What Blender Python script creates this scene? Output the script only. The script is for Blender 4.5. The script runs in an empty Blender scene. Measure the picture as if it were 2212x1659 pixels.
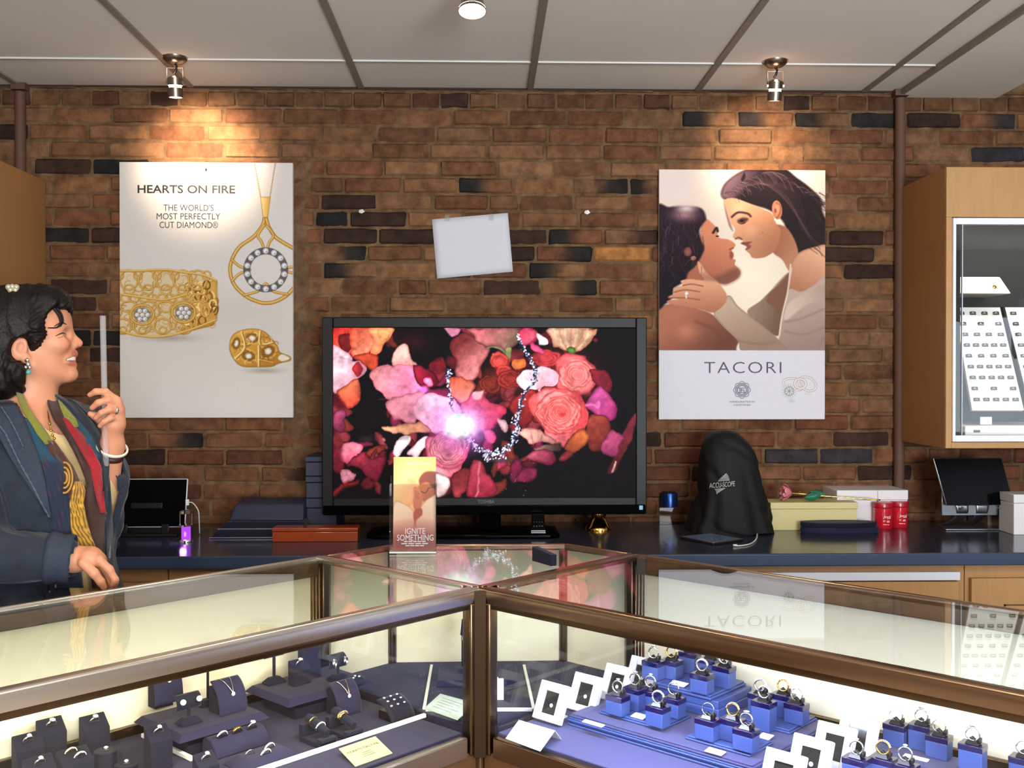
import bpy, math, random
import numpy as np
from mathutils import Vector, Matrix
PI = math.pi
random.seed(7)
scn = bpy.context.scene
COL = scn.collection

# ------------------------------------------------------------------ camera, exposure, light
FPX, EYE = 2200.0, 1.47                     # focal length in pixels of the 2212 wide frame, lens height
YAW, PITCH = math.radians(1.483), math.radians(0.456)
cam_d = bpy.data.cameras.new('camera')
cam_d.sensor_width = 36.0
cam_d.lens = FPX / 2212.0 * 36.0
cam_d.clip_start = 0.02
cam = bpy.data.objects.new('camera', cam_d)
COL.objects.link(cam)
cam.location = (0, 0, EYE)
cam.rotation_euler = (PI / 2 - PITCH, 0, -YAW)
scn.camera = cam

vs = scn.view_settings
vs.view_transform = 'Standard'
vs.look = 'None'
vs.gamma = 1.0
vs.use_curve_mapping = False
vs.exposure = 0.0
cy = scn.cycles
cy.max_bounces = 10
cy.diffuse_bounces = 4
cy.glossy_bounces = 5
cy.transmission_bounces = 6
cy.transparent_max_bounces = 32
cy.caustics_reflective = False
cy.caustics_refractive = False
cy.sample_clamp_indirect = 4.0

world = bpy.data.worlds.new('world')
scn.world = world
world.use_nodes = True
world.node_tree.nodes['Background'].inputs[0].default_value = (0.55, 0.66, 0.8, 1)
world.node_tree.nodes['Background'].inputs[1].default_value = 0.6

def area_light(name, loc, target, sx, sy, power, color, spread=180, spec=1.0):
    d = bpy.data.lights.new(name, 'AREA')
    d.shape = 'RECTANGLE'; d.size = sx; d.size_y = sy
    d.energy = power; d.color = color; d.spread = math.radians(spread)
    d.specular_factor = spec
    o = bpy.data.objects.new(name, d); COL.objects.link(o)
    o.location = loc
    v = Vector(target) - Vector(loc)
    o.rotation_euler = v.to_track_quat('-Z', 'Y').to_euler()
    return o
def spot_light(name, loc, target, power, color, cone, blend, radius=0.02):
    d = bpy.data.lights.new(name, 'SPOT')
    d.energy = power; d.color = color; d.spot_size = math.radians(cone); d.spot_blend = blend
    d.shadow_soft_size = radius
    o = bpy.data.objects.new(name, d); COL.objects.link(o)
    o.location = loc
    v = Vector(target) - Vector(loc)
    o.rotation_euler = v.to_track_quat('-Z', 'Y').to_euler()
    return o

WARM, COOL, DAY = (1.0, 0.75, 0.52), (0.80, 0.88, 1.0), (0.80, 0.90, 1.0)
# daylight through the shop windows behind the camera
area_light('window_daylight', (1.25, -2.90, 1.50), (1.1, -1.3, 3.0), 1.75, 1.45, 365, (0.86, 0.93, 1.0), 150)
area_light('window_daylight', (5.1, -2.90, 1.50), (4.4, -1.3, 3.0), 1.55, 1.45, 22, DAY, 150)
# the lamps of the sales floor behind the camera
area_light('room_downlight', (-0.9, 0.3, 2.46), (-0.9, 0.5, 0), 0.35, 0.35, 27, (1.0, 0.76, 0.52))
area_light('room_downlight', (1.1, 0.3, 2.46), (1.1, 0.5, 0), 0.35, 0.35, 20, (1.0, 0.84, 0.66))
area_light('room_downlight', (-0.9, -1.5, 2.46), (-0.9, -1.2, 0), 0.4, 0.4, 32, (1.0, 0.78, 0.56))

# a ceiling spot over the customers that is turned to the corner case
spot_light('corner_spot', (0.35, 0.7, 2.45), (-0.22, 2.5, 1.12), 34, (1.0, .84, .66), 17, .8, .04)

# ------------------------------------------------------------------ measuring with the lens
_F = Vector((math.sin(YAW) * math.cos(PITCH), math.cos(YAW) * math.cos(PITCH), -math.sin(PITCH)))
_R = Vector((math.cos(YAW), -math.sin(YAW), 0))
_U = _R.cross(_F)
def ray(px, py):
    return _F + _R * ((px - 1106) / FPX) - _U * ((py - 829.5) / FPX)
def at_y(px, py, y):
    d = ray(px, py); return Vector((0, 0, EYE)) + d * (y / d.y)
def at_z(px, py, z):
    d = ray(px, py); return Vector((0, 0, EYE)) + d * ((z - EYE) / d.z)

# ------------------------------------------------------------------ object helpers
def tag(o, label=None, cat=None, group=None, kind=None):
    if label: o['label'] = label
    if cat: o['category'] = cat
    if group: o['group'] = group
    if kind: o['kind'] = kind
    return o
def thing(name, label, cat, loc=(0, 0, 0), rz=0.0, group=None):
    o = bpy.data.objects.new(name, None)
    o.empty_display_size = 0.02
    COL.objects.link(o)
    o.location = loc
    o.rotation_euler = (0, 0, rz)
    return tag(o, label, cat, group)
def children_of(o):
    return [c for c in COL.objects if c.parent == o]
def copy_tree(o, parent=None):
    c = o.copy(); COL.objects.link(c)
    if parent: c.parent = parent
    for ch in children_of(o):
        copy_tree(ch, c)
    return c
def dup(o, loc, rz=0.0, label=None, group=None, scale=None):
    c = copy_tree(o)
    c.location = loc
    c.rotation_euler = (0, 0, rz)
    if label: c['label'] = label
    if group: c['group'] = group
    if scale: c.scale = (scale,) * 3
    return c

class MB:
    """collects shapes that become ONE mesh"""
    def __init__(s):
        s.v = []; s.f = []; s.c = None
    def add(s, vs_, fs_, m=None):
        n = len(s.v)
        for p in vs_:
            p = Vector(p)
            s.v.append(tuple(m @ p) if m is not None else tuple(p))
        for f in fs_:
            s.f.append([i + n for i in f])
        return s
    def box(s, x0, x1, y0, y1, z0, z1, m=None):
        vs_ = [(x0, y0, z0), (x1, y0, z0), (x1, y1, z0), (x0, y1, z0), (x0, y0, z1), (x1, y0, z1), (x1, y1, z1), (x0, y1, z1)]
        return s.add(vs_, [(3, 2, 1, 0), (4, 5, 6, 7), (0, 1, 5, 4), (1, 2, 6, 5), (2, 3, 7, 6), (3, 0, 4, 7)], m)
    def cbox(s, c, d, m=None):
        return s.box(c[0] - d[0] / 2, c[0] + d[0] / 2, c[1] - d[1] / 2, c[1] + d[1] / 2, c[2] - d[2] / 2, c[2] + d[2] / 2, m)
    def prism(s, poly, z0, z1, m=None, top=None):
        """poly: CCW xy points; top: other polygon for the upper face"""
        n = len(poly); t = top or poly
        vs_ = [(p[0], p[1], z0) for p in poly] + [(p[0], p[1], z1) for p in t]
        fs_ = [tuple(range(n - 1, -1, -1)), tuple(range(n, 2 * n))]
        fs_ += [(i, (i + 1) % n, n + (i + 1) % n, n + i) for i in range(n)]
        return s.add(vs_, fs_, m)
    def hexa(s, p8, m=None):
        return s.add(p8, [(3, 2, 1, 0), (4, 5, 6, 7), (0, 1, 5, 4), (1, 2, 6, 5), (2, 3, 7, 6), (3, 0, 4, 7)], m)
    def lathe(s, prof, n=24, m=None, cap=True):
        vs_ = []; fs_ = []
        k = len(prof)
        for j in range(n):
            a = 2 * PI * j / n
            for r, z in prof:
                vs_.append((r * math.cos(a), r * math.sin(a), z))
        for j in range(n):
            j2 = (j + 1) % n
            for i in range(k - 1):
                fs_.append((j * k + i, j2 * k + i, j2 * k + i + 1, j * k + i + 1))
        if cap:
            if prof[0][0] > 1e-6: fs_.append(tuple(j * k for j in range(n - 1, -1, -1)))
            if prof[-1][0] > 1e-6: fs_.append(tuple(j * k + k - 1 for j in range(n)))
        return s.add(vs_, fs_, m)
    def tube(s, pts, r, n=10, closed=False, m=None, flat=1.0, up=None):
        """sweep a circle (or an ellipse, flat<1 along the binormal) along points"""
        P = [Vector(p) for p in pts]; k = len(P)
        rs = r if isinstance(r, (list, tuple)) else [r] * k
        vs_ = []; fs_ = []
        prev = Vector(up) if up else None
        for i in range(k):
            if closed: t = P[(i + 1) % k] - P[i - 1]
            else: t = P[min(i + 1, k - 1)] - P[max(i - 1, 0)]
            t.normalize()
            if prev is None:
                prev = Vector((0, 0, 1)) if abs(t.z) < 0.9 else Vector((1, 0, 0))
            a = prev - t * prev.dot(t)
            if a.length < 1e-6: a = t.orthogonal()
            a.normalize(); b = t.cross(a); prev = a if up is None else Vector(up)
            for j in range(n):
                w = 2 * PI * j / n
                vs_.append(P[i] + a * (rs[i] * math.cos(w) * flat) + b * (rs[i] * math.sin(w)))
        for i in range(k if closed else k - 1):
            i2 = (i + 1) % k
            for j in range(n):
                j2 = (j + 1) % n
                fs_.append((i * n + j, i * n + j2, i2 * n + j2, i2 * n + j))
        if not closed:
            fs_.append(tuple(range(n - 1, -1, -1)))
            fs_.append(tuple((k - 1) * n + j for j in range(n)))
        return s.add(vs_, fs_, m)
    def grid(s, fn, nu, nv, thick=None, m=None):
        """surface fn(u,v), u,v in 0..1"""
        vs_ = [fn(i / nu, j / nv) for i in range(nu + 1) for j in range(nv + 1)]
        w = nv + 1
        fs_ = [(i * w + j, (i + 1) * w + j, (i + 1) * w + j + 1, i * w + j + 1) for i in range(nu) for j in range(nv)]
        return s.add(vs_, fs_, m)
    def ball(s, c, r, n=12, k=8, m=None, sc=(1, 1, 1)):
        prof = [(math.sin(PI * i / k) * 1.0, -math.cos(PI * i / k)) for i in range(k + 1)]
        prof[0] = (0, -1); prof[-1] = (0, 1)
        mm = Matrix.Translation(Vector(c)) @ Matrix.Diagonal((r * sc[0], r * sc[1], r * sc[2], 1))
        return s.lathe(prof, n, (m @ mm) if m is not None else mm, cap=False)
    def torus(s, R, r, n=32, k=10, m=None, wide=1.0):
        """ring about the z axis; wide stretches the section along z"""
        vs_ = []; fs_ = []
        for i in range(n):
            a = 2 * PI * i / n
            for j in range(k):
                b = 2 * PI * j / k
                rr = R + r * math.cos(b)
                vs_.append((rr * math.cos(a), rr * math.sin(a), r * wide * math.sin(b)))
        for i in range(n):
            for j in range(k):
                fs_.append((i * k + j, ((i + 1) % n) * k + j, ((i + 1) % n) * k + (j + 1) % k, i * k + (j + 1) % k))
        return s.add(vs_, fs_, m)
    def build(s, name, mat, parent=None, bevel=0.0, seg=2, smooth=None, loc=None, rot=None, label=None, solid=None):
        me = bpy.data.meshes.new(name)
        me.from_pydata(s.v, [], s.f)
        me.update()
        return link_mesh(name, me, mat, parent, bevel, seg, smooth, loc, rot, label, solid)

def link_mesh(name, me, mat, parent=None, bevel=0.0, seg=2, smooth=None, loc=None, rot=None, label=None, solid=None):
    if smooth is not None:
        me.shade_smooth()
        if smooth < 170: me.set_sharp_from_angle(angle=math.radians(smooth))
    if mat is not None: me.materials.append(mat)
    o = bpy.data.objects.new(name, me)
    COL.objects.link(o)
    if parent is not None: o.parent = parent
    if loc is not None: o.location = loc
    if rot is not None: o.rotation_euler = rot
    if solid:
        md = o.modifiers.new('solid', 'SOLIDIFY'); md.thickness = solid; md.offset = 0
    if bevel:
        md = o.modifiers.new('bevel', 'BEVEL'); md.width = bevel; md.segments = seg
        md.limit_method = 'ANGLE'; md.angle_limit = math.radians(35)
        if smooth is None:
            me.shade_smooth(); me.set_sharp_from_angle(angle=math.radians(50))
    if label: o['label'] = label
    return o
def structure(name, mb, mat, **k):
    o = mb.build(name, mat, **k); o['kind'] = 'structure'; return o

def RX(a): return Matrix.Rotation(a, 4, 'X')
def RY(a): return Matrix.Rotation(a, 4, 'Y')
def RZ(a): return Matrix.Rotation(a, 4, 'Z')
def TR(x, y, z): return Matrix.Translation((x, y, z))

def spline(pts, n=8, closed=False):
    """Catmull-Rom through points (any dimension)"""
    P = [np.array(p, float) for p in pts]; k = len(P); out = []
    rng = range(k) if closed else range(k - 1)
    for i in rng:
        if closed: a, b, c, d = P[i - 1], P[i], P[(i + 1) % k], P[(i + 2) % k]
        else: a, b, c, d = P[max(i - 1, 0)], P[i], P[i + 1], P[min(i + 2, k - 1)]
        for j in range(n):
            t = j / n
            out.append(0.5 * ((2 * b) + (c - a) * t + (2 * a - 5 * b + 4 * c - d) * t * t + (3 * b - a - 3 * c + d) * t ** 3))
    if not closed: out.append(P[-1])
    return [tuple(p) for p in out]

_txt = {}
def text_mesh(body, size, mat, name, parent=None, loc=(0, 0, 0), rot=(0, 0, 0), align='CENTER', spacing=1.0, width=None, extrude=0.0002, sx=1.0, bold=0.0, shear=0.0, label=None):
    cu = bpy.data.curves.new('lettering', 'FONT')
    cu.body = body; cu.size = size; cu.align_x = align; cu.align_y = 'CENTER'
    cu.space_character = spacing; cu.extrude = extrude; cu.offset = bold; cu.shear = shear
    cu.resolution_u = 3
    tmp = bpy.data.objects.new('lettering', cu); COL.objects.link(tmp)
    dg = bpy.context.evaluated_depsgraph_get()
    me = bpy.data.meshes.new_from_object(tmp.evaluated_get(dg))
    bpy.data.objects.remove(tmp); bpy.data.curves.remove(cu)
    if width and len(me.vertices):
        xs = [v.co.x for v in me.vertices]
        k = width / (max(xs) - min(xs))
        mid = (max(xs) + min(xs)) / 2 if align == 'CENTER' else 0
        for v in me.vertices: v.co.x = (v.co.x - mid) * k
    me.name = name
    me.materials.clear()
    return link_mesh(name, me, mat, parent, loc=loc, rot=rot, label=label)

# ------------------------------------------------------------------ materials
def lin(c):
    """sRGB 0-255 to linear"""
    out = []
    for v in c[:3]:
        v = v / 255.0
        out.append(v / 12.92 if v <= 0.04045 else ((v + 0.055) / 1.055) ** 2.4)
    return tuple(out)
def pbr(name, rgb, rough=0.5, metal=0.0, spec=0.5, var=0.0, vscale=30.0, bump=0.0, bscale=200.0, coat=0.0, sheen=0.0, emit=None, estr=0.0, aniso=0.0, stretch=None, trans=0.0):
    m = bpy.data.materials.new(name); m.use_nodes = True
    nt = m.node_tree; b = nt.nodes['Principled BSDF']
    c = lin(rgb)
    b.inputs['Base Color'].default_value = (*c, 1)
    b.inputs['Roughness'].default_value = rough
    b.inputs['Metallic'].default_value = metal
    b.inputs['Specular IOR Level'].default_value = spec
    b.inputs['Coat Weight'].default_value = coat
    b.inputs['Coat Roughness'].default_value = 0.08
    b.inputs['Sheen Weight'].default_value = sheen
    b.inputs['Sheen Roughness'].default_value = 0.4
    b.inputs['Transmission Weight'].default_value = trans
    if emit:
        b.inputs['Emission Color'].default_value = (*lin(emit), 1)
        b.inputs['Emission Strength'].default_value = estr
    if var or bump:
        tc = nt.nodes.new('ShaderNodeTexCoord')
        mp = nt.nodes.new('ShaderNodeMapping')
        nt.links.new(tc.outputs['Object'], mp.inputs['Vector'])
        if stretch: mp.inputs['Scale'].default_value = stretch
    if var:
        nz = nt.nodes.new('ShaderNodeTexNoise'); nz.inputs['Scale'].default_value = vscale; nz.inputs['Detail'].default_value = 5
        nt.links.new(mp.outputs[0], nz.inputs['Vector'])
        mx = nt.nodes.new('ShaderNodeMix'); mx.data_type = 'RGBA'
        nt.links.new(nz.outputs['Fac'], mx.inputs['Factor'])
        mx.inputs['A'].default_value = (*[min(1, v * (1 - var)) for v in c], 1)
        mx.inputs['B'].default_value = (*[min(1, v * (1 + var)) for v in c], 1)
        nt.links.new(mx.outputs['Result'], b.inputs['Base Color'])
    if bump:
        n2 = nt.nodes.new('ShaderNodeTexNoise'); n2.inputs['Scale'].default_value = bscale; n2.inputs['Detail'].default_value = 4
        nt.links.new(mp.outputs[0], n2.inputs['Vector'])
        bp = nt.nodes.new('ShaderNodeBump'); bp.inputs['Strength'].default_value = bump; bp.inputs['Distance'].default_value = 0.002
        nt.links.new(n2.outputs['Fac'], bp.inputs['Height'])
        nt.links.new(bp.outputs[0], b.inputs['Normal'])
    return m
def glass_mat(name, tint=(1, 1, 1), f0=0.04, rough=0.0, gain=1.0):
    """clear pane: straight-through transparency plus a mirror share after Schlick, the same from both sides"""
    m = bpy.data.materials.new(name); m.use_nodes = True
    nt = m.node_tree; nt.nodes.clear()
    N = lambda t: nt.nodes.new(t)
    out = N('ShaderNodeOutputMaterial'); mix = N('ShaderNodeMixShader'); tr = N('ShaderNodeBsdfTransparent'); gl = N('ShaderNodeBsdfGlossy')
    tr.inputs[0].default_value = (*tint, 1); gl.inputs['Roughness'].default_value = rough
    ge = N('ShaderNodeNewGeometry'); dt = N('ShaderNodeVectorMath'); dt.operation = 'DOT_PRODUCT'
    nt.links.new(ge.outputs['Normal'], dt.inputs[0]); nt.links.new(ge.outputs['Incoming'], dt.inputs[1])
    def M(op, a, b=None):
        n = N('ShaderNodeMath'); n.operation = op
        for i, x in enumerate((a, b)):
            if x is None: continue
            if isinstance(x, (int, float)): n.inputs[i].default_value = x
            else: nt.links.new(x, n.inputs[i])
        return n.outputs[0]
    c = M('ABSOLUTE', dt.outputs['Value'])
    s = M('POWER', M('SUBTRACT', 1.0, c), 5.0)
    F = M('ADD', M('MULTIPLY', s, (1 - f0) * gain), f0)
    nt.links.new(F, mix.inputs[0]); nt.links.new(tr.outputs[0], mix.inputs[1]); nt.links.new(gl.outputs[0], mix.inputs[2])
    nt.links.new(mix.outputs[0], out.inputs[0])
    return m
def painted(name, rough=0.4, spec=0.4, emit=0.0, coat=0.0, bump=0.0, bscale=300.0, sheen=0.0, metal=0.0):
    """colour read from the mesh's own 'paint' attribute (printed pictures, woven patterns, mixed brick)"""
    m = bpy.data.materials.new(name); m.use_nodes = True
    nt = m.node_tree; b = nt.nodes['Principled BSDF']
    at = nt.nodes.new('ShaderNodeAttribute'); at.attribute_name = 'paint'
    b.inputs['Roughness'].default_value = rough; b.inputs['Specular IOR Level'].default_value = spec
    b.inputs['Coat Weight'].default_value = coat; b.inputs['Sheen Weight'].default_value = sheen
    b.inputs['Metallic'].default_value = metal
    if emit:
        b.inputs['Base Color'].default_value = (0.004, 0.004, 0.005, 1)
        nt.links.new(at.outputs['Color'], b.inputs['Emission Color']); b.inputs['Emission Strength'].default_value = emit
    else:
        nt.links.new(at.outputs['Color'], b.inputs['Base Color'])
    if bump:
        tc = nt.nodes.new('ShaderNodeTexCoord')
        n2 = nt.nodes.new('ShaderNodeTexNoise'); n2.inputs['Scale'].default_value = bscale; n2.inputs['Detail'].default_value = 5
        nt.links.new(tc.outputs['Object'], n2.inputs['Vector'])
        bp = nt.nodes.new('ShaderNodeBump'); bp.inputs['Strength'].default_value = bump; bp.inputs['Distance'].default_value = 0.003
        nt.links.new(n2.outputs['Fac'], bp.inputs['Height']); nt.links.new(bp.outputs[0], b.inputs['Normal'])
    return m
def set_paint(me, cols):
    """cols: (n,3) linear colours per vertex"""
    at = me.color_attributes.new('paint', 'FLOAT_COLOR', 'POINT')
    a = np.ones((len(cols), 4), np.float32); a[:, :3] = cols
    at.data.foreach_set('color', a.ravel())

MT = dict(
    ceiling=pbr('ceiling_panel', (238, 234, 224), 0.9, var=0.03, vscale=3, bump=0.05, bscale=60),
    tbar=pbr('ceiling_bar', (138, 130, 118), 0.6, var=0.03),
    tbar_white=pbr('ceiling_bar_white', (215, 212, 208), 0.5),
    plaster=pbr('plaster', (150, 140, 128), 0.9, var=0.06, vscale=4),
    floor=pbr('carpet', (168, 158, 146), 0.95, var=0.2, vscale=60, bump=0.4, bscale=400),
    mortar=pbr('mortar', (148, 122, 94), 0.95, var=0.25, vscale=22, bump=0.9, bscale=120),
    pipe=pbr('painted_pipe', (92, 62, 46), 0.7, var=0.15, vscale=30),
    oak=pbr('oak_veneer', (178, 134, 86), 0.42, var=0.14, vscale=9, stretch=(6, 6, 1), bump=0.06, bscale=60),
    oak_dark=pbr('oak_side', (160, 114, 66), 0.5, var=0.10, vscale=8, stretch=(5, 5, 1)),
    worktop=pbr('navy_laminate', (40, 47, 64), 0.16, var=0.15, vscale=150, bump=0.02, bscale=200, spec=0.45),
    worktop_edge=pbr('navy_laminate_edge', (40, 58, 88), 0.4, var=0.15, vscale=150),
    alu=pbr('brushed_aluminium', (205, 208, 214), 0.3, 1.0, var=0.04, vscale=20, stretch=(1, 20, 20)),
    chrome=pbr('chrome', (235, 235, 238), 0.07, 1.0),
    nickel=pbr('satin_nickel_rail', (214, 208, 200), 0.32, 1.0, var=0.05, vscale=6, stretch=(1, 12, 12)),
    bronze=pbr('bronze_frame', (96, 78, 58), 0.3, 1.0, var=0.05),
    brass=pbr('brass', (226, 176, 84), 0.12, 1.0),
    gold=pbr('gold', (240, 196, 104), 0.16, 1.0),
    silver=pbr('silver', (236, 234, 232), 0.12, 1.0),
    diamond=pbr('diamond', (250, 250, 255), 0.05, 0.0, spec=1.0, coat=1.0, emit=(255, 255, 255), estr=0.0),
    black_plastic=pbr('black_plastic', (18, 18, 19), 0.35, spec=0.4),
    black_gloss=pbr('black_gloss', (4, 4, 5), 0.12, spec=0.05),
    black_frame=pbr('black_frame', (20, 19, 18), 0.45, spec=0.2, bump=0.02),
    cream_panel=pbr('cream_panel', (232, 222, 192), 0.55, var=0.02, vscale=5),
    navy_suede=pbr('navy_suede', (38, 37, 60), 0.9, spec=0.15, var=0.16, vscale=35, bump=0.15, bscale=500, sheen=0.1),
    navy_block=pbr('navy_block_suede', (25, 26, 40), 0.85, spec=0.15, var=0.10, vscale=60, bump=0.1, bscale=600, sheen=0.08),
    blue_leather=pbr('blue_leatherette', (58, 76, 134), 0.45, var=0.05, vscale=60, bump=0.05, bscale=800),
    violet_pad=pbr('violet_pad', (58, 58, 104), 0.7, var=0.06, vscale=40, sheen=0.2),
    indigo_gloss=pbr('indigo_gloss', (14, 8, 58), 0.15, spec=0.5, coat=0.6),
    clip_black=pbr('ring_clip', (14, 13, 18), 0.3),
    white_board=pbr('white_foam_board', (236, 236, 238), 0.5),
    white_card=pbr('white_card', (240, 240, 236), 0.6),
    cream_card=pbr('cream_card', (176, 168, 122), 0.6),
    paper=pbr('paper', (204, 203, 210), 0.7),
    ink=pbr('ink', (22, 18, 20), 0.6),
    ink_soft=pbr('ink_grey', (46, 42, 44), 0.6),
    ink_purple=pbr('ink_violet', (70, 58, 88), 0.6),
    white_ink=pbr('white_ink', (238, 232, 226), 0.6),
    tape=glass_mat('clear_tape', (0.94, 0.94, 0.92), 0.10, 0.12),
    glass_top=glass_mat('counter_glass', (0.93, 0.965, 0.945), 0.04),
    glass=glass_mat('clear_glass', (0.985, 0.995, 0.99), 0.04),
    acrylic=glass_mat('clear_acrylic', (0.93, 0.94, 0.95), 0.08),
)
def emitter(name, rgb, strength):
    m = bpy.data.materials.new(name); m.use_nodes = True
    nt = m.node_tree; nt.nodes.clear()
    e = nt.nodes.new('ShaderNodeEmission'); o = nt.nodes.new('ShaderNodeOutputMaterial')
    e.inputs[0].default_value = (*lin(rgb), 1); e.inputs[1].default_value = strength
    nt.links.new(e.outputs[0], o.inputs[0])
    return m
# ------------------------------------------------------------------ the room
WY, CZ = 3.71, 2.513                    # brick wall face, ceiling height
X0, X1, YB = -2.7, 6.2, -3.0            # side walls and the window wall behind the camera
def struct_box(name, b, mat, **k):
    return structure(name, MB().box(*b), mat, **k)
struct_box('floor', (X0, X1, YB, WY + .1, -0.05, 0), MT['floor'])
struct_box('wall_left', (X0 - .1, X0, YB, WY + .1, 0, 2.8), MT['plaster'])
struct_box('wall_right', (X1, X1 + .1, YB, WY + .1, 0, 2.8), MT['plaster'])
# wall with the shop windows
wb = MB()
wins = [(0.35, 2.15), (4.3, 5.9)]
zs0, zs1 = 0.75, 2.25
wb.box(X0, wins[0][0], YB - .12, YB, 0, 2.8)
wb.box(wins[0][1], wins[1][0], YB - .12, YB, 0, 2.8)
wb.box(wins[1][1], X1, YB - .12, YB, 0, 2.8)
for a, b in wins:
    wb.box(a, b, YB - .12, YB, 0, zs0); wb.box(a, b, YB - .12, YB, zs1, 2.8)
structure('wall_front', wb, pbr('dark_wall_paint', (78, 76, 76), .9))
MT['curtain'] = pbr('curtain', (120, 118, 116), 0.9, var=0.1, vscale=8)
for i, (a, b) in enumerate(wins):
    w = MB()
    for x in (a, (a + b) / 2 - .02, b - .04): w.box(x, x + .04, YB - .09, YB - .03, zs0, zs1)
    w.box(a, b, YB - .09, YB - .03, zs0, zs0 + .05); w.box(a, b, YB - .09, YB - .03, zs1 - .05, zs1)
    structure('window_%d' % (i + 1), w, MT['tbar_white'])
    def swag(u, v, a=a, b=b):
        k = 0.5 - 0.5 * math.cos(4 * PI * u)
        return (a - .1 + (b - a + .2) * u, YB + .05 + .02 * math.sin(18 * v + 5 * u), 2.38 - v * (0.10 + 0.32 * math.sqrt(max(0, math.sin(2 * PI * ((u * 2) % 1) / 2)))))
    sw = MB().grid(swag, 40, 14)
    for s_, x in ((1, a - .12), (-1, b + .12)):
        sw.grid(lambda u, v, x=x, s_=s_: (x + s_ * .22 * u * (1 - .45 * math.sin(PI * v)), YB + .06 + .025 * math.sin(22 * u), 2.38 - 1.9 * v), 24, 10)
    o = sw.build('curtain', MT['curtain'], smooth=180, solid=.004)
    tag(o, 'grey swagged curtain over the shop window straight behind the viewer' if i == 0 else 'grey swagged curtain over the shop window reflected in the display cabinet glass', 'curtain')

# ceiling: lay-in panels on bars
cl = MB().box(X0, 1.52, YB, WY, CZ, CZ + .02)
cl.box(1.52, 1.875, YB, WY - .002, CZ - .022, CZ + .02)
cl.box(1.875, X1, YB, WY, CZ + .16, CZ + .18)
cl.box(1.86, 1.88, YB, WY, CZ - .02, CZ + .18)
structure('ceiling', cl, MT['ceiling'])
bars = MB()
for k in range(-4, 4):
    x = -.449 + .611 * k
    if X0 < x < 1.5: bars.box(x - .011, x + .011, YB, WY, CZ - .006, CZ + .001)
bars.box(1.508, 1.522, YB, WY, CZ - .020, CZ + .001)
structure('trim_1', bars, MT['tbar'])
cross = MB()
for y in (3.385, 2.165, .945, -.275, -1.495, -2.715):
    for k in range(-5, 4):
        xa, xb = -.449 + .611 * k + .012, -.449 + .611 * (k + 1) - .012
        xa, xb = max(xa, X0), min(xb, 1.507)
        if xb > xa: cross.box(xa, xb, y - .004, y + .004, CZ - .005, CZ + .001)
structure('trim_2', cross, MT['tbar_white'])

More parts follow.
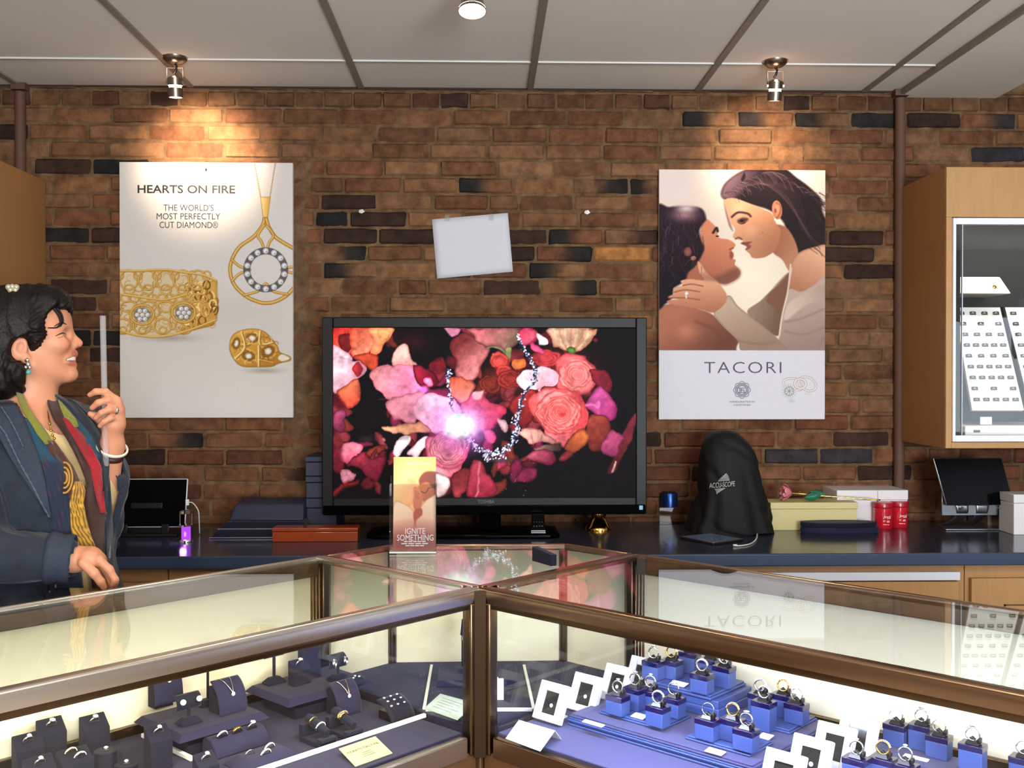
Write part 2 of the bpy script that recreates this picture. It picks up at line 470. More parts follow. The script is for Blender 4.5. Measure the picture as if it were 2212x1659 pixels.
# brick wall: every brick is its own relief on the mortar bed
def make_bricks():
    r = random.Random(3)
    pitch, top = .0616, 2.4965
    special = {}
    def sp(px, py, c, half=None):
        p = at_y(px, py, WY); special.setdefault((round((top - p.z) / pitch - .45)), []).append((p.x, c, half))
    CH, DK, BL, TAN = (36, 34, 33), (58, 40, 33), (50, 46, 50), (158, 108, 62)
    for px, py, c, h in [(1480, 258, CH, 0), (1700, 258, CH, 0), (1820, 258, CH, 0), (1925, 258, CH, None), (990, 405, CH, 0), (1285, 403, CH, 1), (1390, 403, CH, 0),
                      (690, 478, CH, None), (760, 478, DK, None), (800, 512, DK, None), (905, 512, DK, None), (1240, 512, CH, 0), (1170, 512, DK, None), (1380, 515, DK, 1), (740, 547, CH, 1), (1130, 547, DK, None), (1235, 547, CH, 1),
                      (1340, 543, TAN, None), (1880, 500, CH, None), (1815, 500, DK, None), (1870, 545, DK, None), (1890, 580, CH, None), (1830, 580, DK, None), (130, 512, CH, None), (200, 512, DK, None), (800, 580, CH, 0), (1190, 580, CH, 0), (1390, 580, CH, 1),
                      (700, 440, DK, None), (1865, 1003, BL, None), (1960, 1003, DK, None), (2190, 325, BL, None), (60, 290, DK, None), (130, 370, DK, None), (220, 370, CH, None), (425, 940, CH, 1), (1100, 620, DK, None), (1240, 615, CH, 1), (150, 615, DK, None), (225, 615, DK, None), (180, 650, DK, None), (215, 725, CH, None), (160, 725, CH, None),
                      (960, 222, DK, None), (1410, 940, DK, None), (1560, 1040, DK, None), (1700, 222, DK, None), (360, 222, DK, None), (330, 222, DK, None), (1850, 940, DK, None), (1660, 1003, BL, None), (220, 760, DK, None), (300, 975, DK, None), (600, 1040, DK, 1), (2010, 258, DK, None), (2120, 258, BL, 1)]:
        sp(px, py, c, h)
    base = [(172, 122, 82), (166, 116, 78), (178, 130, 90), (162, 108, 74), (154, 102, 70), (172, 126, 88), (182, 134, 94), (150, 102, 72)]
    V, F, C = [], [], []
    xl, xr = -2.3, 2.6
    for k in range(-1, 27):
        z1 = top - pitch * k
        z0 = z1 - pitch + .0062
        if k == -1: z1 = min(z1, CZ)
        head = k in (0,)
        mod = .1045 if head else .2065
        ph = -1.56 if (k % 2) else -1.628
        x = ph - mod * math.ceil((ph - xl) / mod)
        while x < xr:
            w = mod * r.uniform(.97, 1.03)
            if not head and r.random() < .06: w = mod * r.uniform(.5, .62)
            xa, xb = x + .003, x + w - .003
            x += w
            c = np.array(r.choice(base), float) * r.uniform(.86, 1.03) * .73
            if head: c *= .82  # header course darkened: shade under the ceiling put into its colour
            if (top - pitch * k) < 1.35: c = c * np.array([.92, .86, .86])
            half = None; c2 = None
            for (sx, sc, sh) in special.get(k, []):
                if xa - .004 <= sx <= xb + .004:
                    if sh is None: c = np.array(sc, float) * r.uniform(.9, 1.1)
                    else: c2 = np.array(sc, float); half = sh
            d = r.uniform(.004, .011)
            j = lambda: r.uniform(-.0022, .0022)
            # front face as a 5 x 3 patch with soft arrises
            us = [0, .035, .33, .66, .965, 1]; wz = [0, .12, .88, 1]
            tl = r.uniform(-.0015, .0015)
            n0 = len(V)
            jj = [[(j(), j()) for _ in wz] for _ in us]
            for a, u in enumerate(us):
                for b, q in enumerate(wz):
                    edge = (a in (0, 5)) or (b in (0, 3))
                    corner = (a in (0, 5)) and (b in (0, 3))
                    px_, pz_ = xa + (xb - xa) * u + jj[a][b][0] * (1.4 if edge else .3), z0 + (z1 - z0) * q + tl * (u - .5) + jj[a][b][1]
                    if corner: px_ += .004 if a == 0 else -.004
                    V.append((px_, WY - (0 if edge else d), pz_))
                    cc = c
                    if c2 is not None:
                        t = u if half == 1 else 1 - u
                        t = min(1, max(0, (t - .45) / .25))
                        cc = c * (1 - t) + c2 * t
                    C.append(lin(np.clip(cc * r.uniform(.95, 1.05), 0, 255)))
            for a in range(5):
                for b in range(3):
                    F.append((n0 + a * 4 + b, n0 + (a + 1) * 4 + b, n0 + (a + 1) * 4 + b + 1, n0 + a * 4 + b + 1))
    # mortar bed as a fine rough sheet, cracked and rubbly left of the television
    nb = len(V)
    nx, nz = 340, 90
    mc = np.array(lin((112, 88, 63)))
    for i in range(nx + 1):
        for q in range(nz + 1):
            x = X0 + (X1 - X0) * i / nx; z = 2.72 * q / nz
            y = WY - .0015 + r.uniform(-.002, .002)
            kx = -.69
            if abs(x - kx) < .055 + .02 * math.sin(9 * z) and .9 < z < 2.25:
                y = WY - r.uniform(.006, .013)
            V.append((x, y, z)); C.append(mc * r.uniform(.7, 1.15))
    for i in range(nx):
        for q in range(nz):
            a = nb + i * (nz + 1) + q
            F.append((a, a + nz + 1, a + nz + 2, a + 1))
    n1 = len(V)
    # back of the wall
    for p in [(X0, WY + .2, 0), (X1, WY + .2, 0), (X1, WY + .2, 2.72), (X0, WY + .2, 2.72)]:
        V.append(p); C.append(mc)
    F.append((n1 + 3, n1 + 2, n1 + 1, n1))
    me = bpy.data.meshes.new('wall_back'); me.from_pydata(V, [], F); me.update()
    set_paint(me, np.array(C))
    m = painted('brick', 0.9, 0.2, bump=0.8, bscale=70)
    nt = m.node_tree; bs = nt.nodes['Principled BSDF']
    at = [n for n in nt.nodes if n.type == 'ATTRIBUTE'][0]
    tc = [n for n in nt.nodes if n.type == 'TEX_COORD'][0]
    nz_ = nt.nodes.new('ShaderNodeTexNoise'); nz_.inputs['Scale'].default_value = 26; nz_.inputs['Detail'].default_value = 8; nz_.inputs['Roughness'].default_value = .65
    nt.links.new(tc.outputs['Object'], nz_.inputs['Vector'])
    rp = nt.nodes.new('ShaderNodeValToRGB')
    rp.color_ramp.elements[0].position = .32; rp.color_ramp.elements[0].color = (.55, .5, .48, 1)
    rp.color_ramp.elements[1].position = .66; rp.color_ramp.elements[1].color = (1.18, 1.15, 1.12, 1)
    nt.links.new(nz_.outputs['Fac'], rp.inputs[0])
    mx = nt.nodes.new('ShaderNodeMix'); mx.data_type = 'RGBA'; mx.blend_type = 'MULTIPLY'; mx.inputs['Factor'].default_value = 1
    nt.links.new(at.outputs['Color'], mx.inputs['A']); nt.links.new(rp.outputs[0], mx.inputs['B'])
    nt.links.new(mx.outputs['Result'], bs.inputs['Base Color'])
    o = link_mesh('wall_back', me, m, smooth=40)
    o['kind'] = 'structure'
make_bricks()
# painted pipes that climb the brick beside the cabinets
for i, px in enumerate((50, 1939)):
    p = at_y(px, 300, WY)
    structure('trim_%d' % (3 + i), MB().tube([(p.x, WY - .022, 0.95), (p.x, WY - .022, CZ - .03)], .019, 12).cbox((p.x, WY - .022, CZ - .012), (.05, .04, .024)), MT['pipe'], smooth=40)
structure('trim_5', MB().box(X0, 1.52, WY - .012, WY, CZ - .006, CZ), pbr('painted_gap_shade', (46, 34, 28), .8))  # dark strip stands for the shade in the gap under the ceiling

# ------------------------------------------------------------------ ceiling spotlights
MT['bulb'] = emitter('bulb_glow', (255, 226, 180), 30)
MT['bulb_soft'] = emitter('bulb_back_glow', (255, 170, 120), 3)
MT['canopy'] = pbr('brushed_canopy', (150, 136, 122), 0.3, 1.0)
def wall_spot(px, py, label, tilt, target, power):
    p = at_z(px, py, CZ)
    t = thing('ceiling_spotlight', label, 'spotlight', p, 0, 'adjustable spotlights over the posters')
    MB().lathe([(0, 0), (.040, 0), (.038, -.008), (.026, -.018), (.010, -.022), (0, -.022)], 28).build('canopy', MT['canopy'], t, smooth=40)
    MB().tube([(0, 0, -.02), (.006, 0, -.03), (.002, 0, -.045), (-.004, 0, -.055)], .004, 8).build('cable', MT['black_plastic'], t, smooth=60)
    w = .0265
    MB().tube([(-w, 0, -.085), (-w, 0, -.034), (w, 0, -.034), (w, 0, -.085)], .0022, 8).build('yoke', MT['canopy'], t, smooth=50)
    h = MB().lathe([(.012, .020), (.0235, .014), (.0235, -.010)], 28, cap=False)
    h.lathe([(.0235, -.018), (.0235, -.048), (.021, -.048), (.021, -.018)], 28, cap=False)
    h.cbox((-.0265, 0, -.0), (.006, .008, .008)); h.cbox((.0265, 0, 0), (.006, .008, .008))
    R_ = RX(tilt)
    head = h.build('lamp_head', MT['canopy'], t, smooth=40, loc=(0, 0, -.082), rot=(tilt, 0, 0))
    MB().lathe([(.0195, -.019), (.0195, -.009), (.022, -.009)], 24, cap=False).build('lens_ring', MT['bulb'], head, smooth=60)
    MB().lathe([(0, -.046), (.019, -.046), (.019, -.044), (0, -.044)], 24, cap=False).build('bulb', MT['bulb'], head, smooth=60)
    MB().lathe([(0, .019), (.011, .0195)], 16, cap=False).build('lamp_back', MT['bulb_soft'], head)
    q = Vector(p) + Vector((0, 0, -.082)) + (R_ @ Vector((0, 0, -.056)))
    leak = bpy.data.lights.new('lamp_leak', 'POINT'); leak.energy = .06; leak.color = (1, .55, .35); leak.shadow_soft_size = .008
    lo = bpy.data.objects.new('lamp_leak', leak); COL.objects.link(lo); lo.location = Vector(p) + Vector((0, -.016, -.052))
    spot_light('poster_spot', q, target, power, WARM, 84, 1.0, .03)
wall_spot(378, 124, 'left ceiling spotlight above the white poster of gold jewellery', math.radians(8), at_y(440, 330, WY), 62)
wall_spot(1675, 132, 'right ceiling spotlight above the poster of a couple', math.radians(14), at_y(1640, 330, WY), 26)
def front_spot():
    p = at_y(1020, 22, 2.62)
    t = thing('ceiling_spotlight', 'large bright spotlight cut off by the top edge of the picture', 'spotlight', (p.x, p.y, CZ))
    MB().lathe([(0, 0), (.05, 0), (.046, -.02), (0, -.024)], 24).build('canopy', MT['canopy'], t, smooth=40)
    dz = p.z - CZ
    MB().tube([(0, 0, -.01), (0, .0, dz + .08)], .006, 8).build('stem', MT['canopy'], t)
    h = MB().lathe([(.014, .085), (.020, .06), (.030, .02), (.0365, -.004), (.0345, -.004), (.028, .02)], 28, cap=False)
    head = h.build('lamp_head', MT['canopy'], t, smooth=40, loc=(0, 0, dz), rot=(math.radians(-14), 0, 0))
    MB().lathe([(0, -.010), (.02, -.008), (.0345, -.001), (.0345, .004)], 28, cap=False).build('bulb', emitter('flood_glow', (255, 238, 210), 22), head, smooth=60)
    spot_light('flood_light', (p.x, p.y - .01, p.z - .025), (p.x - .1, p.y - .5, 0), 30, (1.0, .80, .56), 110, .7, .03)
front_spot()

# ------------------------------------------------------------------ wall cabinets
def wall_cabinets():
    D = .385; yf = WY - D
    xs = at_y(2040, 700, yf).x
    zb, zt = at_y(2040, 968, yf).z, at_y(2040, 362, yf).z
    x1 = xs + 1.2
    t = thing('display_cabinet', 'oak wall cabinet on the right with a bright framed glass front', 'cabinet', (xs, yf, zb))
    H_, W_ = zt - zb, x1 - xs
    MB().box(0, .018, 0, D - .016, 0, H_).box(W_ - .018, W_, 0, D - .016, 0, H_).box(.018, W_ - .018, .0, D - .016, H_ - .018, H_).box(.018, W_ - .018, 0, D - .016, 0, .018).build('body', MT['oak_dark'], t, bevel=.0015)
    fx, fz0, fz1 = .012, .022, .757
    MB().box(0, W_, -.012, 0, fz1 + .004, H_).box(0, .020, -.012, 0, 0, fz1 + .004).box(.02, W_, -.012, 0, 0, .02).build('face_frame', MT['oak'], t, bevel=.0015)
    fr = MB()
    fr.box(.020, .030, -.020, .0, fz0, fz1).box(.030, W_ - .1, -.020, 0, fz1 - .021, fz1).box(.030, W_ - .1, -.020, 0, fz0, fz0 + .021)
    d = fr.build('door_frame', pbr('glare_white_frame', (236, 240, 250), .3), t, bevel=.002)  # white colour stands for the glare on the lit aluminium frame
    MB().box(.030, .050, -.006, .02, fz0 + .021, fz1 - .021).build('gasket', MT['black_plastic'], d)
    MB().box(.030, W_ - .1, -.012, -.008, fz0 + .021, fz1 - .021).build('door_glass', MT['glass'], d)
    MB().box(.052, .055, -.0135, -.0065, fz0 + .021, fz1 - .021).build('glass_edge', MT['alu'], d)
    MB().box(.03, W_ - .03, D - .05, D - .03, .02, H_ - .02).build('back_panel', pbr('cabinet_back', (14, 15, 18), .6), t)
    MB().box(.10, W_ - .05, .05, .09, H_ - .135, H_ - .12).build('lamp_strip', emitter('cabinet_lamp', (255, 244, 224), 6), t, label='bright lamp strip')
    area_light('cabinet_light', (xs + .55, yf + .07, zb + H_ - .14), (xs + .4, yf + .2, zb), .8, .04, 2.6, (1.0, .94, .82)).rotation_euler = (.25, 0, 0)
    # display furniture in the cabinet
    fl = zb + .018
    def loc(px, py, dy): p = at_y(px, py, yf + dy); return p
    a0 = loc(2062, 634, .16)
    b = thing('necklace_ledge', 'white sloping necklace display at the top inside the right cabinet', 'display', (a0.x, yf + .16, a0.z))
    wv = loc(2185, 634, .16).x - a0.x; hv = loc(2062, 596, .16).z - a0.z
    MB().hexa([(0, 0, 0), (wv, 0, 0), (wv, .19, 0), (0, .19, 0), (.012, .03, hv), (wv - .025, .03, hv), (wv - .025, .19, hv), (.012, .19, hv)]).build('ledge', MT['white_card'], b, bevel=.004)
    pn = thing('pendant_necklace', 'small gold pendant necklace on the white ledge in the right cabinet', 'necklace', (a0.x + .146, yf + .16 + .014, a0.z + hv * .45))
    MB().tube([(-.012, .013, hv * .5), (-.005, .006, hv * .2), (0, .001, .004), (.006, .006, hv * .2), (.012, .013, hv * .5)], .0012, 6).build('chain', MT['gold'], pn)
    MB().ball((0, -.003, -.004), .008, sc=(.9, .4, 1.2)).build('pendant', MT['brass'], pn, smooth=180)
    # sloping boards of ring slots
    q = [loc(2062, 664, .20), loc(2160, 664, .20), loc(2212, 886, .08), loc(2100, 886, .08)]
    def board(q, nm, label, rows):
        o = thing(nm, label, 'ring board', q[3])
        q = [p - q[3] for p in q]
        n = (q[2] - q[3]).cross(q[0] - q[3]).normalized()
        if n.y > 0: n = -n
        k = [p + n * -.012 for p in q]
        MB().hexa([tuple(k[3]), tuple(k[2]), tuple(k[1]), tuple(k[0]), tuple(q[3]), tuple(q[2]), tuple(q[1]), tuple(q[0])]).build('board', MT['white_card'], o)
        for r_, (v, us) in enumerate(rows):
            for u in us:
                c = (q[0] * (1 - u) + q[1] * u) * (1 - v) + (q[3] * (1 - u) + q[2] * u) * v
                ex = (q[1] - q[0]).normalized(); ez = (q[0] - q[3]).normalized()
                mm = Matrix((( ex.x, ez.x, n.x, c.x), (ex.y, ez.y, n.y, c.y), (ex.z, ez.z, n.z, c.z), (0, 0, 0, 1)))
                rg = MB()
                rg.tube([Vector((.009 * math.cos(w), .002, .009 * math.sin(w) * .8)) for w in np.linspace(0, PI, 9)], .0028, 6, m=mm)
                rg.box(-.011, .011, -.006, -.001, 0, .0015, mm)
                rg.build('ring', RB, o, smooth=60)
        return o
    RB = pbr('ring_slot', (120, 116, 118), .25, .8)
    rows = []
    for i in range(9):
        n = (4, 3, 4, 5, 4, 5, 5, 3, 5)[i]
        rows.append((.06 + i * .105, [(.12 + .76 * j / (n - 1)) for j in range(n)]))
    board(q, 'ring_board', 'white board of silver rings, nearest the frame, inside the right cabinet', rows)
    q2 = [loc(2171, 664, .20), loc(2290, 664, .20), loc(2340, 886, .08), loc(2226, 886, .08)]
    board(q2, 'ring_board', 'second white board of rings, cut by the picture edge, inside the right cabinet', rows)
    dv = q[1] - Vector((0, 0, 0))
    bar = thing('board_divider', 'dark strip between the two ring boards in the right cabinet', 'strip', q[2])
    MB().tube([(.012, 0, 0), tuple(q[1] - q[2] + Vector((.010, 0, .0)))], .007, 6).build('bar', MT['black_plastic'], bar)
    cd = loc(2130, 930, .10)
    pc = thing('price_card', 'blank white price card below the ring board in the right cabinet', 'card', (cd.x, yf + .10, fl + .055))
    MB().box(-.020, .020, 0, .003, 0, .026).build('card', MT['white_card'], pc)
    rs = thing('display_riser', 'white riser with a small sticker on the floor of the right cabinet', 'riser', (xs + .085, yf + .03, fl + .02))
    MB().box(0, .95, 0, .28, -.02, .034).build('block', MT['white_card'], rs, bevel=.003)
    MB().box(.028, .05, -.001, 0, .012, .02).build('sticker', MT['ink_soft'], rs)
    # the matching cabinet at the left edge of the picture
    xr = at_y(103, 500, WY).x
    zt2, zb2 = at_y(103, 392, WY).z, zb
    t2 = thing('display_cabinet', 'oak wall cabinet on the left, only its plain side showing', 'cabinet', (xr - .9, yf, zb2))
    MB().box(0, .9, 0, D - .016, 0, zt2 - zb2).build('body', MT['oak_dark'], t2, bevel=.002)
    MB().box(0, .9, -.016, 0, .02, zt2 - zb2 - .02).build('door', MT['oak'], t2, bevel=.002)
wall_cabinets()

# ------------------------------------------------------------------ back counter
CT = .938
def back_counter():
    yf, th = 3.02, .0385
    o = MB().box(X0 + .02, X1 - .02, yf, WY - .004, CT - th, CT).build('worktop', MT['worktop'], bevel=.004)
    o.data.materials.append(MT['worktop_edge']); o.data.polygons[2].material_index = 1
    tag(o, 'long dark navy laminate worktop running along the brick wall', 'worktop')
    fy = yf + .03
    edges = [-2.6, -1.75, -.95, -.15, .62, at_y(2090, 1260, fy).x, 2.25, 3.2]
    ds = ['far left', 'left', 'behind the left showcase', 'middle', 'with a bright strip under the worktop', 'at the right picture edge', 'far right']
    for i in range(len(edges) - 1):
        a, b = edges[i] + .001, edges[i + 1] - .001
        t = thing('base_cabinet', 'oak base cabinet under the navy worktop, ' + ds[i], 'cabinet', (a, fy, 0), 0, 'oak base cabinets under the worktop')
        w = b - a
        MB().box(0, w, .02, .6, .09, CT - th - .002).box(.02, w - .02, .06, .58, 0, .09).build('body', MT['oak'], t, bevel=.002)
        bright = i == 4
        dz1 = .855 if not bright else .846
        m = .012
        d = MB().box(m, w - m - .012, 0, .019, .12, dz1).build('door', MT['oak'], t, bevel=.003)
        fr = .105
        z0, z1, xa, xb = .12 + fr, dz1 - .085, m + fr, w - m - .012 - fr
        MB().hexa([(xa, -.001, z0), (xb, -.001, z0), (xb, .0, z0), (xa, .0, z0), (xa, -.001, z1), (xb, -.001, z1), (xb, 0, z1), (xa, 0, z1)]).hexa([(xa + .012, -.002, z0 + .012), (xb - .012, -.002, z0 + .012), (xb - .012, 0, z0 + .012), (xa + .012, 0, z0 + .012), (xa + .012, -.002, z1 - .012), (xb - .012, -.002, z1 - .012), (xb - .012, 0, z1 - .012), (xa + .012, 0, z1 - .012)]).build('raised_panel', MT['oak'], d, bevel=.0008)
        gr = MB()
        for z in (z0 - .006, z1 + .001): gr.box(xa - .006, xb + .006, -.0007, 0, z, z + .005)
        for x in (xa - .006, xb + .001): gr.box(x, x + .005, -.0007, 0, z0 - .006, z1 + .006)
        gr.build('groove', pbr('groove', (104, 66, 36), .6), d)
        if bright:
            MB().box(m, w - m - .012, -.006, .012, .851, .876).build('pull_strip', pbr('painted_reflection_strip', (226, 232, 248), .35, .15), d, bevel=.001, label='bright pale metal pull strip')  # pale colour imitates the showcase light reflected in the metal
back_counter()
# ------------------------------------------------------------------ the glass showcases
ZT, ZD = 1.04, .745                       # top of the cases, display floor
P0 = at_z(1037, 1268, ZT)
AA, AB = math.radians(-134.11), math.radians(-44.11)
vA = Vector((math.cos(AA), math.sin(AA), 0)); vB = Vector((math.cos(AB), math.sin(AB), 0))
DEP = .534
MT['post'] = pbr('dark_bronze_post', (104, 84, 62), .28, 1.0)
MT['case_wood'] = pbr('case_wood', (88, 60, 34), .5, var=.15, vscale=10, stretch=(1, 1, 8))
MT['rail_warm'] = pbr('brown_reflect_rail', (150, 124, 102), .28, 1.0, var=.06, vscale=5, stretch=(1, 14, 14))  # brown tint puts the warm reflections into the rail colour
def rail_profile(w, h):
    """rounded rail section, local (y into the case, z): front top bull-nose"""
    pts = [(.0045 - .0045 * math.sin(PI * (.12 + .5 * t)) , -h + (h - .007) * t) for t in np.linspace(0, 1, 7)]
    for a in np.linspace(PI * .98, PI / 2, 5): pts.append((.006 + .006 * math.cos(a), -.006 + .006 * math.sin(a)))
    pts += [(w * .6, 0), (w * .64, -.003), (w, -.003), (w, -h)]
    return pts[::-1]
def sweep_x(prof, x0, x1, cut0=0.0, cut1=0.0):
    """extrude a (y,z) profile along x; mitre: x end shifts with y"""
    n = len(prof)
    vs_ = [(x0 + cut0 * y, y, z) for y, z in prof] + [(x1 + cut1 * y, y, z) for y, z in prof]
    fs_ = [tuple(range(n)), tuple(range(2 * n - 1, n - 1, -1))] + [(i, n + i, n + (i + 1) % n, (i + 1) % n) for i in range(n)]
    return MB().add(vs_, fs_)
def straight_case(name, label, rz, flip, L, rail_mat, deckmat, ledcol, ledpow):
    """local x runs along the front away from the corner post (flip: towards -x), y into the case"""
    s = -1 if flip else 1
    t = thing(name, label, 'showcase', (P0.x, P0.y, 0), rz)
    def B(mb, x0, x1, *r):
        return mb.box(min(s * x0, s * x1), max(s * x0, s * x1), *r)
    g = .004
    B(MB(), g, L, .006, DEP - .004, 0, ZD - .04).build('base', MT['case_wood'], t, bevel=.003)
    B(B(MB(), .036, L, 0, .022, ZD - .045, ZD - .006), .036, L, .0, .010, ZD - .006, ZD - .004).build('bottom_rail', rail_mat, t, bevel=.003)
    B(MB(), .03, L - .03, .022, DEP - .03, ZD - .04, ZD).build('deck', deckmat, t, bevel=.002)
    B(MB(), .03, L - .03, DEP - .024, DEP - .018, ZD - .02, ZT - .012).build('back_panel', MT['cream_panel'], t)
    B(MB(), .03, L - .03, DEP - .036, DEP - .012, ZD - .002, ZD + .019).build('door_track', MT['post'], t, bevel=.002)
    B(MB(), .03, L - .03, DEP - .034, DEP - .012, ZT - .04, ZT - .008).build('door_track', MT['post'], t, bevel=.002)
    pr = [(y, z + ZT) for y, z in rail_profile(.030, .031)]
    o = sweep_x(pr, s * .0, s * L, s * 1.0, 0).build('front_rail', rail_mat, t, smooth=38)
    lip = [(y, z + ZT) for y, z in [(.022, -.0315), (.022, -.043), (.006, -.043), (.004, -.040), (.004, -.0315)]]
    sweep_x(lip, s * .0, s * L, s * 1.0, 0).build('rail_lip', MT['post'], t, smooth=38)
    B(MB(), .0, L, DEP - .014, DEP, ZT - .014, ZT + .001).build('back_rail', rail_mat, t, bevel=.004)
    for x0, x1, y0 in ((.0, .012, .012), (.016, .022, .03), (L - .014, L, .012)):
        B(MB(), x0, x1, y0, DEP - .012, ZT - .012, ZT + .002).build('end_rail', rail_mat, t, bevel=.002)
    for (x0, x1, y0, y1) in ((.0, .026, .0, .026), (.0, .020, DEP - .036, DEP), (L - .02, L, .0, .02), (L - .02, L, DEP - .02, DEP)):
        p = B(MB(), x0, x1, y0, y1, ZD - .045, ZT - (.03 if y0 == 0 else .012))
        if y0 > .1 and x0 == 0:
            for q in range(3): B(p, .022 + q * .009, .029 + q * .009, DEP - .032, DEP - .012, ZD, ZT - .02)
        p.build('post', MT['post'], t, bevel=.004)
    B(MB(), .024, L - .016, .010, DEP - .012, ZT - .005, ZT - .001).build('top_glass', MT['glass_top'], t)
    B(MB(), .036, L - .02, .004, .010, ZD - .004, ZT - .04).build('front_glass', MT['glass'], t)
    B(MB(), .008, .013, .036, DEP - .036, ZD - .03, ZT - .012).build('end_glass', MT['glass'], t)
    B(MB(), .08, L - .05, .032, .046, ZT - .040, ZT - .028).build('light_housing', MT['alu'], t, bevel=.002)
    B(MB(), .085, L - .055, .034, .044, ZT - .0415, ZT - .0402).build('light_strip', emitter(name + '_led', ledcol, 2.5), t)
    c = Vector((P0.x, P0.y, 0)); ex = Vector((math.cos(rz), math.sin(rz), 0)) * s; ey = Vector((-math.sin(rz), math.cos(rz), 0))
    for k in range(3):
        u = .08 + (L - .13) * (k + .5) / 3
        q = c + ex * u + ey * .039 + Vector((0, 0, ZT - .043))
        a = area_light('case_light', q, q + ey * .16 + Vector((0, 0, -.30)), .01, (L - .13) / 3, ledpow / 3, [v for v in ledcol_lin(ledcol)])
        v = (ey * .45 + Vector((0, 0, -1))).normalized()
        zax = -v; yax = ex; xax = yax.cross(zax)
        a.rotation_euler = Matrix((xax, yax, zax)).transposed().to_euler()
    return t
def ledcol_lin(c):
    l = lin(c); m = max(l); return tuple(x / m for x in l)
LCASE, RCASE = 1.55, 1.60
case_l = straight_case('glass_showcase', 'left glass showcase with navy suede ring stands inside', AA + PI, True, LCASE, MT['nickel'], MT['navy_suede'], (255, 245, 226), 12)
case_r = straight_case('glass_showcase', 'right glass showcase with bright blue ring boxes inside', AB, False, LCASE + .05, MT['rail_warm'], MT['violet_pad'], (214, 224, 255), 16)

def corner_case():
    """pentagon between the two straight cases: local origin P0, axes -a and -b"""
    t = thing('corner_showcase', 'five-sided corner glass showcase joining the left and right cases', 'showcase', (P0.x, P0.y, 0))
    u, w = -vA, -vB                                  # u points back right, w back left
    D = DEP
    def P(i, j): return u * i + w * j
    cut = .214
    A0, A1, A2, A3, A4 = P(.0, .0), P(D, 0), P(D, cut), P(cut, D), P(0, D)
    ins = lambda k: [P(k, k), P(D - k, k), P(D - k, cut - k * .4), P(cut - k * .4, D - k), P(k, D - k)]
    def pg(k): return [(p.x, p.y) for p in ins(k)]
    MB().prism(pg(.004), 0, ZD - .04).build('base', MT['case_wood'], t, bevel=.002)
    MB().prism(pg(.006), ZD - .04, ZD).build('deck', MT['navy_suede'], t, bevel=.002)
    MB().prism(pg(.018), ZT - .005, ZT - .001).build('top_glass', MT['glass_top'], t)
    pts = ins(.007)
    def bar(mb, p, q, wd, z0, z1):
        d = (q - p).normalized(); n = Vector((-d.y, d.x, 0)) * wd / 2
        return mb.prism([(p + n)[:2], (p - n)[:2], (q - n)[:2], (q + n)[:2]], z0, z1)
    for i in range(5):
        bar(MB(), pts[i], pts[(i + 1) % 5], .013, ZT - .014, ZT + .001).build('top_rail', MT['rail_warm'], t, bevel=.003)
    for i in (1, 2, 3):
        p, q = ins(.016)[i], ins(.016)[(i + 1) % 5]
        bar(MB(), p, q, .006, ZD, ZT - .014).build('back_panel', MT['cream_panel'], t)
    for i in (2, 3):
        p = ins(.020)[i]
        MB().lathe([(.012, ZD), (.012, ZT - .012)], 8, TR(p.x, p.y, 0)).build('post', MT['post'], t, smooth=50)
    q = [(vA + vB) * -.005, vA * .017, (vA + vB) * .0085, vB * .017]
    _cp = MB().prism([(v.x, v.y) for v in q], ZD - .05, ZT - .006).build('corner_post', pbr('dark_post', (66, 50, 36), .3, .9), bevel=.0008, loc=(P0.x, P0.y, 0))
    tag(_cp, 'dark bronze upright post in the corner where the showcases meet', 'post')
    return t
corner_case()
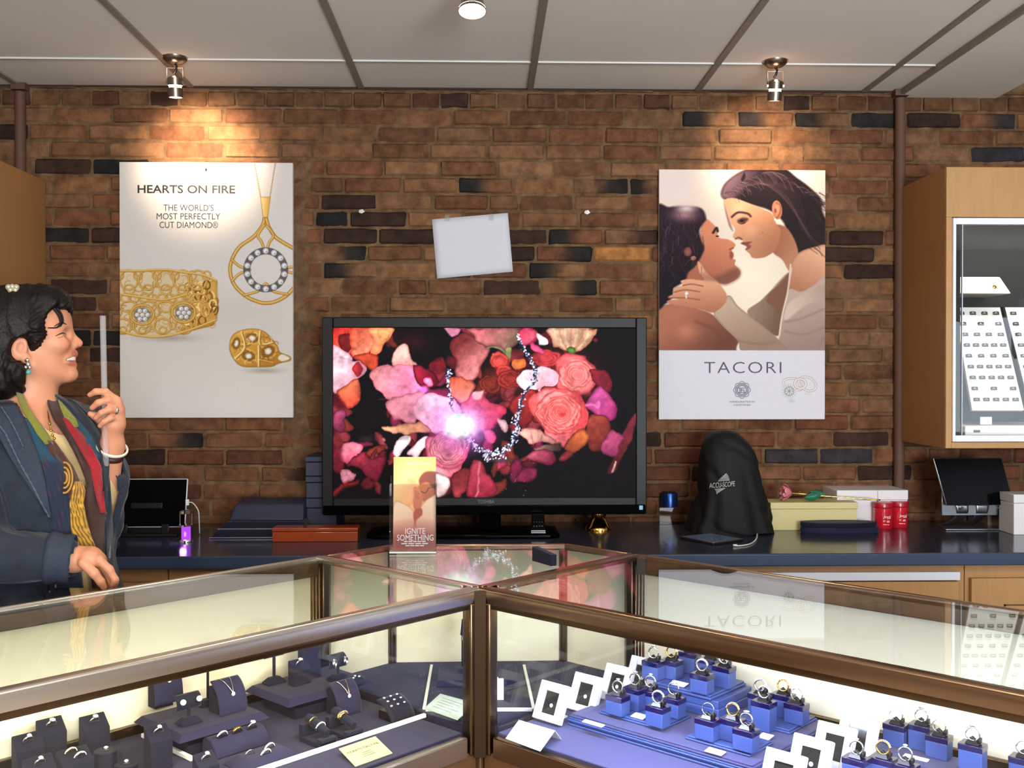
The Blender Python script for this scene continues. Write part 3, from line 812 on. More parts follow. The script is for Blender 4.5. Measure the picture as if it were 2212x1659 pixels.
# ------------------------------------------------------------------ printed and shown pictures, painted shape by shape
class Paint:
    def __init__(s, w, h, x0, y0, x1, y1, bg):
        s.w, s.h, s.x0, s.y0 = w, h, x0, y0
        s.kx, s.ky = (w - 1) / (x1 - x0), (h - 1) / (y1 - y0)
        s.a = np.empty((h, w, 3)); s.a[:] = bg
        s.rng = np.random.default_rng(5)
    def P(s, pts): return np.array([((x - s.x0) * s.kx, (y - s.y0) * s.ky) for x, y in pts])
    def win(s, p, pad):
        x0, y0 = np.floor(p.min(0) - pad).astype(int); x1, y1 = np.ceil(p.max(0) + pad).astype(int) + 1
        x0, y0, x1, y1 = max(x0, 0), max(y0, 0), min(x1, s.w), min(y1, s.h)
        if x1 <= x0 or y1 <= y0: return None
        Y, X = np.mgrid[y0:y1, x0:x1].astype(float)
        return slice(y0, y1), slice(x0, x1), X, Y
    def dist(s, p, X, Y, closed=True):
        d = np.full(X.shape, 1e9); ins = np.zeros(X.shape, bool)
        n = len(p)
        for i in range(n if closed else n - 1):
            a, b = p[i], p[(i + 1) % n]; e = b - a
            t = np.clip(((X - a[0]) * e[0] + (Y - a[1]) * e[1]) / (e @ e + 1e-9), 0, 1)
            d = np.minimum(d, (X - a[0] - t * e[0]) ** 2 + (Y - a[1] - t * e[1]) ** 2)
            if closed:
                c = (a[1] > Y) != (b[1] > Y)
                with np.errstate(divide='ignore', invalid='ignore'):
                    ins ^= c & (X < (b[0] - a[0]) * (Y - a[1]) / (b[1] - a[1] + 1e-12) + a[0])
        d = np.sqrt(d)
        return np.where(ins, -d, d) if closed else d
    def put(s, sl, al, col):
        s.a[sl[0], sl[1]] = s.a[sl[0], sl[1]] * (1 - al[..., None]) + col * al[..., None]
    def poly(s, pts, c0, c1=None, g=None, soft=1.0, curve=True, rim=None, rimw=8, alpha=1.0, n=6):
        """filled outline; g=(p,q): c0 at p to c1 at q; rim: colour towards the outline"""
        p = s.P(spline(pts, n, True) if curve else pts)
        w = s.win(p, soft + 2)
        if w is None: return s
        d = s.dist(p, w[2], w[3])
        al = np.clip(.5 - d / (2 * soft), 0, 1) * alpha
        col = np.empty(d.shape + (3,)); col[:] = c0
        if c1 is not None:
            q = s.P(g); e = q[1] - q[0]
            t = np.clip(((w[2] - q[0][0]) * e[0] + (w[3] - q[0][1]) * e[1]) / (e @ e), 0, 1)[..., None]
            col = col * (1 - t) + np.array(c1, float) * t
        if rim is not None:
            t = np.clip(1 + d / rimw, 0, 1)[..., None] ** 2
            col = col * (1 - t) + np.array(rim, float) * t
        s.put(w, al, col); return s
    def line(s, pts, wd, c, soft=.8, curve=True, alpha=1.0, closed=False):
        p = s.P(spline(pts, 6, closed) if curve and len(pts) > 2 else pts)
        w = s.win(p, wd + soft + 2)
        if w is None: return s
        d = s.dist(p, w[2], w[3], False) if not closed else np.abs(s.dist(p, w[2], w[3]))
        al = np.clip(.5 - (d - wd / 2) / (2 * soft), 0, 1) * alpha
        s.put(w, al, np.broadcast_to(np.array(c, float), d.shape + (3,))); return s
    def ell(s, cx, cy, rx, ry, c0, c1=None, rot=0, soft=.12, alpha=1.0, p=1.0):
        """ellipse, c0 centre to c1 edge; soft = share of the radius that fades"""
        q = s.P([(cx, cy)])[0]; rx, ry = rx * s.kx, ry * s.ky; R = max(rx, ry)
        w = s.win(np.array([q - R, q + R]), 2)
        if w is None: return s
        ca, sa = math.cos(rot), math.sin(rot)
        u = ((w[2] - q[0]) * ca + (w[3] - q[1]) * sa) / rx; v = (-(w[2] - q[0]) * sa + (w[3] - q[1]) * ca) / ry
        r = np.sqrt(u * u + v * v)
        al = np.clip((1 - r) / max(soft, 1e-3), 0, 1); al = al * al * (3 - 2 * al) * alpha
        t = np.clip(r, 0, 1)[..., None] ** p
        col = np.array(c0, float) * (1 - t) + np.array(c1 if c1 is not None else c0, float) * t
        s.put(w, al, col); return s
    def rings(s, cx, cy, rx, ry, rot, c, cd, n=6, seed=1):
        """folded petals of a rose"""
        r = random.Random(seed)
        for k in range(n):
            f = 1 - k / (n + .6)
            for j in range(3):
                a0 = r.uniform(0, 2 * PI) + j * 2.1; L = r.uniform(1.6, 2.6)
                arc = [(cx + rx * f * math.cos(a0 + L * q / 8) * (1 + .06 * math.sin(3 * q)), cy + ry * f * math.sin(a0 + L * q / 8) * (1 + .05 * math.cos(2 * q))) for q in range(9)]
                s.line(arc, 2.2 + 2.0 * f, cd, 1.6, alpha=.75)
                arc2 = [(cx + (x - cx) * .94, cy + (y - cy) * .94) for x, y in arc]
                s.line(arc2, 1.6 + 2 * f, c, 1.6, alpha=.75)
        return s
    def grain(s, amt, cell=3):
        n = s.rng.normal(0, 1, (s.h // cell + 2, s.w // cell + 2, 1)).repeat(cell, 0).repeat(cell, 1)[:s.h, :s.w]
        s.a += n * amt; return s
    def linear(s):
        v = np.clip(s.a, 0, 255) / 255.0
        return np.where(v <= 0.04045, v / 12.92, ((v + 0.055) / 1.055) ** 2.4)
def picture(paint, w, h, name, mat, parent=None, loc=(0, 0, 0), rot=(0, 0, 0), thick=0.0):
    """the painted sheet, upright in local x-z, facing -y, lower left corner at the origin"""
    W, H = paint.w, paint.h
    xs = np.linspace(0, w, W); zs = np.linspace(h, 0, H)
    V = np.zeros((H * W, 3)); V[:, 0] = np.tile(xs, H); V[:, 2] = np.repeat(zs, W)
    idx = np.arange(H * W).reshape(H, W)
    F = np.stack([idx[1:, :-1], idx[1:, 1:], idx[:-1, 1:], idx[:-1, :-1]], -1).reshape(-1, 4)
    me = bpy.data.meshes.new(name)
    me.vertices.add(H * W); me.vertices.foreach_set('co', V.ravel())
    me.loops.add(len(F) * 4); me.loops.foreach_set('vertex_index', F.ravel().astype(np.int32))
    me.polygons.add(len(F)); me.polygons.foreach_set('loop_start', np.arange(0, len(F) * 4, 4, dtype=np.int32))
    me.update(calc_edges=True); me.validate()
    set_paint(me, paint.linear().reshape(-1, 3))
    return link_mesh(name, me, mat, parent, loc=loc, rot=rot)

def paint_flowers():
    p = Paint(640, 362, 115, 140, 2060, 1228, (13, 9, 11))
    p.ell(600, 230, 260, 130, (46, 14, 18), (13, 9, 11), soft=.9)
    p.ell(1180, 480, 260, 200, (120, 40, 30), (20, 9, 11), soft=.8)
    p.ell(1560, 480, 420, 330, (130, 36, 36), (20, 9, 11), soft=.7)
    r0 = random.Random(21)
    for k in range(150):
        x, y = r0.uniform(130, 1900), r0.uniform(150, 1180)
        if x > 1750 - (y - 500) * .1 or (y > 950 and x > 1420) or (390 < x < 860 and y < 380 and r0.random() < .7): continue
        if 190 < x < 480 and 480 < y < 860: continue
        a0, L, w_ = r0.uniform(0, 6.3), r0.uniform(40, 95), r0.uniform(18, 46)
        c = r0.choice([(120, 30, 40), (150, 46, 56), (96, 24, 34), (170, 60, 70), (136, 34, 70), (150, 56, 40)])
        q = [(x + L * math.cos(t) * math.cos(a0) - w_ * math.sin(t) * math.sin(a0), y + L * math.cos(t) * math.sin(a0) + w_ * math.sin(t) * math.cos(a0)) for t in np.linspace(0, 5.6, 7)]
        p.poly(q, [v * .75 for v in c], c, (q[0], q[3]), rim=[v * .4 for v in c], rimw=8)
    # orange and pink roses, upper left
    p.poly([(115, 140), (260, 140), (250, 250), (215, 330), (115, 330)], (196, 46, 40), (236, 96, 70), ((130, 160), (220, 300)), rim=(120, 20, 22))
    p.poly([(150, 190), (215, 170), (238, 240), (190, 320), (150, 270)], (120, 28, 30), rim=(70, 12, 16))
    p.poly([(230, 140), (360, 140), (390, 210), (350, 290), (260, 330), (225, 250)], (232, 92, 62), (250, 140, 110), ((230, 160), (350, 260)), rim=(190, 60, 40))
    p.poly([(340, 140), (500, 145), (488, 200), (440, 240), (410, 300), (350, 320), (360, 220)], (246, 130, 84), (255, 190, 130), ((350, 300), (480, 160)), rim=(220, 100, 60))
    p.poly([(400, 150), (470, 150), (480, 190), (420, 230)], (250, 178, 110), rim=(236, 130, 80))
    p.poly([(250, 320), (360, 300), (408, 340), (390, 410), (330, 400)], (210, 74, 48), rim=(120, 30, 24))
    p.poly([(115, 250), (150, 270), (225, 300), (235, 345), (115, 350)], (250, 214, 226), rim=(226, 150, 168))
    p.poly([(115, 345), (250, 348), (318, 395), (300, 440), (240, 490), (180, 550), (115, 552)], (248, 206, 218), (222, 140, 160), ((130, 400), (290, 480)), rim=(226, 150, 160), rimw=6)
    p.poly([(235, 400), (265, 360), (300, 400), (270, 450)], (200, 50, 60), rim=(150, 20, 36))
    p.poly([(130, 560), (220, 490), (282, 470), (286, 570), (245, 645), (180, 640)], (244, 126, 84), (206, 74, 52), ((200, 500), (230, 640)), rim=(150, 44, 34))
    p.poly([(115, 560), (170, 600), (200, 650), (115, 640)], (90, 18, 26), soft=3)
    # callas at the top
    p.poly([(830, 140), (930, 145), (870, 195)], (200, 120, 150), soft=2)
    p.poly([(855, 250), (930, 170), (1010, 190), (1110, 260), (1105, 310), (1050, 390), (1015, 480), (940, 470), (885, 430), (892, 330)], (120, 44, 46), (240, 150, 148), ((880, 280), (1030, 450)), rim=(86, 24, 30), rimw=10)
    p.poly([(985, 140), (1325, 140), (1322, 210), (1258, 280), (1240, 350), (1222, 296), (1130, 262), (1040, 240), (1010, 190)], (232, 120, 130), (120, 92, 74), ((1040, 160), (1270, 250)), rim=(90, 40, 40), rimw=10)
    p.line([(1100, 260), (1180, 276), (1225, 300)], 2.5, (150, 170, 120), 2)
    p.poly([(1225, 280), (1262, 270), (1246, 340), (1236, 356)], (150, 160, 96), (96, 110, 60), ((1230, 280), (1240, 350)))
    # small roses behind
    for (x, y, rx, ry, c, e) in [(1180, 350, 70, 60, (226, 84, 70), (150, 34, 36)), (1210, 420, 60, 50, (206, 70, 60), (120, 26, 26)), (1120, 500, 90, 60, (150, 52, 36), (60, 16, 14)), (1370, 190, 60, 60, (226, 60, 106), (150, 26, 66)), (1480, 330, 110, 60, (200, 64, 66), (120, 26, 34)), (1250, 470, 100, 70, (170, 50, 40), (80, 20, 20)), (780, 380, 60, 60, (140, 30, 40), (60, 12, 18))]:
        p.ell(x, y, rx, ry, c, e, soft=.3); p.rings(x, y, rx * .8, ry * .8, 0, [min(255, v * 1.15) for v in c], e, 3, int(x))
    p.ell(1300, 365, 52, 36, (248, 156, 70), (214, 96, 50), rot=-.2)
    p.poly([(1380, 230), (1430, 250), (1466, 290), (1450, 312), (1400, 280)], (236, 90, 140), rim=(170, 40, 90))
    p.poly([(1320, 140), (1420, 150), (1400, 220), (1330, 260), (1300, 200)], (206, 50, 84), (236, 110, 140), ((1310, 160), (1400, 230)), rim=(140, 20, 50))
    # tan flower, upper right
    p.poly([(1420, 165), (1446, 175), (1482, 240), (1440, 246), (1424, 210)], (246, 236, 226), soft=1.5)
    p.poly([(1500, 140), (1785, 140), (1772, 205), (1722, 272), (1640, 292), (1548, 262), (1508, 205)], (236, 190, 156), (206, 150, 116), ((1540, 150), (1700, 280)), rim=(150, 86, 66), rimw=8)
    for k in range(7):
        x = 1530 + k * 36
        p.line([(x, 145), (x + 10 - k * 3, 200), (1600 + k * 14, 270)], 3, (190, 116, 92) if k % 2 else (250, 220, 190), 2, alpha=.7)
    p.ell(1642, 280, 30, 26, (96, 140, 56), (48, 74, 30))
    # right hand roses
    p.poly([(1540, 340), (1640, 300), (1720, 320), (1805, 400), (1812, 480), (1740, 560), (1640, 560), (1560, 520), (1545, 430)], (226, 92, 94), (242, 130, 128), ((1560, 360), (1760, 500)), rim=(160, 44, 54), rimw=12)
    p.rings(1680, 440, 110, 100, 0, (250, 160, 150), (180, 54, 60), 5, 3)
    p.poly([(1760, 400), (1880, 430), (1905, 520), (1840, 570), (1800, 500)], (150, 40, 54), (110, 26, 40), ((1780, 420), (1880, 540)), rim=(80, 16, 26))
    p.ell(1790, 215, 30, 20, (130, 26, 50), (50, 10, 20), soft=.6)
    p.poly([(1740, 640), (1770, 560), (1835, 510), (1905, 600), (1938, 660), (1905, 745), (1820, 710)], (206, 84, 150), (160, 46, 104), ((1780, 560), (1900, 720)), rim=(110, 26, 70))
    p.line([(1740, 630), (1800, 640), (1815, 615)], 5, (222, 110, 170), 2)
    p.poly([(1740, 720), (1830, 690), (1890, 740), (1900, 830), (1850, 925), (1750, 905)], (150, 60, 46), (100, 34, 30), ((1760, 740), (1860, 900)), rim=(70, 20, 18))
    p.poly([(1825, 920), (1870, 830), (1930, 805), (2012, 860), (1985, 940), (1900, 970)], (176, 70, 112), (130, 46, 80), ((1850, 850), (1960, 950)), rim=(80, 24, 46))
    p.poly([(1880, 1060), (1925, 960), (1990, 800), (2050, 690), (2058, 760), (1990, 930), (1915, 1065)], (120, 40, 50), (70, 20, 28), ((2040, 700), (1900, 1050)), soft=2)
    p.line([(1908, 1060), (1922, 1030), (1930, 1000)], 2.5, (236, 190, 180), 1.5)
    # white carnation and the big coral rose
    p.poly([(1292, 470), (1330, 410), (1400, 400), (1440, 378), (1530, 410), (1562, 450), (1540, 510), (1450, 520), (1370, 545), (1310, 515)], (255, 236, 242), (240, 170, 190), ((1330, 440), (1540, 500)), rim=(246, 190, 206), rimw=6)
    for k in range(9): p.line([(1430, 540), (1330 + k * 26, 420 + 4 * abs(k - 4))], 1.6, (236, 170, 190), 1.5, alpha=.6)
    p.poly([(1240, 640), (1300, 570), (1400, 530), (1430, 620), (1400, 720), (1340, 780), (1290, 740)], (170, 50, 46), (110, 26, 28), ((1290, 560), (1330, 760)), rim=(70, 14, 18))
    p.poly([(1360, 620), (1450, 535), (1560, 525), (1690, 560), (1748, 680), (1715, 800), (1620, 860), (1500, 800), (1420, 730)], (236, 100, 96), (220, 74, 78), ((1440, 560), (1680, 800)), rim=(196, 60, 66), rimw=14)
    p.poly([(1430, 560), (1540, 535), (1640, 560), (1560, 590), (1450, 620)], (255, 170, 176), soft=3, alpha=.8)
    p.poly([(1470, 780), (1560, 800), (1690, 790), (1640, 880), (1570, 895), (1500, 850)], (244, 140, 146), (210, 86, 90), ((1500, 790), (1620, 880)), rim=(190, 66, 74))
    p.ell(1570, 675, 135, 125, (232, 84, 80), (244, 120, 112), soft=.3)
    p.rings(1570, 680, 150, 135, 0, (255, 158, 148), (196, 52, 58), 8, 11)
    p.ell(1580, 690, 26, 22, (200, 50, 56), (230, 90, 86))
    p.poly([(1600, 905), (1640, 830), (1720, 785), (1762, 840), (1700, 920), (1640, 945)], (206, 104, 56), (140, 60, 36), ((1700, 800), (1640, 930)), rim=(96, 36, 26))
    p.poly([(1305, 790), (1400, 780), (1530, 850), (1524, 884), (1450, 870), (1380, 888), (1325, 840)], (226, 172, 158), (196, 130, 120), ((1320, 800), (1500, 870)), rim=(140, 76, 70))
    p.line([(1380, 800), (1400, 884)], 2, (160, 96, 90), 2); p.line([(1450, 830), (1440, 872)], 2, (160, 96, 90), 2)
    p.poly([(1400, 920), (1500, 890), (1570, 880), (1570, 920), (1500, 935)], (150, 116, 100), (60, 40, 36), ((1420, 910), (1560, 920)), soft=2)
    p.poly([(1340, 960), (1420, 920), (1510, 930), (1540, 990), (1500, 1020), (1420, 1000)], (186, 84, 106), (110, 30, 56), ((1380, 940), (1510, 1010)), rim=(80, 18, 34))
    p.poly([(1280, 1110), (1330, 1040), (1420, 1040), (1422, 1090), (1360, 1130)], (130, 34, 66), rim=(60, 12, 28), soft=2)
    # orchid
    p.poly([(488, 375), (500, 290), (545, 242), (592, 262), (612, 330), (655, 385), (560, 392)], (236, 186, 172), (206, 140, 136), ((540, 250), (600, 380)), rim=(180, 110, 106), rimw=6)
    p.poly([(345, 440), (400, 392), (520, 370), (630, 378), (690, 430), (705, 540), (610, 612), (500, 612), (400, 540)], (222, 140, 142), (236, 120, 176), ((380, 440), (690, 530)), rim=(190, 96, 110), rimw=8)
    p.poly([(450, 610), (560, 570), (695, 545), (650, 640), (640, 745), (560, 745), (480, 690)], (206, 122, 132), (226, 140, 170), ((480, 680), (680, 560)), rim=(150, 70, 84), rimw=8)
    p.poly([(620, 655), (700, 560), (820, 575), (925, 640), (930, 770), (850, 835), (745, 805), (650, 735)], (238, 166, 190), (252, 210, 226), ((660, 640), (900, 760)), rim=(206, 112, 140), rimw=8)
    for k in range(6): p.line([(690, 548), (560 - k * 30, 430 + 34 * k), (430 + k * 10, 430 + k * 30)], 1.2, (196, 100, 126), 1.2, alpha=.35)
    p.poly([(615, 385), (660, 378), (720, 400), (795, 465), (770, 510), (700, 530), (650, 490)], (166, 30, 56), (90, 14, 26), ((640, 400), (760, 500)), rim=(60, 8, 18))
    p.poly([(690, 470), (740, 460), (755, 500), (720, 520)], (240, 150, 190), rim=(190, 60, 110))
    p.ell(690, 538, 60, 34, (250, 110, 220), (236, 110, 190), soft=.9, alpha=.9)
    p.poly([(838, 470), (900, 450), (985, 462), (1026, 505), (1005, 560), (945, 620), (880, 590), (850, 540)], (196, 80, 60), (240, 140, 110), ((860, 480), (980, 580)), rim=(130, 36, 34), rimw=8)
    for k in range(5): p.line([(870 + k * 30, 460), (900 + k * 16, 590)], 1.4, (226, 120, 100), 1.2, alpha=.6)
    p.poly([(925, 640), (990, 575), (1060, 560), (1110, 610), (1222, 650), (1170, 730), (1080, 800), (1000, 730)], (232, 92, 104), (206, 60, 84), ((960, 620), (1160, 720)), rim=(150, 30, 56), rimw=10)
    p.poly([(1010, 560), (1070, 540), (1060, 590), (1020, 600)], (250, 190, 190), soft=2)
    p.poly([(1162, 715), (1200, 725), (1236, 775), (1212, 806), (1180, 770)], (232, 196, 190), rim=(160, 110, 110))
    p.poly([(1075, 800), (1120, 785), (1156, 830), (1130, 890), (1085, 850)], (206, 80, 110), rim=(130, 30, 60))
    # below: striped petals, pink rose, fallen petals
    p.poly([(412, 782), (460, 764), (600, 752), (690, 752), (730, 806), (580, 818), (480, 806)], (232, 172, 134), (196, 126, 96), ((440, 770), (680, 800)), rim=(120, 66, 46), rimw=6)
    p.poly([(498, 910), (520, 860), (575, 818), (612, 850), (560, 920), (525, 968), (505, 960)], (246, 236, 240), rim=(196, 150, 160))
    p.poly([(592, 930), (640, 875), (700, 836), (730, 866), (680, 930), (640, 975), (610, 962)], (246, 226, 232), rim=(190, 130, 146))
    p.poly([(700, 860), (780, 830), (880, 822), (985, 850), (975, 950), (900, 1050), (800, 1075), (730, 1010)], (226, 128, 142), (196, 84, 106), ((740, 850), (920, 1040)), rim=(150, 46, 70), rimw=10)
    p.rings(850, 905, 115, 105, 0, (244, 176, 180), (146, 44, 66), 7, 5)
    p.poly([(740, 1000), (840, 1040), (930, 1010), (900, 1080), (820, 1100), (750, 1060)], (240, 170, 180), (200, 90, 110), ((760, 1020), (900, 1080)), rim=(150, 50, 70))
    p.poly([(740, 1080), (800, 1075), (860, 1120), (830, 1200), (780, 1228), (740, 1180)], (240, 226, 220), (200, 170, 166), ((760, 1090), (820, 1210)), rim=(120, 90, 90))
    p.poly([(870, 1090), (960, 1030), (1000, 1080), (960, 1190), (890, 1228)], (120, 36, 40), (170, 60, 66), ((900, 1100), (960, 1200)), rim=(60, 14, 20))
    p.poly([(965, 1180), (990, 1030), (1050, 985), (1100, 1060), (1165, 1165), (1110, 1225), (990, 1228)], (206, 70, 92), (150, 36, 56), ((1020, 1010), (1080, 1210)), rim=(96, 18, 34), rimw=10)
    p.line([(1050, 1000), (1050, 1120), (1030, 1220)], 3, (236, 130, 146), 2)
    p.poly([(1155, 950), (1215, 940), (1225, 1000), (1170, 1060)], (160, 50, 76), rim=(80, 20, 34))
    p.poly([(152, 950), (180, 872), (290, 880), (292, 945), (225, 1000), (175, 990)], (244, 150, 166), (206, 80, 106), ((200, 880), (230, 990)), rim=(170, 60, 84))
    p.poly([(205, 1010), (300, 935), (350, 975), (445, 965), (400, 1115), (350, 1115), (285, 1050)], (160, 46, 66), (110, 24, 40), ((230, 960), (390, 1100)), rim=(66, 12, 22))
    p.poly([(115, 680), (190, 665), (180, 800), (115, 780)], (170, 70, 106), (110, 36, 60), ((130, 680), (170, 790)), rim=(70, 20, 40))
    p.poly([(115, 800), (160, 830), (170, 930), (160, 1040), (115, 1000)], (110, 26, 36), soft=3, alpha=.8)
    p.poly([(170, 1040), (255, 1068), (205, 1130), (172, 1130)], (206, 130, 146), rim=(130, 60, 76))
    p.line([(120, 1205), (180, 1150), (262, 1125)], 8, (130, 28, 30), 4)
    p.ell(330, 850, 90, 40, (60, 44, 44), (13, 9, 11), soft=.9, alpha=.7)
    p.ell(440, 845, 22, 12, (160, 90, 90), soft=.5)
    p.ell(1180, 985, 180, 30, (70, 64, 66), (13, 9, 11), soft=.9, alpha=.8)
    # the diamond necklace with its flare
    nk = spline([(845, 410), (850, 480), (860, 560), (880, 640), (905, 700), (940, 790), (990, 870), (1060, 930), (1130, 955), (1200, 930), (1260, 870), (1290, 780), (1300, 690), (1340, 560), (1390, 500), (1415, 430), (1400, 370), (1360, 310), (1320, 250), (1305, 200)], 9)
    r = random.Random(2)
    p.line([q for q in nk[::9]], 5.5, (40, 40, 66), 1.2)
    for i, (x, y) in enumerate(nk):
        low = 700 < y and x < 1310
        for k in range(5 if low else 2):
            s_ = 14 if low else 7
            dx, dy = r.gauss(0, s_), r.gauss(0, s_)
            c = r.choice([(255, 255, 255), (190, 200, 230), (90, 96, 140), (30, 32, 60), (226, 232, 255)])
            p.ell(x + dx, y + dy, r.uniform(4, 9), r.uniform(4, 9), c, soft=.5)
    for i in range(26): p.ell(r.uniform(1100, 1400), r.uniform(980, 1210), 4, 4, (170, 160, 170), soft=.8, alpha=r.random())
    p.ell(940, 760, 330, 280, (236, 140, 255), (200, 80, 200), soft=1.0, alpha=.75)
    p.ell(945, 755, 180, 150, (255, 240, 255), (250, 190, 255), soft=.8)
    p.ell(915, 770, 110, 95, (255, 255, 255), soft=.5)
    p.ell(960, 812, 18, 18, (150, 240, 226), soft=.8, alpha=.8); p.ell(915, 700, 22, 18, (150, 230, 236), soft=.8, alpha=.8)
    rr = np.random.default_rng(8)
    def field(cell, amp):
        g = rr.normal(0, 1, (p.h // cell + 3, p.w // cell + 3))
        yy, xx = np.mgrid[0:p.h, 0:p.w] / cell
        i, j = yy.astype(int), xx.astype(int); u, v = yy - i, xx - j
        u, v = u * u * (3 - 2 * u), v * v * (3 - 2 * v)
        return amp * (g[i, j] * (1 - u) * (1 - v) + g[i + 1, j] * u * (1 - v) + g[i, j + 1] * (1 - u) * v + g[i + 1, j + 1] * u * v)
    Y, X = np.mgrid[0:p.h, 0:p.w]
    keep = np.clip(np.sqrt((X - 275) ** 2 + (Y - 205) ** 2) / 60, 0, 1)
    sy = np.clip(Y + (field(14, 1.8) + field(6, .35)) * keep, 0, p.h - 1).astype(int); sx = np.clip(X + (field(14, 1.8) + field(6, .35)) * keep, 0, p.w - 1).astype(int)
    p.a = p.a[sy, sx]
    p.a *= (1 + field(9, .07) + field(4, .035) + field(30, .09))[..., None]
    return p.grain(2.0, 2)

def paint_jewellery():
    p = Paint(374, 552, 762, 1035, 1872, 2672, (210, 204, 198))
    p.poly([(762, 1900), (1872, 1890), (1872, 2672), (762, 2672)], (200, 192, 184), (216, 211, 205), ((1300, 1900), (1300, 2600)), curve=False, soft=30)
    G, GD, GL = (206, 160, 76), (150, 104, 40), (244, 214, 140)
    # soft contact shade printed under the pieces
    p.ell(1080, 2160, 330, 46, (166, 156, 146), (200, 192, 184), soft=.9)
    p.ell(1690, 2370, 200, 34, (166, 156, 146), (200, 192, 184), soft=.9)
    # pendant
    for (xa, xb) in ((1628, 1665), (1760, 1727)):
        for k in range(17):
            t = k / 16; p.ell(xa + (xb - xa) * t, 1042 + 206 * t, 7, 7, (170, 130, 80), soft=.6)
    p.poly([(1664, 1254), (1730, 1254), (1712, 1392), (1680, 1392)], GL, G, ((1670, 1300), (1726, 1300)), curve=False, rim=GD, rimw=3)
    for (pts, w) in (([(1690, 1395), (1676, 1440), (1620, 1510), (1530, 1575), (1480, 1660), (1470, 1740), (1500, 1825), (1575, 1895), (1650, 1928), (1700, 1936), (1760, 1926), (1830, 1888), (1885, 1830)], 7), ([(1702, 1395), (1720, 1450), (1760, 1510), (1810, 1545), (1880, 1585)], 7),
                     ([(1690, 1435), (1648, 1502), (1670, 1540), (1698, 1600), (1722, 1545), (1748, 1500), (1705, 1440)], 5), ([(1556, 1886), (1650, 1858), (1690, 1815), (1705, 1815), (1740, 1858), (1840, 1880)], 5), ([(1478, 1655), (1530, 1700), (1596, 1722), (1530, 1748), (1480, 1795)], 5), ([(1885, 1700), (1800, 1722), (1885, 1745)], 5)):
        p.line(pts, w + 1, GD, .8); p.line(pts, w * .62, G, .9); p.line([(x - 2, y - 3) for x, y in pts], 1.2, GL, .8, alpha=.8)
    p.line([(1698 + 122 * math.cos(a), 1722 + 122 * math.sin(a)) for a in np.linspace(0, 2 * PI, 25)], 15, (92, 86, 86), .8)
    for k in range(14):
        a = 2 * PI * (k + .5) / 14; x, y = 1698 + 122 * math.cos(a), 1722 + 122 * math.sin(a)
        p.ell(x, y, 22, 22, (250, 250, 250), (170, 168, 170), soft=.3); p.ell(x + 5, y + 4, 7, 7, (150, 150, 154), soft=.6)
    # openwork cuff
    p.poly([(1180, 1850), (1300, 1810), (1378, 1790), (1386, 1850), (1380, 2050), (1300, 2095), (1140, 2112), (1190, 1980)], (214, 160, 58), (178, 120, 36), ((1200, 1850), (1380, 2080)), soft=1.5, rim=(150, 100, 40))
    p.poly([(762, 1740), (900, 1736), (1050, 1730), (1160, 1746), (1300, 1766), (1378, 1800), (1376, 2040), (1200, 2106), (1040, 2144), (880, 2140), (762, 2108)], (222, 192, 138), (204, 166, 96), ((800, 1900), (1370, 1900)), soft=2, alpha=.55)
    rb = random.Random(14)
    for k in range(110):
        x, y = rb.uniform(762, 1240), rb.uniform(1760, 2110); a0 = rb.uniform(0, 6)
        p.line([(x + 26 * math.cos(a), y + 22 * math.sin(a)) for a in np.linspace(a0, a0 + 2.6, 7)], rb.uniform(1.2, 2.6), rb.choice([(176, 130, 60), (232, 206, 150), (140, 98, 44), (200, 160, 90)]), .9, alpha=.6)
    r = random.Random(4)
    for k in range(46):
        x, y = r.uniform(1190, 1370), r.uniform(1820, 2080)
        p.line([(x + 22 * math.cos(a), y + 28 * math.sin(a)) for a in np.linspace(r.uniform(0, 6), r.uniform(6, 9), 8)], r.uniform(2, 4), r.choice([GD, GL, G, (110, 70, 20)]), .8)
    def loop(cx, cy, rx, ry, w=3.2, rot=0):
        pts = [(cx + rx * math.cos(a) * math.cos(rot) - ry * math.sin(a) * math.sin(rot), cy + rx * math.cos(a) * math.sin(rot) + ry * math.sin(a) * math.cos(rot)) for a in np.linspace(0, 2 * PI, 14)]
        p.line(pts, w + 1.2, GD, .8); p.line(pts, w * .7, G, .8); p.line([(x - 3, y - 3) for x, y in pts], 1.0, GL, .8, alpha=.7)
    for x in (700, 820, 940, 1055, 1165, 1260):
        loop(x, 1790, 58, 62); loop(x + 58, 1760, 26, 28, 2.6)
        loop(x, 1850, 34, 30, 2.6); loop(x - 20, 1905, 30, 26, 2.6); loop(x + 30, 1905, 34, 24, 2.6, .4)
        loop(x, 1960, 52, 34, 2.8); loop(x + 50, 1985, 24, 40, 2.8)
    for x in (780, 905, 1035, 1170):
        loop(x, 2085, 56, 48); loop(x, 2110, 22, 20, 2.4); loop(x + 64, 2060, 22, 44, 2.6)
    for pts in ([(762, 1732), (900, 1730), (1050, 1722), (1160, 1738), (1300, 1758), (1378, 1792)], [(762, 2112), (880, 2146), (1040, 2150), (1200, 2112), (1376, 2044)], [(762, 1880), (900, 1900), (1050, 1915), (1190, 1880)]):
        p.line(pts, 5, GD, .8); p.line(pts, 3.4, G, .8); p.line([(x, y - 4) for x, y in pts], 1.2, GL, .8)
    for cx, cy in ((905, 2012), (1170, 1998)):
        loop(cx, cy, 74, 62, 4.5)
        p.ell(cx, cy, 60, 52, (126, 116, 100), soft=.2)
        for k in range(7):
            a = k * PI / 3; d = 0 if k == 6 else 1
            x, y = cx + 33 * d * math.cos(a), cy + 30 * d * math.sin(a)
            p.ell(x, y, 17, 16, (252, 250, 248), (190, 186, 184), soft=.3); p.ell(x + 4, y + 3, 6, 6, (160, 156, 158), soft=.6)
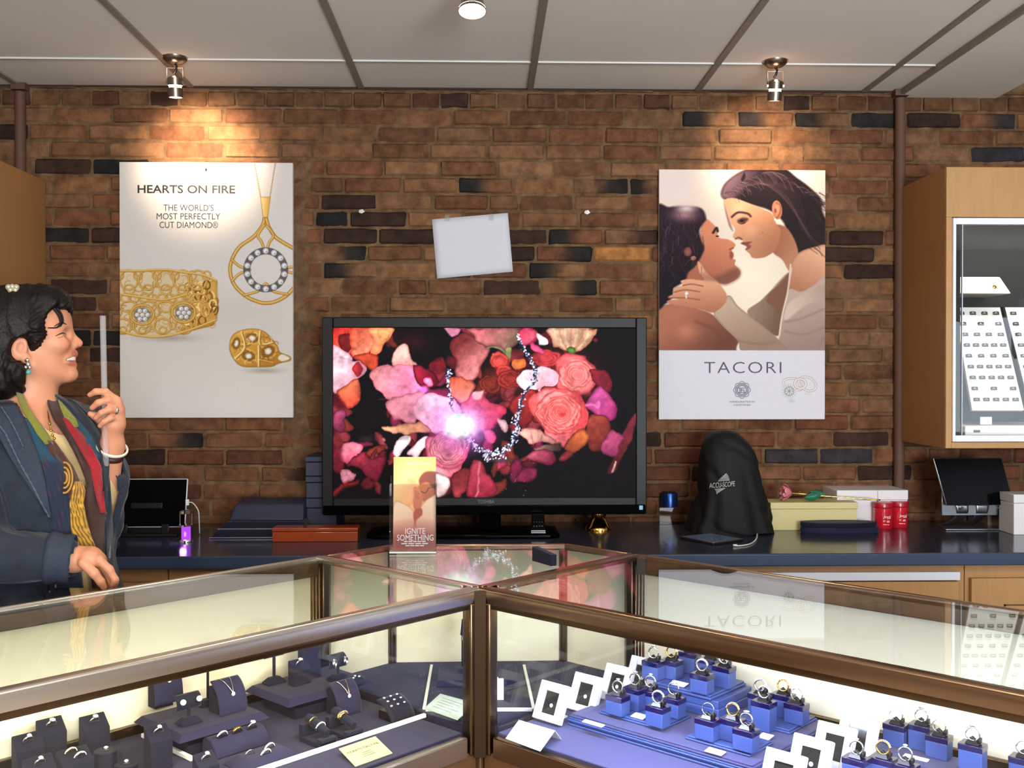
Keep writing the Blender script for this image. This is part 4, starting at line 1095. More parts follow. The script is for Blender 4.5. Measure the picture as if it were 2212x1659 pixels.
    # domed ring
    p.poly([(1462, 2215), (1490, 2135), (1590, 2100), (1690, 2118), (1770, 2205), (1790, 2250), (1850, 2275), (1856, 2305), (1780, 2325), (1735, 2345), (1640, 2348), (1540, 2342), (1485, 2290)], (224, 172, 80), (176, 122, 44), ((1540, 2120), (1700, 2330)), rim=(140, 94, 36), rimw=5)
    p.poly([(1772, 2290), (1800, 2262), (1850, 2282), (1846, 2300), (1800, 2312)], (226, 214, 196), rim=(170, 130, 60), rimw=3)
    for cx, cy, rx, ry, ro in ((1610, 2160, 46, 34, .1), (1585, 2275, 48, 36, .3), (1712, 2245, 50, 40, -.5), (1508, 2195, 28, 44, .2)):
        p.ell(cx, cy, rx + 16, ry + 14, (236, 192, 104), (206, 150, 62), rot=ro)
        p.ell(cx, cy, rx, ry, (118, 78, 26), (150, 104, 40), rot=ro)
        p.ell(cx, cy, rx * .55, ry * .6, (252, 248, 240), (196, 180, 160), rot=ro, soft=.3)
    for k in range(60):
        a, q = r.uniform(0, 6.28), r.uniform(.3, .95)
        x, y = 1625 + 150 * q * math.cos(a), 2225 + 108 * q * math.sin(a); a0 = r.uniform(0, 6)
        p.line([(x + 20 * math.cos(t), y + 16 * math.sin(t)) for t in np.linspace(a0, a0 + 2.2, 6)], r.uniform(1.4, 3), r.choice([GD, GL, (120, 78, 26)]), .9, alpha=.6)
    for pts in ([(1540, 2120), (1560, 2220), (1500, 2290)], [(1660, 2115), (1660, 2200), (1740, 2190)], [(1650, 2210), (1650, 2340)], [(1650, 2300), (1740, 2320)]):
        p.line(pts, 3.4, GL, .9); p.line([(x + 8, y + 4) for x, y in pts], 2.4, GD, .9)
    # pin at the top edge
    p.ell(1316, 1082, 9, 14, (30, 26, 24), soft=.4)
    return p.grain(1.2, 2)

def paint_couple():
    p = Paint(358, 540, 65, 44, 1110, 1615, (236, 214, 196))
    p.ell(640, 720, 620, 620, (252, 238, 212), (228, 204, 190), soft=.9)
    p.ell(120, 120, 420, 330, (232, 214, 208), (236, 214, 196), soft=.9)
    SK, SD, SL = (206, 146, 110), (150, 92, 66), (232, 178, 140)
    # her hair
    p.poly([(452, 200), (470, 140), (520, 90), (585, 50), (660, 30), (840, 30), (930, 90), (1010, 150), (1082, 225), (1092, 300), (1130, 400), (1130, 560), (960, 575), (880, 510), (850, 380), (760, 300), (640, 262), (540, 226), (480, 232)], (27, 17, 23), (44, 32, 31), ((700, 100), (1080, 520)), soft=2.5)
    p.poly([(455, 205), (475, 140), (530, 85), (600, 50), (680, 60), (600, 150), (540, 222), (480, 226)], (150, 116, 124), (60, 40, 50), ((460, 160), (640, 180)), soft=5, alpha=.8)
    for k in range(14): p.line([(500 + k * 16, 190 - k * 7), (640 + k * 22, 110 + k * 6), (860 + k * 12, 200 + k * 22), (960 + k * 10, 420 + k * 8)], 1.2, (92, 66, 70), 1.2, alpha=.35)
    p.poly([(470, 240), (485, 260), (500, 330), (520, 400), (530, 430), (505, 400), (480, 310)], (110, 80, 76), soft=2, alpha=.7)
    # her neck, shoulder and face
    p.poly([(770, 400), (870, 410), (940, 560), (890, 680), (840, 610), (770, 545)], (150, 96, 70), (186, 126, 96), ((780, 480), (920, 560)), soft=1.5)
    p.poly([(884, 690), (900, 620), (950, 560), (1040, 528), (1130, 530), (1130, 770), (1010, 810), (870, 830), (868, 770)], (226, 170, 136), (170, 112, 84), ((1020, 560), (900, 800)), soft=1.5, rim=(176, 118, 90), rimw=8)
    p.poly([(474, 240), (530, 222), (640, 258), (720, 292), (775, 320), (800, 380), (830, 430), (800, 540), (740, 588), (690, 600), (650, 596), (632, 570), (606, 546), (614, 526), (578, 508), (592, 490), (560, 482), (530, 470), (530, 452), (542, 420), (512, 372), (490, 310)], (222, 164, 126), (176, 116, 86), ((540, 380), (780, 480)), soft=1.2, n=4)
    p.ell(560, 300, 70, 60, (238, 190, 150), soft=1.0, alpha=.6)
    p.ell(640, 430, 70, 60, (226, 162, 124), soft=1.0, alpha=.6)
    p.ell(806, 295, 34, 64, (206, 140, 106), (170, 106, 80), rot=-.1)
    p.line([(800, 250), (828, 270), (822, 320), (800, 350)], 3, (140, 82, 62), 1.5); p.ell(796, 300, 12, 24, (120, 66, 52), soft=.8)
    p.ell(795, 356, 9, 9, (250, 246, 236), soft=.4)
    p.line([(522, 340), (560, 312), (618, 318), (640, 336)], 4.5, (70, 42, 40), 1.5)
    p.poly([(556, 362), (590, 344), (626, 352), (600, 380), (572, 378)], (84, 50, 44), soft=2.5)
    p.ell(584, 364, 13, 9, (30, 18, 22), soft=.4)
    p.line([(558, 372), (580, 384), (604, 376)], 1.6, (60, 34, 32), 1)
    p.line([(545, 478), (566, 470), (584, 480)], 3, (120, 66, 50), 1.5)
    p.poly([(578, 506), (610, 498), (650, 496), (628, 514), (645, 520), (632, 540), (607, 548), (616, 526)], (126, 62, 58), (150, 84, 74), ((590, 500), (640, 540)), soft=1.2)
    p.ell(716, 438, 4, 4, (110, 64, 50), soft=.5)
    # his hair, face and shoulder
    p.poly([(50, 940), (120, 890), (210, 880), (300, 915), (400, 955), (480, 1040), (560, 1110), (600, 1190), (50, 1190)], (172, 108, 82), (110, 66, 52), ((200, 960), (400, 1180)), soft=1.5)
    p.ell(230, 1060, 150, 120, (196, 126, 96), (150, 90, 68), soft=.9, alpha=.8)
    p.line([(300, 1000), (420, 1060), (480, 1180)], 5, (110, 64, 50), 4, alpha=.6)
    p.poly([(355, 352), (398, 380), (428, 418), (440, 470), (500, 482), (545, 515), (522, 548), (532, 580), (522, 598), (546, 612), (541, 640), (576, 682), (562, 724), (494, 762), (440, 760), (380, 770), (230, 770), (240, 690), (310, 600), (320, 480), (330, 400)], (216, 136, 100), (170, 100, 76), ((420, 460), (330, 700)), soft=1.2, n=4)
    p.poly([(420, 720), (480, 690), (545, 660), (574, 684), (560, 726), (494, 762), (440, 758)], (120, 76, 62), soft=6, alpha=.8)
    p.poly([(508, 560), (530, 566), (530, 596), (512, 604)], (150, 80, 68), soft=2)
    p.line([(404, 440), (425, 410), (432, 430)], 5, (44, 26, 30), 1.5); p.ell(430, 462, 16, 7, (56, 34, 34), soft=.6)
    p.line([(510, 545), (530, 535)], 3, (130, 70, 54), 1.5)
    p.poly([(40, 310), (130, 280), (240, 274), (330, 288), (360, 350), (338, 388), (318, 430), (330, 490), (348, 545), (300, 640), (250, 690), (226, 745), (160, 790), (148, 845), (110, 885), (40, 880)], (46, 28, 38), (24, 16, 22), ((200, 340), (140, 760)), soft=2.5)
    p.ell(225, 330, 160, 75, (186, 140, 146), (80, 54, 66), soft=1.0, alpha=.85)
    r = random.Random(9)
    for k in range(26):
        x, y = r.uniform(80, 320), r.uniform(330, 700)
        p.line([(x, y), (x + r.uniform(-30, 20), y + 40), (x + r.uniform(-40, 40), y + 90)], 1.5, (96, 64, 78), 1.2, alpha=.35)
    p.ell(245, 560, 30, 36, (150, 92, 76), (110, 60, 56), soft=.4); p.ell(280, 600, 22, 18, (186, 120, 96), soft=.5)
    # her sleeves and cardigan
    p.poly([(560, 1190), (620, 1060), (700, 1060), (800, 1090), (830, 1190)], (230, 220, 214), soft=2)
    p.poly([(620, 930), (700, 870), (760, 812), (830, 760), (884, 690), (880, 800), (840, 1000), (820, 1085), (760, 1070), (660, 990)], (150, 122, 104), (112, 84, 70), ((660, 920), (840, 980)), soft=1.5)
    p.poly([(740, 860), (790, 780), (884, 690), (876, 790), (850, 950), (780, 900)], (126, 84, 66), soft=3, alpha=.9)
    p.poly([(880, 800), (960, 810), (1040, 770), (1130, 730), (1130, 1190), (850, 1190), (822, 1080), (850, 960)], (186, 162, 148), (150, 126, 116), ((960, 840), (1040, 1160)), soft=1.5)
    p.poly([(870, 900), (960, 830), (1130, 760), (1130, 830), (980, 900), (860, 990)], (206, 184, 166), (176, 152, 138), ((900, 880), (1100, 800)), soft=3)
    p.line([(892, 640), (876, 800), (840, 960), (822, 1085)], 3.5, (226, 206, 186), 1)
    p.line([(900, 660), (866, 860)], 2.5, (216, 190, 168), 1)
    for pts in ([(860, 1000), (960, 980), (1100, 920)], [(860, 1060), (980, 1080), (1110, 1030)], [(1060, 1180), (1100, 1100)]): p.line(pts, 3, (140, 116, 106), 3, alpha=.7)
    p.poly([(498, 834), (560, 900), (640, 965), (760, 1060), (840, 1135), (862, 1190), (600, 1190), (560, 1120), (470, 1030), (408, 940)], (192, 164, 140), (152, 124, 106), ((540, 880), (640, 1160)), soft=1.3, rim=(150, 122, 104), rimw=6)
    p.line([(560, 1120), (700, 1140), (790, 1130)], 4, (130, 104, 90), 3, alpha=.6)
    # her hand on his neck
    p.poly([(306, 622), (330, 640), (372, 700), (430, 745), (494, 850), (415, 940), (330, 925), (220, 902), (124, 884), (122, 866), (180, 858), (120, 846), (160, 822), (156, 788), (215, 772), (200, 744), (256, 732), (346, 738), (318, 690)], (222, 160, 124), (176, 114, 86), ((330, 760), (340, 920)), soft=1.2, n=4)
    for pts in ([(160, 815), (230, 800), (320, 812)], [(126, 852), (220, 850), (320, 862)], [(215, 772), (270, 764), (340, 776)]): p.line(pts, 2.5, (140, 86, 66), 1.2)
    p.ell(237, 822, 14, 14, (252, 248, 244), (196, 186, 180), soft=.3); p.line([(234, 838), (236, 850)], 3, (230, 220, 210), 1)
    r = random.Random(31)
    for k in range(150):
        t = r.random()
        if k % 3:
            x, y = (460 + 640 * t, 200 - 170 * math.sin(min(1, t * 1.5) * PI / 2) + (max(0, t - .45) * 420))
            dx, dy = r.uniform(30, 120), r.uniform(10, 90)
        else:
            x, y = r.uniform(65, 345), 285 + r.uniform(-10, 380); dx, dy = r.uniform(-40, 40), r.uniform(20, 70)
        p.line([(x, y), (x + dx * .5, y + dy * .3 - 6), (x + dx, y + dy)], r.uniform(.9, 1.8), r.choice([(50, 34, 40), (84, 60, 62), (120, 92, 96), (34, 22, 28)]), .9, alpha=.5)
    for k in range(26):
        x, y = r.uniform(1040, 1110), r.uniform(200, 560); p.line([(x - 30, y - 20), (x, y), (x + r.uniform(5, 40), y + r.uniform(10, 50))], 1.3, (54, 38, 40), .9, alpha=.7)
    p.ell(235, 288, 110, 46, (255, 238, 224), (200, 160, 160), soft=1.0, alpha=.8)
    for k in range(5): p.line([(340 + 3 * k, 700 + 9 * k), (420 + 8 * k, 725 + 4 * k)], 6, (120, 76, 62), 5, alpha=.25)
    # white panel with ring and seal
    p.poly([(40, 1180), (1140, 1180), (1140, 1640), (40, 1640)], (216, 213, 220), curve=False, soft=.6)
    c = (96, 92, 112)
    sc = [(587 + (50 + 3.5 * math.cos(8 * a)) * math.cos(a), 1430 + (50 + 3.5 * math.cos(8 * a)) * math.sin(a)) for a in np.linspace(0, 2 * PI, 60)]
    p.line(sc, 1.3, c, .7, curve=False)
    for rr in (40, 28): p.line([(587 + rr * math.cos(a), 1430 + rr * math.sin(a)) for a in np.linspace(0, 2 * PI, 30)], 1.4, c, .7, curve=False)
    for k in range(22):
        a = 2 * PI * k / 22; p.line([(587 + 31 * math.cos(a), 1430 + 31 * math.sin(a)), (587 + 37 * math.cos(a), 1430 + 37 * math.sin(a))], 1.3, c, .7)
    for pts in ([(566, 1418), (606, 1418)], [(574, 1430), (600, 1430), (600, 1444)], [(574, 1418), (574, 1446)], [(568, 1446), (610, 1446)], [(584, 1424), (584, 1440)]): p.line(pts, 1.5, c, .7, curve=False)
    p.ell(900, 1500, 60, 34, (196, 194, 202), (230, 228, 234), soft=.9); p.ell(1000, 1455, 70, 24, (206, 202, 208), (230, 228, 234), soft=.9)
    for cx, cy, rx, ry, ro in ((912, 1394, 66, 36, .2), (1000, 1392, 58, 40, .5), (955, 1390, 36, 30, .2)):
        pts = [(cx + rx * math.cos(a) * math.cos(ro) - ry * math.sin(a) * math.sin(ro), cy + rx * math.cos(a) * math.sin(ro) + ry * math.sin(a) * math.cos(ro)) for a in np.linspace(0, 2 * PI, 24)]
        p.line(pts, 4.6, (160, 146, 140), .8); p.line(pts, 2.6, (226, 216, 208), .8)
        for q in pts[::1]: p.ell(q[0], q[1], 5, 5, (250, 246, 242), soft=.6, alpha=.8)
    p.ell(885, 1438, 46, 46, (196, 192, 194), (160, 156, 160), soft=.15)
    for k in range(16): a = 2 * PI * k / 16; p.ell(885 + 38 * math.cos(a), 1438 + 38 * math.sin(a), 9, 9, (246, 244, 244), (176, 172, 176), soft=.4)
    p.ell(885, 1438, 27, 27, (246, 246, 248), (200, 200, 206), soft=.3)
    for k in range(8): a = 2 * PI * k / 8; p.line([(885, 1438), (885 + 24 * math.cos(a), 1438 + 24 * math.sin(a))], 1.3, (120, 118, 126), .8, alpha=.8)
    p.poly([(580, 100), (600, 60), (606, 90), (590, 116)], (16, 12, 14), soft=1.5)
    return p.grain(1.2, 2)

def paint_brochure():
    p = Paint(110, 236, 455, 965, 740, 1575, (250, 196, 120))
    p.ell(560, 1080, 260, 200, (255, 232, 160), (246, 180, 100), soft=1)
    p.poly([(455, 1140), (520, 1100), (590, 1110), (620, 1170), (590, 1260), (530, 1300), (455, 1290)], (255, 214, 150), (240, 150, 96), ((470, 1150), (610, 1260)), soft=4)
    p.poly([(625, 1120), (660, 1068), (720, 1060), (760, 1080), (760, 1200), (690, 1150), (650, 1170)], (150, 66, 36), (110, 44, 26), ((640, 1080), (740, 1140)), soft=2)
    p.poly([(620, 1160), (680, 1130), (720, 1170), (760, 1200), (700, 1260), (650, 1250), (640, 1200)], (214, 122, 76), (186, 92, 60), ((630, 1150), (720, 1230)), soft=2)
    p.line([(640, 1190), (672, 1200), (690, 1170)], 2, (96, 44, 30), .8); p.line([(690, 1170), (730, 1160)], 1.4, (96, 44, 30), .8)
    p.poly([(585, 1180), (610, 1160), (640, 1200), (650, 1260), (620, 1330), (590, 1290)], (226, 132, 88), (200, 104, 70), ((600, 1180), (620, 1320)), soft=1.5)
    for k in range(4): p.line([(592 + k * 10, 1180 + k * 6), (606 + k * 8, 1240)], 1.2, (170, 80, 54), .8, alpha=.8)
    p.poly([(455, 1280), (530, 1270), (600, 1330), (600, 1420), (560, 1560), (455, 1575)], (255, 216, 180), (226, 150, 116), ((470, 1300), (580, 1540)), soft=2, rim=(214, 130, 96), rimw=5)
    p.poly([(640, 1290), (700, 1230), (760, 1240), (760, 1575), (600, 1575), (590, 1420)], (250, 214, 180), (214, 146, 116), ((690, 1260), (640, 1540)), soft=2, rim=(200, 124, 92), rimw=5)
    p.poly([(590, 1330), (640, 1300), (650, 1340), (610, 1380), (606, 1430)], (176, 76, 50), soft=2)
    p.poly([(455, 1440), (740, 1430), (740, 1590), (455, 1590)], (150, 76, 66), (110, 44, 46), ((600, 1440), (600, 1575)), soft=22, alpha=.85)
    p.poly([(520, 1200), (590, 1180), (580, 1260), (520, 1270)], (255, 190, 130), soft=4, alpha=.7)
    return p.grain(2, 2)
# ------------------------------------------------------------------ posters, sheet, television
MT['print'] = painted('poster_print', 0.6, 0.1)
MT['screen'] = painted('screen_picture', 0.5, 0.03, emit=1.35)
MT['magazine'] = painted('glossy_print', 0.25, 0.5)
def poster(name, label, tl, br, paint, th):
    yf = WY - .016 - th
    a, b = at_y(*tl, yf), at_y(*br, yf)
    w, h = b.x - a.x, a.z - b.z
    t = thing(name, label, 'poster', (a.x, yf, b.z))
    MB().box(0, w, .0004, th, 0, h).build('board', MT['white_board'], t)
    picture(paint, w, h, 'print', MT['print'], t)
    def txt(body, zx, zy, x0, y0, x1, y1, width, size, mat, nm, **k):
        """zx, zy measured in the same units as the painting"""
        x = (zx - x0) / (x1 - x0) * w; z = h - (zy - y0) / (y1 - y0) * h
        return text_mesh(body, size, mat, nm, t, (x, -.0006, z), (PI / 2, 0, 0), width=width * w / (x1 - x0), extrude=.0001, **k)
    return t, txt
B1 = (762, 1035, 1872, 2672)
t, tx = poster('poster', 'white poster of gold bracelet, pendant and domed ring, on the left', (258, 350), (633, 902), paint_jewellery(), .02)
tx('HEARTS ON FIRE', 1190, 1210, *B1, 625, .040, MT['ink'], 'headline', bold=.0008)
tx('®', 1518, 1192, *B1, 14, .008, MT['ink'], 'headline')
tx("THE WORLD'S", 1203, 1328, *B1, 322, .032, MT['ink_soft'], 'tagline')
tx('MOST PERFECTLY', 1203, 1383, *B1, 408, .032, MT['ink_soft'], 'tagline')
tx('CUT DIAMOND®', 1205, 1438, *B1, 376, .032, MT['ink_soft'], 'tagline')
B2 = (65, 44, 1110, 1615)
t, tx = poster('poster', 'poster of a couple about to kiss above a white panel, on the right', (1424, 366), (1781.5, 905.5), paint_couple(), .016)
tx('TACORI', 592, 1293, *B2, 486, .060, MT['ink_purple'], 'headline', bold=-.0005, spacing=1.15)
tx('HANDCRAFTED IN', 588, 1505, *B2, 156, .0090, MT['ink_purple'], 'tagline')
tx('CALIFORNIA', 588, 1525, *B2, 106, .0090, MT['ink_purple'], 'tagline')

def taped_sheet():
    yf = WY - .013
    c = [at_y(933, 474, yf), at_y(1097, 460, yf), at_y(1108, 587, yf), at_y(944, 602, yf)]
    o = c[3]
    t = thing('paper_sheet', 'blank white sheet of paper taped crookedly to the brick wall', 'paper', o)
    q = [p - o for p in c]
    def f(u, v):
        p = (q[3] * (1 - u) + q[2] * u) * (1 - v) + (q[0] * (1 - u) + q[1] * u) * v
        return (p.x, -.001 - .002 * math.sin(PI * u) * (1 - v), p.z)
    MB().grid(f, 12, 10).build('sheet', MT['paper'], t, smooth=180, solid=.0012)
    for px, py in ((966, 470), (1061, 468)):
        p = at_y(px, py, yf) - o
        MB().box(p.x - .009, p.x + .009, -.0035, -.002, p.z - .014, p.z + .010, None).build('tape', MT['tape'], t, label='clear tape strip')
    for (px, py, lb) in ((1268, 461, 'torn scrap of clear tape on the brick right of the paper sheet'), (781, 459, 'tiny scrap of clear tape on the brick left of the paper sheet')):
        p = at_y(px, py, WY - .010)
        s_ = MB().add([(-.010, 0, 0), (.0, 0, -.004), (.012, 0, .002), (.004, -.001, .012), (-.008, 0, .009)], [(0, 1, 2, 3, 4)]).build('tape_scrap', pbr('tape_white', (206, 200, 190), .3), loc=(p.x, WY - .012, p.z), solid=.0006)
        tag(s_, lb, 'tape')
taped_sheet()

def television():
    yt = 3.40
    a, b = at_y(695, 685, yt), at_y(1397, 1109, yt)
    w, h = b.x - a.x, a.z - b.z
    t = thing('television', 'large black flat television showing red flowers and a diamond necklace', 'television', (a.x, yt, CT))
    z0 = b.z - CT
    sa, sb = at_y(719, 708, yt), at_y(1374, 1074, yt)
    sx0, sx1, sz0, sz1 = sa.x - a.x, sb.x - a.x, sb.z - CT, sa.z - CT
    fr = MB()
    fr.box(0, sx0, 0, .03, z0, z0 + h); fr.box(sx1, w, 0, .03, z0, z0 + h)
    fr.box(sx0, sx1, 0, .03, sz1, z0 + h); fr.box(sx0, sx1, 0, .03, z0, sz0)
    fr.build('bezel', MT['black_frame'], t, bevel=.003)
    MB().box(.004, w - .004, -.006, .0, z0 - .002, z0 + .030).build('lower_trim', MT['black_gloss'], t, bevel=.004)
    MB().box(.02, w - .02, .03, .075, z0 + .02, z0 + h - .02).build('back_shell', MT['black_plastic'], t, bevel=.01)
    picture(paint_flowers(), sx1 - sx0, sz1 - sz0, 'screen', MT['screen'], t, (sx0, .006, sz0))
    text_mesh('TOSHIBA', .017, pbr('badge_grey', (88, 86, 84), .4), 'badge', t, (w * .503, -.0005, (at_y(1050, 1084, yt).z - CT)), (PI / 2, 0, 0), width=.055, extrude=.0003)
    p = at_y(1384, 1096, yt)
    MB().box(p.x - a.x - .006, p.x - a.x + .006, -.0075, -.006, p.z - CT - .007, p.z - CT + .007).build('energy_sticker', pbr('sticker_blue', (120, 190, 226), .5), t, label='pale blue square sticker')
    c0, c1 = at_y(1034, 1130, yt).x - a.x, at_y(1082, 1130, yt).x - a.x
    MB().box(c0, c1, .005, .045, .014, z0 + .03).build('stand_neck', MT['black_gloss'], t, bevel=.006)
    bx0, bx1 = at_y(790, 1160, 3.32).x - a.x, at_y(1210, 1160, 3.32).x - a.x
    pts = [(bx0, -.06), (bx0 + .03, -.085), (bx1 - .03, -.085), (bx1, -.06), (bx1, .10), (bx1 - .03, .13), (bx0 + .03, .13), (bx0, .10)]
    MB().prism(pts, .0, .014).build('stand_base', MT['black_gloss'], t, bevel=.004)
    return t
television()
# ------------------------------------------------------------------ things on the worktop
MT['navy_box'] = pbr('navy_box', (28, 34, 58), .55, var=.08, vscale=40)
MT['steel_stand'] = pbr('stand_aluminium', (168, 170, 174), .28, 1.0)
MT['white_box'] = pbr('white_carton', (226, 222, 224), .55)
MT['kraft'] = pbr('cream_carton', (206, 194, 138), .6, var=.05, vscale=60)
MT['red_jar'] = pbr('red_jar', (196, 26, 44), .12, spec=.6, coat=.5, emit=(150, 10, 26), estr=.0)
MT['red_lid'] = pbr('red_lid', (170, 22, 40), .25)
MT['mahogany'] = pbr('mahogany', (146, 62, 30), .1, var=.25, vscale=14, stretch=(1, 8, 8), coat=.6)
MT['black_cloth'] = pbr('black_nylon', (16, 16, 16), .7, spec=.25, bump=.25, bscale=90)
MT['cable_white'] = pbr('white_cable', (226, 226, 226), .4)
MT['tablet_grey'] = pbr('tablet_shell', (176, 178, 182), .35, 1.0)
MT['white_bezel'] = pbr('white_tablet_edge', (214, 214, 220), .3)

def tablet_left():
    y = 3.42
    a, b = at_y(228, 1034, y), at_y(400, 1139, y)
    w, h = b.x - a.x, a.z - b.z
    t = thing('tablet', 'black tablet with thin white edge beside the woman at the left of the worktop', 'tablet', (a.x, y, CT))
    base = b.z - CT
    tl = RX(math.radians(-14))
    M_ = TR(0, 0, base)
    sh = MB().box(0, w, 0, .008, 0, h).build('shell', MT['white_bezel'], t, bevel=.0035, loc=(0, 0, base), rot=(math.radians(-12), 0, 0))
    MB().box(.003, w - .003, -.0012, .0, .003, h - .003).build('screen', MT['black_gloss'], sh, bevel=.001)
    s = MB().box(.02, w - .02, -.03, .09, 0, .008)
    s.box(.05, .075, -.012, -.006, .004, base + .012); s.box(w - .075, w - .05, -.012, -.006, .004, base + .012); s.box(w * .3, w * .7, .012, .022, .004, base + .08, None)
    s.build('stand', MT['black_plastic'], t, bevel=.002)
    p = at_y(397, 1085, y) ; q = [at_y(400, 1086, y - .0), at_y(415, 1088, y), at_y(426, 1104, y), at_y(428, 1125, y), at_y(429, 1138, y + .01)]
    c = thing('charging_cable', 'white charging plug and cable at the side of the left tablet', 'cable', (a.x + w, y, CT))
    o = Vector((a.x + w, y, CT))
    pz = [Vector(v) - o for v in q]; pz[-1].z = .003
    MB().cbox((.004, .012, at_y(397, 1086, y).z - CT), (.011, .006, .020)).build('plug', MT['cable_white'], c, bevel=.001)
    MB().tube(spline([(.009, .012, pz[0].z)] + [tuple(v + Vector((0, .012, 0))) for v in pz[1:]], 6), .0016, 8).build('cord', MT['cable_white'], c, smooth=180)
tablet_left()

def purple_lamp():
    p = at_z(402, 1171, CT)
    k = p.y / FPX
    t = thing('lit_ring_stand', 'small chrome cylinder with a purple glow standing on the left worktop', 'lamp', (p.x, p.y, CT))
    r = 15.5 * k
    zz = [0, 7 * k, 35 * k, 38 * k, 62 * k, 68 * k]
    MB().lathe([(0, 0), (r, 0), (r, zz[1] * .6), (r * .9, zz[1]), (0, zz[1])], 28).build('base', MT['chrome'], t, smooth=40)
    MB().lathe([(r * .62, zz[1]), (r * .62, zz[2])], 28, cap=False).build('glow_tube', emitter('violet_glow', (176, 70, 255), 1.4), t, smooth=60)
    MB().lathe([(r * .8, zz[1]), (r * .8, zz[2])], 28, cap=False).build('glass_sleeve', MT['acrylic'], t, smooth=60)
    MB().lathe([(0, zz[2]), (r, zz[2]), (r, zz[3]), (0, zz[3])], 28).build('collar', MT['chrome'], t, smooth=40)
    MB().lathe([(r * .7, zz[4]), (r, zz[4]), (r, zz[5]), (r * .7, zz[5]), (r * .7, zz[4])], 28, cap=False).build('top_ring', MT['chrome'], t, smooth=40)
    for s in (-1, 1):
        MB().tube([(s * r * .82, 0, zz[3]), (s * r * .82, 0, zz[4])], .0022, 8).build('rod', MT['chrome'], t, smooth=60)
    area = bpy.data.lights.new('violet_light', 'POINT'); area.energy = .12; area.color = (.55, .16, 1); area.shadow_soft_size = .01
    o = bpy.data.objects.new('violet_light', area); COL.objects.link(o); o.location = (p.x, p.y - r * 1.4, CT + zz[2] * .5)
purple_lamp()

def trays():
    # sloping navy jewellery pads piled left of the television
    spec = [(452, 668, 1153, 1136, 3.345, 'wide navy jewellery tray at the bottom of the pile left of the television'),
            (470, 660, 1136, 1120, 3.375, 'navy jewellery tray in the middle of the pile left of the television')]
    for px0, px1, pyb, pyt, y, lb in spec:
        a, b = at_y(px0, pyb, y), at_y(px1, pyt, y)
        w, h = b.x - a.x, b.z - a.z
        zb = CT if pyb > 1140 else CT + .024
        zt = CT + .024 if pyb > 1140 else CT + .048
        t = thing('jewellery_tray', lb, 'tray', (a.x, y, zb), 0, 'navy trays left of the television')
        hh = zt - zb - .0005
        MB().prism([(0, 0), (w, 0), (w, .22), (0, .22)], 0, hh, top=[(.02, .02), (w - .01, .02), (w - .01, .21), (.02, .21)]).build('pad', MT['navy_block'], t, bevel=.004)
        MB().box(0, w, -.001, .003, .002, .005).build('edge', MT['tablet_grey'], t)
    a, b = at_y(500, 1118, 3.43), at_y(657, 1082, 3.43)
    w = b.x - a.x
    t = thing('jewellery_tray', 'sloped navy display pad on top of the tray pile left of the television', 'tray', (a.x, 3.42, CT + .0485), 0, 'navy trays left of the television')
    MB().hexa([(-.008, 0, 0), (w, 0, 0), (w, .17, 0), (0, .17, 0), (.008, .03, .052), (w - .004, .03, .052), (w - .004, .16, .060), (.008, .16, .060)]).build('pad', MT['navy_box'], t, bevel=.006, seg=3)
    # dark upright boxes behind the television's left edge
    p = at_y(672, 980, 3.58); q = at_y(735, 1000, 3.58)
    z = CT
    for i, (h, lb) in enumerate(((.115, 'lowest navy carton in the stack behind the television'), (.075, 'middle navy carton in the stack behind the television'), (p.z - CT - .192, 'topmost navy carton in the stack behind the television'))):
        t = thing('navy_carton', lb, 'box', (p.x - .002 * i, 3.49, z), 0, 'navy cartons behind the television')
        MB().box(0, q.x - p.x, 0, .2, 0, h * .7).build('tray', MT['navy_box'], t, bevel=.002)
        MB().box(-.002, q.x - p.x + .002, -.002, .202, h * .7 + .0012, h - .001).build('lid', MT['navy_box'], t, bevel=.002)
        z += h
    # polished wooden box
    a, b = at_z(588, 1171, CT), at_z(772, 1171, CT)
    h = (1171 - 1141) * a.y / FPX
    t = thing('wooden_box', 'long polished reddish wooden box in front of the navy trays', 'box', (a.x, a.y, CT))
    w = b.x - a.x
    MB().box(0, w, 0, .07, 0, h * .72).build('body', MT['mahogany'], t, bevel=.0025, seg=3)
    MB().box(-.001, w + .001, -.001, .071, h * .72 + .001, h).build('lid', MT['mahogany'], t, bevel=.0025, seg=3)
trays()

